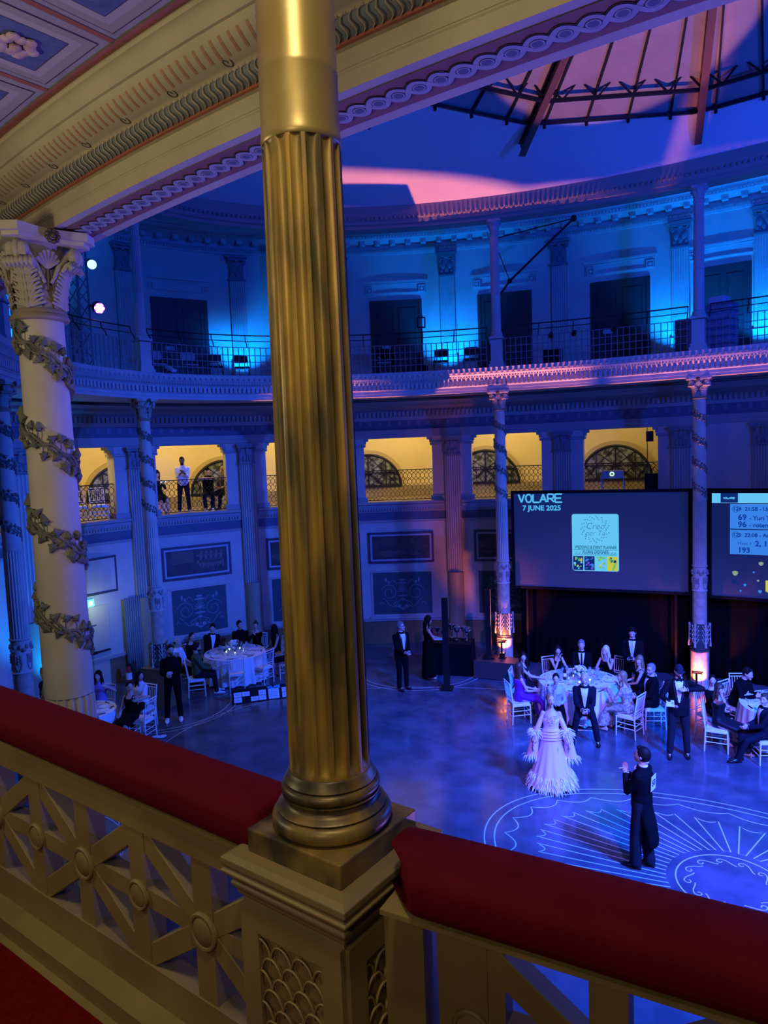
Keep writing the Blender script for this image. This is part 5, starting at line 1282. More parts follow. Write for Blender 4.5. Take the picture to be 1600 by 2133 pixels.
# sponsor board on the floor
e = thing('sponsor_board', 'long low black board with white sponsor cards on the dance floor at the left', 'board')
p0, p1 = V((-11.13, .93, 0)), V((-10.05, 2.30, 0)); L = (p1 - p0).length
e.matrix_world = Matrix.Translation(p0) @ R2(math.atan2(p1.y - p0.y, p1.x - p0.x))
f = MB(); f.prism([(0, 0), (.34, 0), (.20, .31), (.17, .31)], L, Matrix(((0, 0, 1, 0), (1, 0, 0, 0), (0, 1, 0, .003), (0, 0, 0, 1)))); f.build('board', matte, e, 0)
Mf = Matrix.Rotation(math.atan2(.31, .17), 4, 'X')
cards = [(.05, .16, .19, .12), (.05, .03, .19, .12), (.25, .17, .19, .11), (.46, .03, .19, .11), (.66, .16, .18, .12), (.66, .03, .18, .12), (.90, .03, .27, .25), (1.24, .16, .2, .12), (1.24, .03, .2, .12), (1.48, .03, .2, .25)]
for k, (x, y, w, h) in enumerate(cards):
    f = MB(); rectp(f, x, y, x + w, y + h, .004, Mf @ Matrix.Translation((0, 0, .001))); c = f.build('sponsor_card', linen, e, 0)
    f = MB()
    for q in range(1 if h < .2 else 3): f.bar(Mf @ V((x + .04, y + h * (.5 if h < .2 else .25 + .2 * q), .007)), Mf @ V((x + w - .04, y + h * (.5 if h < .2 else .25 + .2 * q), .007)), .018, .002)
    f.build('printed_line', navy if False else mat('printed blue', (.12, .16, .3), .7), e, 0)
f = glyphs('VOLARE', .88, .295, .32, .05, cyan, e, .008); f.v = [tuple(Mf @ V((x, y, z - .018))) for x, y, z in f.v]; f.build('title_lettering', mat('printed cyan', (.1, .5, .8), .6), e, 0)
f = MB(); f.ball((0, 0, .02), (.16, .07, .02), 10, 5); f.ball((.1, .04, .03), (.08, .05, .02), 8, 5); o = f.build('cloth_napkin', linen, None, 60, (-10.98, -1.33, .004), .5); tag(o, 'crumpled white cloth lying on the floor beside the velvet rail', 'napkin')
e = thing('fire_extinguisher', 'fire extinguisher standing by the grey green curtain', 'extinguisher', (-14.85, .55, .004))
f = MB(); f.lathe([(.075, 0), (.08, .02), (.08, .42), (.06, .48), (.025, .50), (.025, .53)], 18); f.build('cylinder', mat('extinguisher red', (.45, .02, .02), .35), e); f = MB(); f.box((0, 0, .55), (.05, .12, .03)); f.tube([(0, .04, .54), (.09, .06, .42), (.1, .05, .2)], .012, 6); f.build('valve', matte, e); f = MB(); f.lathe([(.081, .15), (.081, .34)], 18, caps=False); f.build('paper_label', linen, e)
# ------------------------------------------------------------------ people
def ik(a, b, l1, l2, pole):
    a, b = V(a), V(b); d = b - a; L = min(d.length, (l1 + l2) * .998); d.normalize()
    x = (l1 * l1 - l2 * l2 + L * L) / (2 * L); h = math.sqrt(max(0, l1 * l1 - x * x))
    p = V(pole); p = p - d * p.dot(d)
    if p.length < 1e-4: p = d.orthogonal()
    p.normalize(); return a + d * x + p * h, a + d * L
def loft(mb, rings, n=16, caps=True):
    """rings: (centre, u axis, v axis) ellipses"""
    vs = []
    for c, u, v in rings:
        for k in range(n): A = 2 * PI * k / n; vs.append(c + u * cos(A) + v * sin(A))
    fs = [(i * n + k, i * n + (k + 1) % n, (i + 1) * n + (k + 1) % n, (i + 1) * n + k) for i in range(len(rings) - 1) for k in range(n)]
    if caps: fs += [tuple(range(n - 1, -1, -1)), tuple((len(rings) - 1) * n + k for k in range(n))]
    mb.add(vs, fs)
def limb(mb, pts, rs, n=10):
    P, Rr = [], []
    for i in range(len(pts) - 1):
        a, b = V(pts[i]), V(pts[i + 1])
        for q in range(4): P.append(a.lerp(b, q / 4)); Rr.append(rs[i] + (rs[i + 1] - rs[i]) * q / 4)
    P.append(V(pts[-1])); Rr.append(rs[-1])
    mb.tube(P, Rr, n); mb.ball(pts[0], rs[0], 10, 7); mb.ball(pts[-1], rs[-1], 10, 7)
    for p, r in list(zip(pts, rs))[1:-1]: mb.ball(p, r * .99, 10, 7)
def remesh(o, vox, sm=3):
    m = o.modifiers.new('skin', 'REMESH'); m.mode = 'VOXEL'; m.voxel_size = vox; m.use_smooth_shade = True
    s = o.modifiers.new('soft', 'SMOOTH'); s.iterations = sm; s.factor = .5
MT = [(-.10, .135, .105), (-.03, .162, .118), (.06, .160, .116), (.16, .150, .110), (.27, .163, .114), (.35, .172, .118), (.42, .156, .106), (.465, .118, .084), (.50, .080, .066), (.53, .060, .058), (.58, .054, .054)]
FT = [(-.10, .138, .108), (-.03, .168, .120), (.05, .162, .113), (.15, .124, .096), (.26, .136, .106), (.34, .150, .130), (.40, .138, .104), (.445, .100, .076), (.485, .066, .056), (.52, .048, .048), (.57, .044, .045)]
def addused(f, vs, fs):
    ids = sorted({i for q in fs for i in q}); m = {i: j for j, i in enumerate(ids)}
    f.add([vs[i] for i in ids], [tuple(m[i] for i in q) for q in fs])
def person(label, x, y, z, face, H=1.75, fem=False, sit=False, lean=0., look=None, pitch=0., tilt=0., hands=None, feet=None, skin=0, hair=('short', DARKH), wear=None, group=None, hi=False, side=0., elbow=None, seat=.505, cam=True):
    """face: bearing in degrees. lean: forward lean of the trunk in degrees. look: bearing of the gaze."""
    k = H / 1.75; T_ = FT if fem else MT; W_ = wear or {}
    root = thing('person', label, 'person', (x, y, z + .004), rad(face - 90), group)
    pel = V((0, 0, (.96 * k if not sit else seat + .075)))
    ud = V((sin(rad(side)), sin(rad(lean)), cos(rad(lean)) * cos(rad(side)))).normalized()      # along the spine
    xd = V((1, 0, 0)); xd = (xd - ud * xd.dot(ud)).normalized(); yd = ud.cross(xd)
    def sp(t): return pel + ud * (t * k)
    def torso(mb, inf, t0, t1, n=20):
        R = []
        for i, (t, rx, ry) in enumerate(T_):
            if t0 <= t <= t1: R.append((sp(t), xd * ((rx + inf) * k), yd * ((ry + inf) * k)))
        loft(mb, R, n)
    def rxy(t):
        for (a, rx, ry), (b, sx, sy) in zip(T_[:-1], T_[1:]):
            if a <= t <= b: u = (t - a) / (b - a); return rx + (sx - rx) * u, ry + (sy - ry) * u
        return T_[-1][1:] if t > 0 else T_[0][1:]
    sh = .172 if not fem else .146
    S = [sp(.425 if not fem else .415) + xd * (s_ * sh * k) for s_ in (-1, 1)]
    Hp = [pel + V((s_ * .088 * k, 0, -.02)) for s_ in (-1, 1)]
    if feet is None: feet = [(-.11, .03, 0), (.11, .03, 0)] if not sit else [(-.12, .46, 0), (.12, .46, 0)]
    An = [V((f[0], f[1], f[2] + .085 * k)) for f in feet]
    l1, l2 = .43 * k, .425 * k
    K = []
    for i in range(2):
        kp, an = ik(Hp[i], An[i], l1, l2, (0.12 * (-1, 1)[i], 1, .25)); K.append(kp); An[i] = an
    if hands is None: hands = [(-.25, .06, .80 * k), (.25, .06, .80 * k)] if not sit else [(-.09, .34, seat + .17), (.09, .34, seat + .17)]
    Wr, El = [], []
    for i in range(2):
        pole = (elbow[i] if elbow else ((-1, 1)[i] * .5, -.7, -.6)); e_, w_ = ik(S[i], hands[i], .29 * k, .255 * k, pole); El.append(e_); Wr.append(w_)
    # head
    neck = sp(.545); hc = neck + ud * (.125 * k) + yd * (.022 * k)
    lk = rad((look if look is not None else face) - face)
    HR = (Matrix.Rotation(lk, 3, 'Z') @ Matrix.Rotation(-rad(pitch), 3, 'X') @ Matrix.Rotation(rad(tilt), 3, 'Y'))
    hs = k * (1.0 if not fem else .96)
    def hp(a, b, c): return hc + HR @ V((a * hs, b * hs, c * hs))
    body = MB(); torso(body, 0, -1, 1)
    vs0 = len(body.v); b2 = MB(); b2.ball((0, 0, 0), (1, 1, 1), 20, 14)
    def skull(px, py, pz, g=1.):
        w = .074 - .018 * max(0, -pz) ** 1.3; d = .094; hgt = .118
        yy = py * d + (.012 if py > 0 and pz < -.2 else 0) - (.02 if pz < -.55 and py < 0 else 0) * 1.5
        return hp(px * w * g, yy * g, pz * hgt * g)
    body.add([skull(*v) for v in b2.v], b2.f)
    body.tube([hp(0, .085, .018), hp(0, .105, -.012), hp(0, .112, -.028), hp(0, .094, -.036)], [.008 * hs, .011 * hs, .015 * hs, .010 * hs], 7)
    for s_ in (-1, 1): body.ball(hp(s_ * .074, -.005, -.008), (.012 * hs, .018 * hs, .028 * hs), 8, 6); body.ball(hp(s_ * .028, .078, .012), (.018 * hs, .014 * hs, .012 * hs), 7, 5)
    body.ball(hp(0, .088, -.062), (.024 * hs, .012 * hs, .012 * hs), 8, 5); body.ball(hp(0, .078, -.098), (.025 * hs, .022 * hs, .02 * hs), 8, 6)
    limb(body, [sp(.47), neck, hc - HR @ V((0, .012, .05)) * hs], [.062 * k, (.055 if not fem else .045) * k, (.054 if not fem else .044) * k])
    ar = [.052, .043, .036, .027] if not fem else [.042, .036, .031, .022]
    for i in range(2):
        limb(body, [S[i], S[i].lerp(El[i], .5), El[i], El[i].lerp(Wr[i], .35), Wr[i]], [ar[0] * k, ar[1] * k * 1.02, ar[2] * k, ar[2] * k * 1.02, ar[3] * k])
        limb(body, [Hp[i], Hp[i].lerp(K[i], .5), K[i], K[i].lerp(An[i], .35), An[i]], [.088 * k, .075 * k, .055 * k, .055 * k, .036 * k])
        d = (An[i] - K[i]); fy = V((feet[i][0] * .25, 1, 0)).normalized()
        a0 = V((An[i].x, An[i].y, 0)) + V((0, 0, feet[i][2])); limb(body, [a0 + V((0, -.03 * k, .045)), a0 + fy * (.09 * k) + V((0, 0, .04)), a0 + fy * (.165 * k) + V((0, 0, .026))], [.040 * k, .040 * k, .026 * k], 8)
        # hand: palm, four fingers, thumb
        fd = (Wr[i] - El[i]).normalized(); s_ = (-1, 1)[i]
        pn = V((-s_, .25, .1)); pn = (pn - fd * pn.dot(fd)).normalized()      # palm side
        sd = fd.cross(pn).normalized()
        if sd.y < 0 and sd.z < 0: sd = -sd
        hl = .095 * k
        loft(body, [(Wr[i] + fd * (q * hl), sd * ((.026 + .016 * min(1, q * 1.6)) * k), pn * (.016 * k)) for q in (-.1, .2, .5, .8, 1.0)], 10)
        for q in range(4):
            base = Wr[i] + fd * (hl * (.98 - .05 * abs(q - 1.3))) + sd * ((.032 - .0205 * q) * k); ln = (.072, .08, .074, .058)[q] * k
            c1 = (fd + pn * .35).normalized(); c2 = (fd + pn * 1.0).normalized()
            p1 = base + c1 * ln * .5; p2 = p1 + c2 * ln * .55; body.tube([base - fd * .012, base, p1, p2], [.0095 * k, .0095 * k, .0088 * k, .0075 * k], 7)
        tb = Wr[i] + fd * (.025 * k) + sd * (.030 * k); body.tube([tb - sd * .01, tb + (sd * .7 + fd * .6 + pn * .3).normalized() * .035 * k, tb + (sd * .5 + fd * 1. + pn * .5).normalized() * .068 * k], [.014 * k, .012 * k, .009 * k], 7)
    o = body.build('body', SKIN[skin], root, 180); remesh(o, .0065 if hi else .010, 2)
    # face
    for s_ in (-1, 1):
        f = MB(); f.ball(hp(s_ * .029, .087, .010), (.011 * hs, .007 * hs, .006 * hs), 8, 5); f.build('eye', EYE, root, 180)
        if hi: f = MB(); f.tube([hp(s_ * .013, .093, .030), hp(s_ * .030, .092, .034), hp(s_ * .045, .083, .028)], .0035 * hs, 5); f.build('eyebrow', hair[1] if hair[0] != 'bald' else GREYH, root)
    f = MB(); f.tube([hp(-.022, .092, -.062), hp(-.008, .101, -.058), hp(.008, .101, -.058), hp(.022, .092, -.062)], .0055 * hs, 6); f.build('mouth', LIP, root, 180)
    # hair
    st, hm = hair[0], hair[1]
    def cap(g, hl, back=-.9):
        f = MB(); b3 = MB(); b3.ball((0, 0, 0), (1, 1, 1), 22, 16); keep = {}
        fs = []
        vs = [skull(px, py, pz, g + .03 * max(0, pz)) for px, py, pz in b3.v]
        for fc in b3.f:
            cx_ = sum(b3.v[q][0] for q in fc) / len(fc); cy_ = sum(b3.v[q][1] for q in fc) / len(fc); cz_ = sum(b3.v[q][2] for q in fc) / len(fc)
            lim = hl if cy_ > .25 else (back if cy_ < -.15 else hl + (back - hl) * (.25 - cy_) / .4)
            if cz_ > lim: fs.append(fc)
        addused(f, vs, fs); return f
    if st == 'bald':
        f = MB()
        for s_ in (-1, 1): f.ball(hp(s_ * .066, -.03, -.005), (.014, .04, .035), 8, 6)
        f.ball(hp(0, -.085, -.02), (.05, .02, .04), 8, 6); o = f.build('hair', hm, root, 180)
    elif st == 'cap':
        f = cap(1.12, .35, -.1); f.build('hat', hm, root, 180).modifiers.new('s', 'SOLIDIFY').thickness = .012
        f = MB(); loft(f, [(hp(0, .075, .060), V((.07, 0, 0)), HR @ V((0, .01, .006))), (hp(0, .135, .052), V((.055, 0, 0)), HR @ V((0, .01, .004)))], 12); f.build('hat_brim', hm, root, 60)
        cap(1.05, .1, -.6).build('hair', DARKH, root, 180)
    else:
        f = MB(); b3 = MB(); b3.ball((0, 0, 0), (1, 1, 1), 20, 14); g = 1.0 if st in ('short', 'bun', 'pony', 'topbun') else 1.05
        f.add([hp(px * .083 * g, -.021 + py * .101 * g, .024 + pz * (.112 if pz > 0 else .118) * g) for px, py, pz in b3.v], b3.f)
        if st == 'fringe': f.ball(hp(0, .062, .055), (.052 * hs, .032 * hs, .028 * hs), 10, 6)
        if st == 'short': f.ball(hp(.01, .045, .098), (.052, .040, .030), 10, 6)
        if st in ('long', 'fringe', 'curly'):
            ln = (.34 if st == 'long' else .26) * k; r0 = .082 * hs
            loft(f, [(hp(0, -.035, .05), HR @ V((r0, 0, 0)), HR @ V((0, .075 * hs, 0))), (hp(0, -.05, -.04), HR @ V((r0 * 1.12, 0, 0)), HR @ V((0, .062 * hs, 0))), (hp(0, -.065, -.14), HR @ V((r0 * 1.3, 0, 0)), HR @ V((0, .052 * hs, 0))), (hp(0, -.085, -.10) - ud * ln * .5, HR @ V((r0 * 1.25, 0, 0)), HR @ V((0, .042 * hs, 0))), (hp(0, -.09, -.08) - ud * ln * .85, HR @ V((r0 * .8, 0, 0)), HR @ V((0, .025 * hs, 0)))], 14)
            for s_ in (-1, 1): f.tube([hp(s_ * .070, .02, .06), hp(s_ * .086, .015, -.03), hp(s_ * .088, .02, -.11), hp(s_ * .08, .03, -.10) - ud * ln * .45], [.018, .022, .026, .010], 7)
        if st == 'curly':
            rnd = random.Random(4)
            for q in range(40): a = rnd.uniform(0, 2 * PI); f.ball(hp(.09 * cos(a), -.03 + .07 * sin(a), rnd.uniform(-.16, .1)), .03, 6, 4)
        if st == 'bun': f.ball(hp(0, -.095, .045), (.042, .038, .042), 10, 7)
        if st == 'topbun': f.ball(hp(0, -.02, .145), (.036, .036, .03), 10, 7)
        if st == 'pony': f.tube([hp(0, -.09, .05), hp(0, -.13, .03), hp(0, -.135, -.08), hp(0, -.12, -.18)], [.024, .03, .028, .010], 8)
        o = f.build('hair', hm, root, 180); remesh(o, .007, 4)
        if st == 'fade': pass
    if 'beard' in W_:
        f = MB(); b3 = MB(); b3.ball((0, 0, 0), (1, 1, 1), 20, 14); fs = []
        for fc in b3.f:
            cy_ = sum(b3.v[q][1] for q in fc) / len(fc); cz_ = sum(b3.v[q][2] for q in fc) / len(fc)
            if cz_ < -.42 and cy_ > -.1: fs.append(fc)
        addused(f, [skull(px, py, pz, 1.07) for px, py, pz in b3.v], fs); f.ball(hp(0, .085, -.10), (.032, .025, .022), 8, 6); f.build('beard', W_['beard'], root, 180)
    if 'glasses' in W_:
        f = MB()
        for s_ in (-1, 1): f.tube([hp(s_ * .031 + .022 * cos(a), .102, .010 + .016 * sin(a)) for a in [2 * PI * q / 12 for q in range(12)]], .003, 4, True); f.tube([hp(s_ * .053, .10, .012), hp(s_ * .075, 0, .012)], .003, 4)
        f.tube([hp(-.009, .103, .012), hp(.009, .103, .012)], .003, 4); f.build('glasses', EYE, root)
    # clothes
    def sleeve(mb, inf, frac):
        for i in range(2):
            P = [S[i], S[i].lerp(El[i], .5), El[i]]; Q = [ar[0] * k + inf, ar[1] * k + inf, ar[2] * k + inf]
            if frac > .55: u = (frac - .5) * 2; P += [El[i].lerp(Wr[i], u)]; Q += [(ar[2] + (ar[3] - ar[2]) * u) * k + inf * 1.1]
            elif frac < .45: P = [S[i], S[i].lerp(El[i], frac * 2)]; Q = [ar[0] * k + inf, ar[1] * k + inf * 1.2]
            limb(mb, P, Q)
    def patch(t0, t1, w0, w1, off, m, nm, xoff=0.):
        f = MB(); nu, nv = 9, 12
        def P(i, j):
            v = j / (nv - 1); t = t0 + (t1 - t0) * v; w = w0 + (w1 - w0) * v; u = (i / (nu - 1) * 2 - 1) * w + xoff; rx, ry = rxy(t); rx += off; ry += off
            return sp(t) + xd * (u * k) + yd * (ry * math.sqrt(max(0, 1 - (u / rx) ** 2)) * k + .003)
        f.grid(P, nu, nv); o = f.build(nm, m, root, 180); return o
    def bow(m):
        f = MB(); c = sp(.49) + yd * (.094 * k)
        for s_ in (-1, 1): loft(f, [(c, ud * .012, yd * .008), (c + xd * (s_ * .028), ud * .020, yd * .010), (c + xd * (s_ * .052), ud * .026, yd * .008)], 8)
        f.ball(c, .012, 7, 5); f.build('bow_tie', m, root)
    def trousers(m, inf=.016, frac=.98, wide=0.):
        mb = MB(); R = [(sp(t), xd * ((rx + inf) * k), yd * ((ry + inf) * k)) for t, rx, ry in T_[:4]]; loft(mb, R, 18)
        for i in range(2):
            e_ = K[i].lerp(An[i], frac); limb(mb, [Hp[i], Hp[i].lerp(K[i], .5), K[i], K[i].lerp(An[i], .5), e_], [.098 * k, .088 * k, .070 * k + wide * .5, .066 * k + wide, .060 * k + wide * 1.4])
        o = mb.build('trousers', m, root, 180); remesh(o, .012, 3)
    def shoes(m, heel=False):
        for i in range(2):
            fy = V((feet[i][0] * .25, 1, 0)).normalized(); a0 = V((An[i].x, An[i].y, feet[i][2]))
            f = MB(); fx = V((fy.y, -fy.x, 0))
            loft(f, [(a0 + fy * q + V((0, 0, h / 2 + .001)), fx * w, V((0, 0, h / 2))) for q, w, h in ((-.075 * k, .022, .05), (-.06 * k, .036, .085), (0, .042, .10), (.07 * k, .046, .085), (.14 * k, .048, .06), (.19 * k, .036, .045), (.215 * k, .014, .03))], 14); f.build('shoe', m, root, 50)
    up_ = W_.get('top')
    if up_ == 'suit':
        m = W_.get('c', SUIT); mb = MB(); torso(mb, .026, -.11, .535); sleeve(mb, .018, .95)
        loft(mb, [(sp(-.17 if not sit else -.10), xd * (.19 * k), yd * (.14 * k)), (sp(.02), xd * (.195 * k), yd * (.148 * k))], 20)
        o = mb.build('jacket', m, root, 180); remesh(o, .012, 3)
        patch(.10, .495, .012, .075, .031, W_.get('shirt', SHIRT), 'shirt_front')
        f = MB(); f.lathe([(.066 * k, -.02), (.064 * k, .015), (.058 * k, .02)], 18, caps=False); o = f.build('shirt_collar', W_.get('shirt', SHIRT), root); o.matrix_local = Matrix.Translation(sp(.52)) @ ud.to_track_quat('Z', 'Y').to_matrix().to_4x4()
        if W_.get('lapel'):
            for s_ in (-1, 1):
                f = MB(); P = []
                for q in range(10):
                    t = .10 + .39 * q / 9; u = s_ * (.016 + .075 * q / 9); w = .034 * sin(PI * (.12 + .8 * q / 9))
                    for uu in (u, u + s_ * w): rx, ry = rxy(t); P.append(sp(t) + xd * (uu * k) + yd * ((ry + .037) * math.sqrt(max(0, 1 - (uu / (rx + .037)) ** 2)) * k + .005))
                f.add(P, [(2 * q, 2 * q + 1, 2 * q + 3, 2 * q + 2) for q in range(9)]); f.build('lapel', mat('satin lapel', (.03, .032, .04), .25), root, 180)
        for i in range(2):
            f = MB(); f.tube([El[i].lerp(Wr[i], .93), El[i].lerp(Wr[i], 1.0)], (ar[3] + .014) * k, 10); f.build('shirt_cuff', W_.get('shirt', SHIRT), root)
        if W_.get('neck') == 'bow': bow(SUIT)
        if W_.get('neck') == 'tie': patch(.11, .49, .03, .016, .036, W_.get('tie', LIGHTB), 'neck_tie')
        trousers(W_.get('bot', m)); shoes(W_.get('shoe', SHOE))
    elif up_ == 'shirt':
        m = W_.get('c', SHIRT); mb = MB(); torso(mb, .018, -.11, .535); sleeve(mb, .014, W_.get('sleeve', .9)); o = mb.build('shirt', m, root, 180); remesh(o, .012, 3)
        trousers(W_.get('bot', SUIT)); shoes(W_.get('shoe', SHOE))
    elif up_ == 'tails':
        m = SUIT; mb = MB(); torso(mb, .024, -.02, .535); sleeve(mb, .017, .95)
        loft(mb, [(sp(.08) - yd * .02, xd * .165, yd * .12), (sp(-.08) - yd * .055, xd * .165, yd * .10), (sp(-.28) - yd * .13, xd * .165, yd * .085), (sp(-.50) - yd * .185, xd * .15, yd * .075), (sp(-.58) - yd * .20, xd * .13, yd * .06)], 16)
        o = mb.build('tail_coat', m, root, 180); remesh(o, .012, 3)
        patch(.06, .50, .05, .085, .028, SHIRT, 'shirt_front'); bow(SHIRT)
        f = MB(); f.lathe([(.064 * k, -.02), (.062 * k, .025), (.056 * k, .03)], 18, caps=False); o = f.build('shirt_collar', SHIRT, root); o.matrix_local = Matrix.Translation(sp(.525)) @ ud.to_track_quat('Z', 'Y').to_matrix().to_4x4()
        for i in range(2): f = MB(); f.tube([El[i].lerp(Wr[i], .90), El[i].lerp(Wr[i], 1.0)], (ar[3] + .014) * k, 10); f.build('shirt_cuff', SHIRT, root)
        f = MB(); Mn = Matrix(((xd.x, ud.x, -yd.x, 0), (xd.y, ud.y, -yd.y, 0), (xd.z, ud.z, -yd.z, 0), (0, 0, 0, 1))); c = sp(.33) - yd * (.148 * k)
        f.prism([(-.085, -.11), (.085, -.11), (.085, .11), (-.085, .11)], .006, Matrix.Translation(c) @ Mn); nb = f.build('number_card', linen, root, 0)
        text('53', .12, NAVY, root, Matrix.Translation(c - yd * .008) @ Matrix(((xd.x, ud.x, -yd.x, 0), (xd.y, ud.y, -yd.y, 0), (xd.z, ud.z, -yd.z, 0), (0, 0, 0, 1))), bold=.004, name='number')
        trousers(GREYT, .018, 1.0, .016); shoes(SHOE)
    elif up_ == 'dress':
        m = W_.get('c', SUIT); mb = MB(); torso(mb, .012, -.10, W_.get('neckline', .40)); ln = W_.get('len', .75)
        if W_.get('strap', True) and not W_.get('sleeve'):
            for s_ in (-1, 1): mb.tube([sp(.38) + xd * (s_ * .09 * k) + yd * (.12 * k), sp(.475) + xd * (s_ * .095 * k) + yd * .02, sp(.40) + xd * (s_ * .09 * k) - yd * (.10 * k)], .014, 6)
        if W_.get('sleeve'): sleeve(mb, .014, W_['sleeve']); torso(mb, .014, .3, .48)
        if not sit:
            fl = W_.get('flare', .10)
            loft(mb, [(pel + V((0, 0, -u * ln * k)), V(((.185 + fl * u ** .8), 0, 0)), V((0, (.135 + fl * u ** .8), 0))) for u in (0, .15, .3, .5, .7, .85, 1.)], 28)
        else:
            kn = (K[0] + K[1]) / 2; wk = (K[1] - K[0]).length / 2 + .085; am = (An[0] + An[1]) / 2
            R = [(pel + V((0, -.02, .02)), V((.19, 0, 0)), V((0, -.03, .115))), (pel.lerp(kn, .5) + V((0, 0, .01)), V((max(.185, wk), 0, 0)), V((0, -.02, .10))), (kn + V((0, .0, .005)), V((wk, 0, 0)), V((0, .05, .075)))]
            q = W_.get('len', .4)
            if q > .5: R += [(kn.lerp(am, .25) + V((0, .05, 0)), V((wk, 0, 0)), V((0, .09, .02))), (kn.lerp(am, .95) + V((0, .06, .03)), V((wk * 1.25, 0, 0)), V((0, .14, .0)))]
            loft(mb, R, 22)
        o = mb.build('dress', m, root, 180); remesh(o, .012, 3)
        if W_.get('shoe'): shoes(W_['shoe'])
    elif up_ == 'gown':
        GP = W_['c']; mb = MB(); torso(mb, .010, -.10, .36); o = None
        n = 96; rows = []
        hs_ = [(.16, .128, .105), (.05, .172, .130), (-.05, .185, .145), (-.2, .20, .17), (-.4, .26, .24), (-.6, .33, .31), (-.78, .39, .37), (-.90, .42, .40)]
        vs = []
        for t, rx, ry in hs_:
            dp = max(0, -t) * .055
            for q in range(n): a = 2 * PI * q / n; w = 1 + dp * sin(a * 15 + 2 * sin(2 * a)); c = sp(t); vs.append((c.x + rx * k * w * cos(a), c.y + ry * k * w * sin(a), max(.03, c.z)))
        mb.add(vs, [(i * n + q, i * n + (q + 1) % n, (i + 1) * n + (q + 1) % n, (i + 1) * n + q) for i in range(len(hs_) - 1) for q in range(n)])
        mb.build('gown', GP, root, 180)
        f = MB()
        for q in range(4): 
            c0 = sp(.06 - .05 * q); f.tube([c0 + V(((.150 + .018 * q) * cos(a), (.125 + .012 * q) * sin(a), .05 * sin(a * .5 + .6))) for a in [PI * w / 12 - .0 for w in range(13)]], .008, 5)
        f.build('drapery', GP, root)
        rnd = random.Random(11)
        def feather(mb, c, out, L, r=.0035):
            d = (V(out) + V((rnd.uniform(-.5, .5), rnd.uniform(-.5, .5), rnd.uniform(-.5, .3)))).normalized(); c = V(c); mb.tube([c, c + d * L * .5, c + d * L + V((0, 0, -.35 * L))], [r, r * 1.3, r * .3], 4)
        f = MB(); cb = sp(-.88)
        for q in range(560):
            a = rnd.uniform(0, 2 * PI); h = rnd.uniform(.0, .24); r = .41 - h * .28; feather(f, (cb.x + r * k * cos(a), cb.y + r * k * .96 * sin(a), .06 + h), (cos(a), sin(a), -.75), rnd.uniform(.07, .13), .0048)
        f.build('feather_hem', FEATH, root)
        f = MB()
        for i in range(2):
            s_ = (-1, 1)[i]; limb(f, [S[i] + V((0, 0, -.03)), El[i], El[i].lerp(Wr[i], .9)], [.045, .048, .058])
            e_ = El[i].lerp(Wr[i], .5)
            for q in range(5):       # falling sleeve drape
                pass
            loft(f, [(El[i] + V((s_ * .01, -.02, 0)), V((.055, 0, 0)), V((0, .05, 0))), (El[i] + V((s_ * .06, -.03, -.25)), V((.085, 0, 0)), V((0, .06, 0))), (El[i] + V((s_ * .11, -.04, -.55)), V((.105, 0, 0)), V((0, .07, 0)))], 16)
        o = f.build('sleeve', GP, root, 180); remesh(o, .013, 3)
        for i in range(2):
            f = MB(); s_ = (-1, 1)[i]; c = El[i].lerp(Wr[i], .25)
            for q in range(120): a = rnd.uniform(0, 2 * PI); p = c + V((.06 * cos(a) + s_ * .02, .06 * sin(a), rnd.uniform(-.06, .05))); feather(f, p, (cos(a) + s_ * .5, sin(a), .0), rnd.uniform(.06, .11), .0042)
            f.build('feather_cuff', FEATH, root); f = MB(); c2 = El[i] + V((s_ * .11, -.04, -.55))
            for q in range(80): a = rnd.uniform(0, 2 * PI); feather(f, c2 + V((.10 * cos(a), .065 * sin(a), rnd.uniform(-.02, .06))), (cos(a), sin(a), -.6), rnd.uniform(.06, .1), .0042)
            f.build('feather_trim', FEATH, root)
        f = MB()
        for q in range(46):
            t = rnd.uniform(.22, .40); u = rnd.uniform(-1, 1) * (.02 + (t - .22) * .55); rx, ry = rxy(t); f.ball(sp(t) + xd * (u * k) + yd * ((ry + .014) * math.sqrt(max(.05, 1 - (u / (rx + .02)) ** 2)) * k), .0085, 6, 4)
        f.build('crystal_bodice', mat('crystal', (.85, .9, 1), .08, .6), root)
    if W_.get('shawl'): pass
    return root, dict(sp=sp, xd=xd, yd=yd, hp=hp, Wr=Wr)
GOWN = mat('blush gown satin', (.86, .55, .58), .5, sheen=.3); FEATH = mat('pale feathers', (.85, .80, .82), .8)
# the dancing couple
person('woman in a long blush ballroom gown with feathered hem and sleeves, facing the balcony', -2.85, 1.12, 0, -66, 1.70, True, look=-50, pitch=-4, hair=('bun', BLONDH), wear={'top': 'gown', 'c': GOWN}, hands=[(-.30, .08, .80), (.30, .08, .82)], elbow=[(-1, -.3, -.2), (1, -.3, -.2)], feet=[(-.06, .28, 0), (.08, .05, 0)], hi=True)
person('man in a black tail coat with a white number card on his back', -.78, -.52, 0, 176, 1.78, look=180, pitch=-6, lean=-3, hair=('short', DARKH), wear={'top': 'tails'}, hands=[(-.03, .215, 1.36), (.05, .235, 1.33)], elbow=[(-.6, -.2, -1), (.6, -.2, -1)], feet=[(-.08, .06, 0), (.09, -.08, 0)], hi=True)
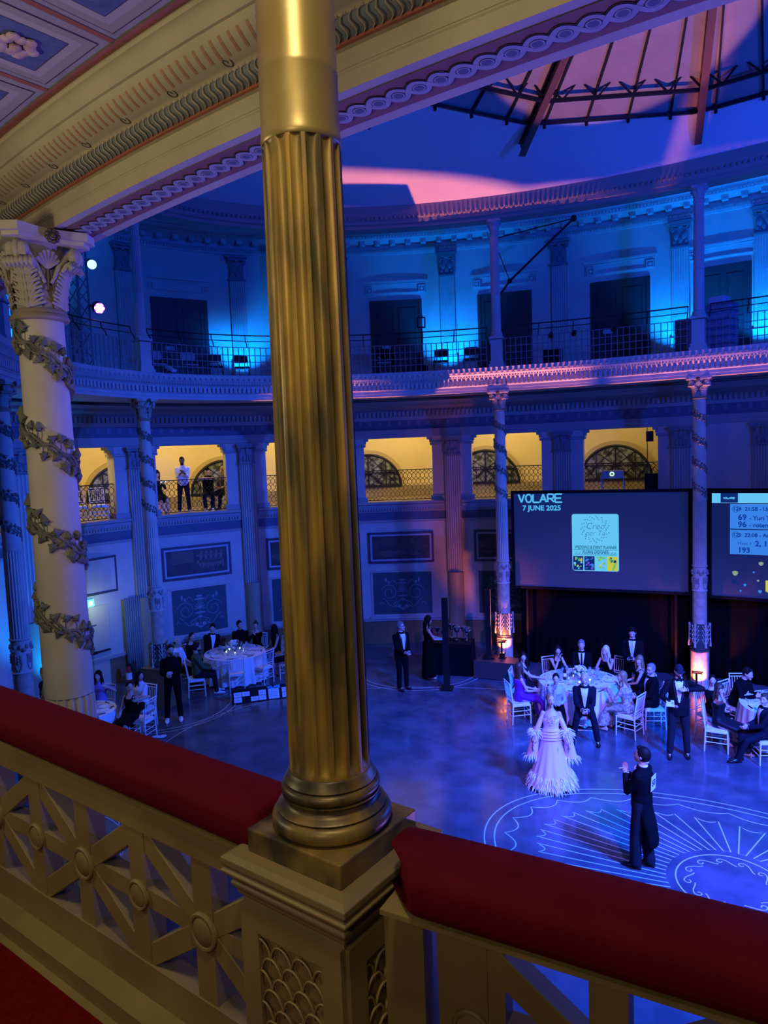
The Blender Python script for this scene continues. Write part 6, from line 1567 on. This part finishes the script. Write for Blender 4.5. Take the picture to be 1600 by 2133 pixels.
# round the table in front of the left screen
PURP = cloth('purple satin', (.16, .02, .32), .45, .3); PAIS = mat('gold paisley brocade', (.52, .44, .30), .6, noise=((.26, .20, .15), 22, .44, .56)); SPB = cloth('black sequin', (.012, .012, .016), .4)
CHS = []
def seated(lab, x, y, face, chl, **kw):
    kw.setdefault('sit', True); r = person(lab, x, y, 0, face, **kw)
    if chl: chair(x - .02 * cos(rad(face)), y - .02 * sin(rad(face)), face, chl)
    return r
seated('long-haired woman in a purple top and skirt, leftmost at the table', -4.66, 3.58, 46, 'white chair of the woman in purple, leftmost at the table', fem=True, H=1.66, look=62, hair=('long', BROWNH), wear={'top': 'dress', 'c': PURP, 'len': .8, 'neckline': .41})
seated('dark-haired woman in a black sleeveless top turning from the table towards the balcony', -4.95, 4.35, 15, 'white chair of the dark-haired woman beside the woman in purple', fem=True, H=1.66, look=-55, hair=('long', DARKH), wear={'top': 'dress', 'c': SPB, 'len': .4}, hands=[(-.1, .36, .70), (.14, .46, .80)])
seated('dark-haired woman in black resting her chin on her hand behind the table', -4.62, 5.42, -38, 'white chair behind the table, of the woman resting her chin', fem=True, H=1.66, lean=14, look=-62, hair=('long', DARKH), wear={'top': 'dress', 'c': SUIT, 'len': .4}, hands=[(-.12, .40, .80), (.05, .30, 1.02)])
seated('grey-haired man in a dark suit and tie behind the flowers', -4.10, 5.82, -68, 'white chair hidden behind the grey-haired man in a suit', H=1.76, look=-70, pitch=8, hair=('short', GREYH), wear={'top': 'suit', 'c': SUIT, 'neck': 'tie', 'tie': NAVY})
seated('woman with long platinum hair in black behind the table, hand at her mouth', -3.50, 5.92, -88, None, fem=True, H=1.66, lean=10, look=-95, hair=('long', mat('platinum hair', (.75, .68, .58), .5)), wear={'top': 'dress', 'c': SUIT, 'len': .4}, hands=[(-.06, .24, 1.04), (.14, .36, .80)])
chair(-3.32, 6.12, -95, 'white chair of the platinum-haired woman behind the table')
seated('woman with short blonde hair half hidden behind the white-bearded man', -2.58, 5.42, -150, 'white chair of the short-haired blonde woman at the right of the table', fem=True, H=1.62, look=-100, hair=('fringe', BLONDH), wear={'top': 'dress', 'c': SUIT, 'len': .4})
seated('white-bearded man in glasses and a black dinner jacket at the right of the table', -2.13, 4.72, -150, 'white chair of the white-bearded man', H=1.76, look=-110, hair=('short', GREYH), wear={'top': 'suit', 'neck': 'bow', 'beard': GREYH, 'glasses': 1})
seated('blonde woman in a long gold paisley gown leaning on the table', -2.42, 4.05, 172, 'white chair of the woman in the gold paisley gown', fem=True, H=1.68, lean=10, look=-140, hair=('fringe', BLONDH), wear={'top': 'dress', 'c': PAIS, 'len': .9, 'sleeve': .9}, hands=[(-.12, .36, .86), (.1, .28, .98)])
seated('young person in a light blue jacket, chin on hand, behind the blush gown', -3.78, 3.50, -62, 'white chair of the young person in light blue', fem=True, H=1.60, lean=12, look=-66, hair=('pony', DARKH), wear={'top': 'shirt', 'c': LIGHTB, 'sleeve': .95, 'bot': SUIT}, hands=[(-.08, .32, .70), (.02, .26, .98)], feet=[(-.12, .44, 0), (.16, .58, 0)])
seated('bald man in a dark jacket sitting with clasped hands at the table front', -3.17, 3.56, -68, 'white chair of the bald man in the dark jacket', H=1.78, lean=9, look=-72, hair=('bald', GREYH), wear={'top': 'suit', 'c': NAVY}, hands=[(-.05, .40, .68), (.05, .40, .68)], feet=[(-.24, .42, 0), (.24, .42, 0)], hi=True)
_, A_ = person('man in a dark suit and blue tie looking down at a phone behind the table', -2.92, 5.95, 0, -76, 1.80, look=-76, pitch=24, hair=('short', DARKH), wear={'top': 'suit', 'c': SUIT, 'neck': 'tie', 'tie': LIGHTB}, hands=[(-.06, .30, 1.12), (.06, .30, 1.12)])
_, A_ = person('bearded man in a flat cap and velvet dinner jacket standing and holding a card', -1.30, 3.58, 0, -72, 1.80, look=-55, pitch=20, hair=('cap', cloth('dark tweed cap', (.02, .022, .03))), wear={'top': 'suit', 'c': cloth('black velvet jacket', (.008, .008, .010), .7, .2), 'neck': 'bow', 'lapel': 1, 'beard': DARKH, 'glasses': 1, 'bot': GREYT}, hands=[(-.14, .22, 1.38), (.16, .26, 1.10)], elbow=[(-1, -.1, .1), (.8, -.5, -.4)], feet=[(-.15, .0, 0), (.17, .10, 0)], hi=True)
# right table
seated('girl with pulled-back hair in a black wrap smiling at the left of the right table', -.98, 4.86, -30, 'white chair of the smiling girl in a black wrap', fem=True, H=1.55, look=-70, hair=('bun', DARKH), wear={'top': 'dress', 'c': SUIT, 'len': .4, 'sleeve': .5})
seated('woman in a black strapless dress with both hands behind her neck at the right table', -.72, 4.22, 8, 'white chair of the woman holding her neck', fem=True, H=1.66, look=-30, tilt=-8, hair=('fringe', BROWNH), wear={'top': 'dress', 'c': SPB, 'len': .8, 'strap': False}, hands=[(-.13, .02, 1.16), (.13, .05, 1.16)], elbow=[(-1, .4, 0), (1, .4, 0)], hi=True)
seated('dark-haired man in an open black shirt leaning over the right table', -.66, 5.62, -22, 'white chair of the man in the black shirt', H=1.78, lean=20, look=-20, pitch=14, hair=('short', DARKH), wear={'top': 'shirt', 'c': SUIT, 'sleeve': .95}, hands=[(-.08, .44, .82), (.12, .50, .82)])
seated('boy in a dinner jacket and bow tie sitting at the front of the right table', .12, 4.10, 212, 'white chair of the boy in a dinner jacket', H=1.62, look=250, hair=('short', BROWNH), wear={'top': 'suit', 'c': NAVY, 'neck': 'bow'}, hands=[(-.05, .34, .68), (.06, .30, .68)], feet=[(-.05, .52, 0), (.06, .44, 0)], hi=True)
chair(-.62, 6.15, -60, 'empty white chair behind the right table, left of two'); chair(.02, 6.42, -85, 'empty white chair behind the right table, right of two')
# by the trophies
person('grey-haired man in glasses and a white tie dinner suit standing by the trophy table', -8.15, 4.0, 0, -22, 1.76, look=10, pitch=-6, hair=('short', GREYH), wear={'top': 'suit', 'neck': 'bow', 'lapel': 1, 'glasses': 1}, hands=[(-.05, .28, 1.02), (.06, .28, 1.02)])
person('dark-haired woman in a long sleeveless black dress handling the trophies', -8.02, 5.06, 0, 40, 1.70, True, look=48, pitch=18, hair=('long', DARKH), wear={'top': 'dress', 'c': SUIT, 'len': .88, 'flare': .07}, hands=[(-.08, .36, 1.04), (.10, .38, 1.06)], feet=[(-.08, .05, 0), (.1, .0, 0)])
# left table
person('man in a black suit and white sneakers standing at the left, hands together', -11.57, -.45, 0, -38, 1.80, look=-20, hair=('short', DARKH), wear={'top': 'shirt', 'c': SUIT, 'sleeve': .95, 'beard': DARKH, 'shoe': SHOEW}, hands=[(-.02, .28, 1.20), (.10, .26, 1.14)], feet=[(-.14, .02, 0), (.16, .04, 0)])
seated('man in a green sweater sitting sideways at the left table', -12.48, .98, 52, 'white chair of the man in the green sweater', H=1.74, look=70, hair=('short', DARKH), wear={'top': 'shirt', 'c': cloth('olive green knit', (.10, .12, .05)), 'sleeve': .95, 'beard': DARKH, 'bot': GREYT, 'shoe': SHOEW}, hands=[(-.1, .36, .70), (.1, .38, .68)])
seated('bald man in a white printed tee shirt behind the standing man in black', -13.35, 1.05, 20, 'white chair of the man in the white tee shirt', H=1.74, look=30, pitch=10, hair=('bald', DARKH), wear={'top': 'shirt', 'c': SHIRT, 'sleeve': .4})
seated('woman in black with tied dark hair bending over the left table', -13.72, 1.72, 10, 'white chair of the woman in black bending to the left table', fem=True, H=1.66, lean=10, look=-5, hair=('pony', DARKH), wear={'top': 'dress', 'c': SUIT, 'len': .4, 'sleeve': .9})
seated('dark-haired man in a black jacket leaning sideways behind the left table', -13.72, 2.45, -20, 'white chair of the man leaning sideways behind the left table', H=1.80, side=-8, look=-50, pitch=10, hair=('short', DARKH), wear={'top': 'suit', 'c': SUIT})
seated('young man with swept dark hair in black, right behind the left table flowers', -13.30, 3.22, -48, 'white chair of the young man behind the left table flowers', H=1.76, look=-10, hair=('short', DARKH), wear={'top': 'shirt', 'c': SUIT, 'sleeve': .95})
seated('woman with a top bun and hands at her neck behind the left table', -12.92, 3.50, -70, 'white chair of the woman with a top bun', fem=True, H=1.66, look=-50, pitch=10, hair=('topbun', BROWNH), wear={'top': 'dress', 'c': SUIT, 'len': .4, 'sleeve': .9}, hands=[(-.06, .22, 1.0), (.06, .22, 1.0)])
seated('dark-haired woman in black looking away at the right of the left table', -12.12, 3.48, -110, 'white chair of the woman looking away at the left table', fem=True, H=1.70, look=100, hair=('long', DARKH), wear={'top': 'dress', 'c': SUIT, 'len': .4})
seated('seated guest in dark clothes beside the gilded column edge', -11.28, 3.12, -175, 'white chair of the guest beside the gilded column edge', fem=True, H=1.68, hair=('long', DARKH), wear={'top': 'dress', 'c': NAVY, 'len': .4})
chair(-11.93, 1.80, 142, 'empty white chair drawn up to the front of the left table, left of two'); chair(-11.70, 2.52, 185, 'empty white chair drawn up to the front of the left table, right of two')
# small table by the big ivy column
seated('long-haired woman in a lilac top, arm over her chair, beside the big column', -12.68, -1.62, -75, 'white chair of the woman in the lilac top', fem=True, H=1.66, look=-55, hair=('long', DARKH), wear={'top': 'shirt', 'c': cloth('lilac top', (.25, .20, .55)), 'sleeve': .4}, hands=[(-.34, .10, 1.0), (-.02, .28, .98)])
seated('dark-haired woman in a white top behind the woman in the black strap dress', -11.82, -1.12, -80, 'white chair of the woman in the white top', fem=True, H=1.66, look=10, hair=('long', DARKH), wear={'top': 'shirt', 'c': SHIRT, 'sleeve': .4})
seated('woman in a black strap dress sitting sideways with her arm on the chair back', -11.32, -1.72, -70, None, fem=True, H=1.68, look=-15, tilt=-4, hair=('bun', DARKH), wear={'top': 'dress', 'c': SUIT, 'len': .4}, hands=[(-.30, .12, .98), (.14, .30, .52)], elbow=[(-1, -.3, 0), (.6, -.4, -.5)])
chair(-11.22, -1.55, -160, 'white chair of the woman in the black strap dress')
seated('brown-haired guest at the near side of the small table, seen from behind', -11.05, -2.85, 152, 'white chair nearest the velvet rail at the small table', fem=True, H=1.64, look=152, hair=('fringe', BROWNH), wear={'top': 'dress', 'c': SPB, 'len': .4})
seated('woman with long dark hair partly hidden behind the left edge of the big ivy column', -13.05, -2.72, 20, 'white chair hidden behind the big ivy column', fem=True, H=1.68, look=60, hair=('long', DARKH), wear={'top': 'dress', 'c': cloth('mauve top', (.35, .25, .32)), 'len': .4})
# in the lit gallery
GZ = 4.462
person('bearded man in a white shirt and dark jeans standing in the lit gallery opening', -15.38, 3.15, GZ, -38, 1.68, skin=2, look=-45, pitch=6, hair=('short', DARKH), wear={'top': 'shirt', 'c': SHIRT, 'sleeve': .75, 'bot': NAVY, 'beard': DARKH, 'shoe': SHOEW}, hands=[(-.03, .30, 1.22), (.05, .30, 1.20)], feet=[(-.14, .0, 0), (.15, .02, 0)])
def gchair(x, y, face, lab):
    c = dup(CH, (x, y, GZ + .002), rad(face - 90), lab); return c
person('person in a black cap and black tee leaning crossed arms on the gallery railing', -15.42, 4.12, GZ, -40, 1.70, sit=True, lean=8, look=-50, hair=('cap', SUIT), wear={'top': 'shirt', 'c': SUIT, 'sleeve': .4, 'shoe': SHOEW}, hands=[(.08, .32, .98), (-.08, .34, 1.0)], elbow=[(-1, .2, 0), (1, .2, 0)], feet=[(-.1, .36, 0), (.1, .36, 0)])
gchair(-15.42, 4.12, -40, 'chair of the person in a black cap at the gallery railing')
person('curly-haired person in a dark patterned top behind the person in a black cap', -15.32, 4.66, GZ, -75, 1.66, True, sit=True, look=-85, pitch=20, hair=('curly', BLONDH), wear={'top': 'shirt', 'c': cloth('dark patterned top', (.10, .08, .09)), 'sleeve': .6})
gchair(-15.32, 4.66, -75, 'chair of the curly-haired person in the gallery')
_, A_ = person('woman in black looking at a glowing phone at the left of the lit gallery opening', -15.78, 2.52, GZ, -12, 1.64, True, sit=True, look=-12, pitch=25, hair=('long', DARKH), wear={'top': 'dress', 'c': SUIT, 'len': .4, 'sleeve': .9}, hands=[(-.04, .34, .92), (.04, .34, .92)], feet=[(-.05, .55, 0), (.05, .60, 0)])
gchair(-15.78, 2.52, -12, 'chair of the woman looking at a phone in the gallery')
ph = MB(); ph.prism(rrect(-.036, -.075, .036, .075, .01), .009); o = ph.build('phone', mat('lit phone screen', (.2, .2, .2), .3, emit=(.8, .9, 1), estr=2.5), None, 0); o.matrix_world = Matrix.Translation((-15.40, 2.46, GZ + .98)) @ R2(-.3) @ Matrix.Rotation(-.7, 4, 'Y'); tag(o, 'glowing phone in the hands of the woman in the gallery', 'phone')
for k in range(2): gchair(-15.75 + .12 * k, -.02 + .52 * k, -20, ['pale chair behind the first lattice railing, left of two', 'pale chair behind the first lattice railing, right of two'][k])
ph = MB(); ph.prism(rrect(-.07, -.1, .07, .1, .008), .006); o = ph.build('programme_card', linen, None, 0)
o.matrix_world = Matrix.Translation((-1.365, 3.235, 1.12)) @ R2(.3) @ Matrix.Rotation(.3, 4, 'X'); tag(o, 'small card held by the man in a flat cap', 'card')
ph = MB(); ph.prism(rrect(-.036, -.075, .036, .075, .01), .009); o = ph.build('phone', matte, None, 0); o.matrix_world = Matrix.Translation((-2.92 + .09, 5.95 - .39, 1.15)) @ R2(.3) @ Matrix.Rotation(.6, 4, 'X'); tag(o, 'dark phone held by the man in the dark suit behind the table', 'phone')
# lettering becomes plain meshes
dg = bpy.context.evaluated_depsgraph_get()
for o in [q for q in sc.objects if q.type == 'FONT']:
    me = bpy.data.meshes.new_from_object(o.evaluated_get(dg)); nm = o.name; par = o.parent; ml = o.matrix_local.copy()
    n_ = bpy.data.objects.new(nm, me); COL.objects.link(n_); n_.parent = par; n_.matrix_local = ml
    bpy.data.objects.remove(o, do_unlink=True); n_.name = nm
# ------------------------------------------------------------------ light
def lt(name, kind, loc, col, energy, aim=None, size=.2, spot=60, blend=.3):
    l = bpy.data.lights.new(name, kind); o = bpy.data.objects.new(name, l); COL.objects.link(o)
    l.color = col; l.energy = energy; o.location = loc
    if kind == 'AREA': l.size = size
    else: l.shadow_soft_size = size
    if kind == 'SPOT': l.spot_size = rad(spot); l.spot_blend = blend
    if aim is not None: o.rotation_euler = (V(aim) - V(loc)).to_track_quat('-Z', 'Y').to_euler()
    return o
BLUE = (.008, .085, 1.0)
# blue and violet lamps of the show rig; fill, soffit and skylight lamps are added
lt('blue wash', 'SPOT', (7.5, -3.5, 11.3), BLUE, 64000, (.4, 1.6, 0), .9, 56, .9)
lt('blue wash', 'SPOT', (8.5, 3.0, 11.3), (.02, .10, 1.0), 19000, (-11.5, .8, 1.0), .25, 48, .9)
lt('violet wash', 'SPOT', (2.5, -6.0, 11.0), (.22, .02, 1.0), 9000, (1.2, -.7, 0), .1, 17, .9)
lt('blue dome wash', 'SPOT', (6.0, 0.0, 8.6), (.004, .06, 1.0), 3600, (-4.5, 3.5, 13.4), .3, 120, .6)
lt('blue fill', 'POINT', (3.5, -1.0, 6.0), (.02, .09, 1.0), 850, None, .6)  # added fill hanging in mid-hall, no fixture behind it
lt('blue side wash', 'SPOT', (2.5, 1.5, 9.5), (.05, .10, 1.0), 2600, (-2.2, -8.0, 5.2), .15, 26, .8)
lt('violet key', 'SPOT', (3.5, -6.8, 9.4), (.24, .13, 1.0), 10000, (-2.4, 3.6, .8), .15, 40, .8)
lt('added soffit wash', 'SPOT', (4.2, -2.6, 1.0), (.25, .14, 1.0), 2000, (-.3, -7.9, 7.5), .1, 42, .8)  # added low lamp, stands in for light coming up from the floor
lt('added skylight wash', 'SPOT', (-.2, .6, 5.5), (1.0, .42, .42), 2200, (-2.3, 3.5, 14.2), .03, 33, .15)  # added lamp floating in mid-air to turn the panes pink
# cyan beams at the feet of the wall pilasters
for i in (2, 4, 6, 8, 9):
    p, n = ell(WA, WB, PT[i], -.95); q, _ = ell(WA, WB, PT[i], -.0)
    lt('cyan uplight', 'SPOT', (p.x, p.y, 8.35), (.0, .20, 1.0), 650, (q.x, q.y, 10.3), .04, 98, .7)
lt('cyan uplight', 'SPOT', (-14.5, -.95, .35), (0, .24, 1), 700, (-15.0, -1.75, 2.2), .05, 75, .8)
# warm lamps in the lit gallery
for i, a, b in OPEN:
    if i > 7: continue
    p, n = ell(WA, WB, (a + b) / 2, 1.3)
    lt('gallery lamp', 'POINT', (p.x, p.y, 7.3), (1.0, .80, .40), 74 if i < 7 else 28, None, .12)
# orange floor lamps at the column feet
for k, (L, n) in UPL.items():
    p = RCOL[k]
    lt('orange beam', 'SPOT', L, (1.0, .26, .17), {'E': 4500, 'F': 8500, 'G': 5500, 'H': 4500}[k], (L.x - n.x * (.9 if k == 'F' else 0), L.y - n.y * (.9 if k == 'F' else 0), 8), .006, 44 if k == 'F' else 33, .35)
    if k != 'E': lt('orange uplight', 'SPOT', (L.x, L.y, L.z - .02), (1.0, .19, .05), 240, (p[0], p[1], L.z + .45), .02, 82, .5)
# warm lamps of the near balcony
lt('balcony lamp', 'AREA', (-1.7, -10.6, 6.5), (1.0, .82, .50), 24, (-.2, -8.5, 7.3), .45)
lt('balcony lamp', 'AREA', (1.7, -10.0, 7.85), (1.0, .80, .46), 21, (.9, -9.35, 5.2), .22)
lt('balcony lamp', 'AREA', (2.2, -12.2, 7.3), (1.0, .80, .46), 19, (.8, -9.2, 5.6), .5)
lt('added door glow', 'POINT', (-14.75, -.15, 2.25), (.75, 1.0, .75), 9, None, .04)  # added beside the exit sign to brighten the pale door
w = bpy.data.worlds.new('world'); w.use_nodes = True; w.node_tree.nodes['Background'].inputs[0].default_value = (.004, .01, .05, 1); w.node_tree.nodes['Background'].inputs[1].default_value = .35; sc.world = w
sc.view_settings.view_transform = 'Standard'; sc.view_settings.look = 'None'; sc.view_settings.gamma = 1; sc.view_settings.exposure = 0; sc.view_settings.use_curve_mapping = False
sc.cycles.use_denoising = True
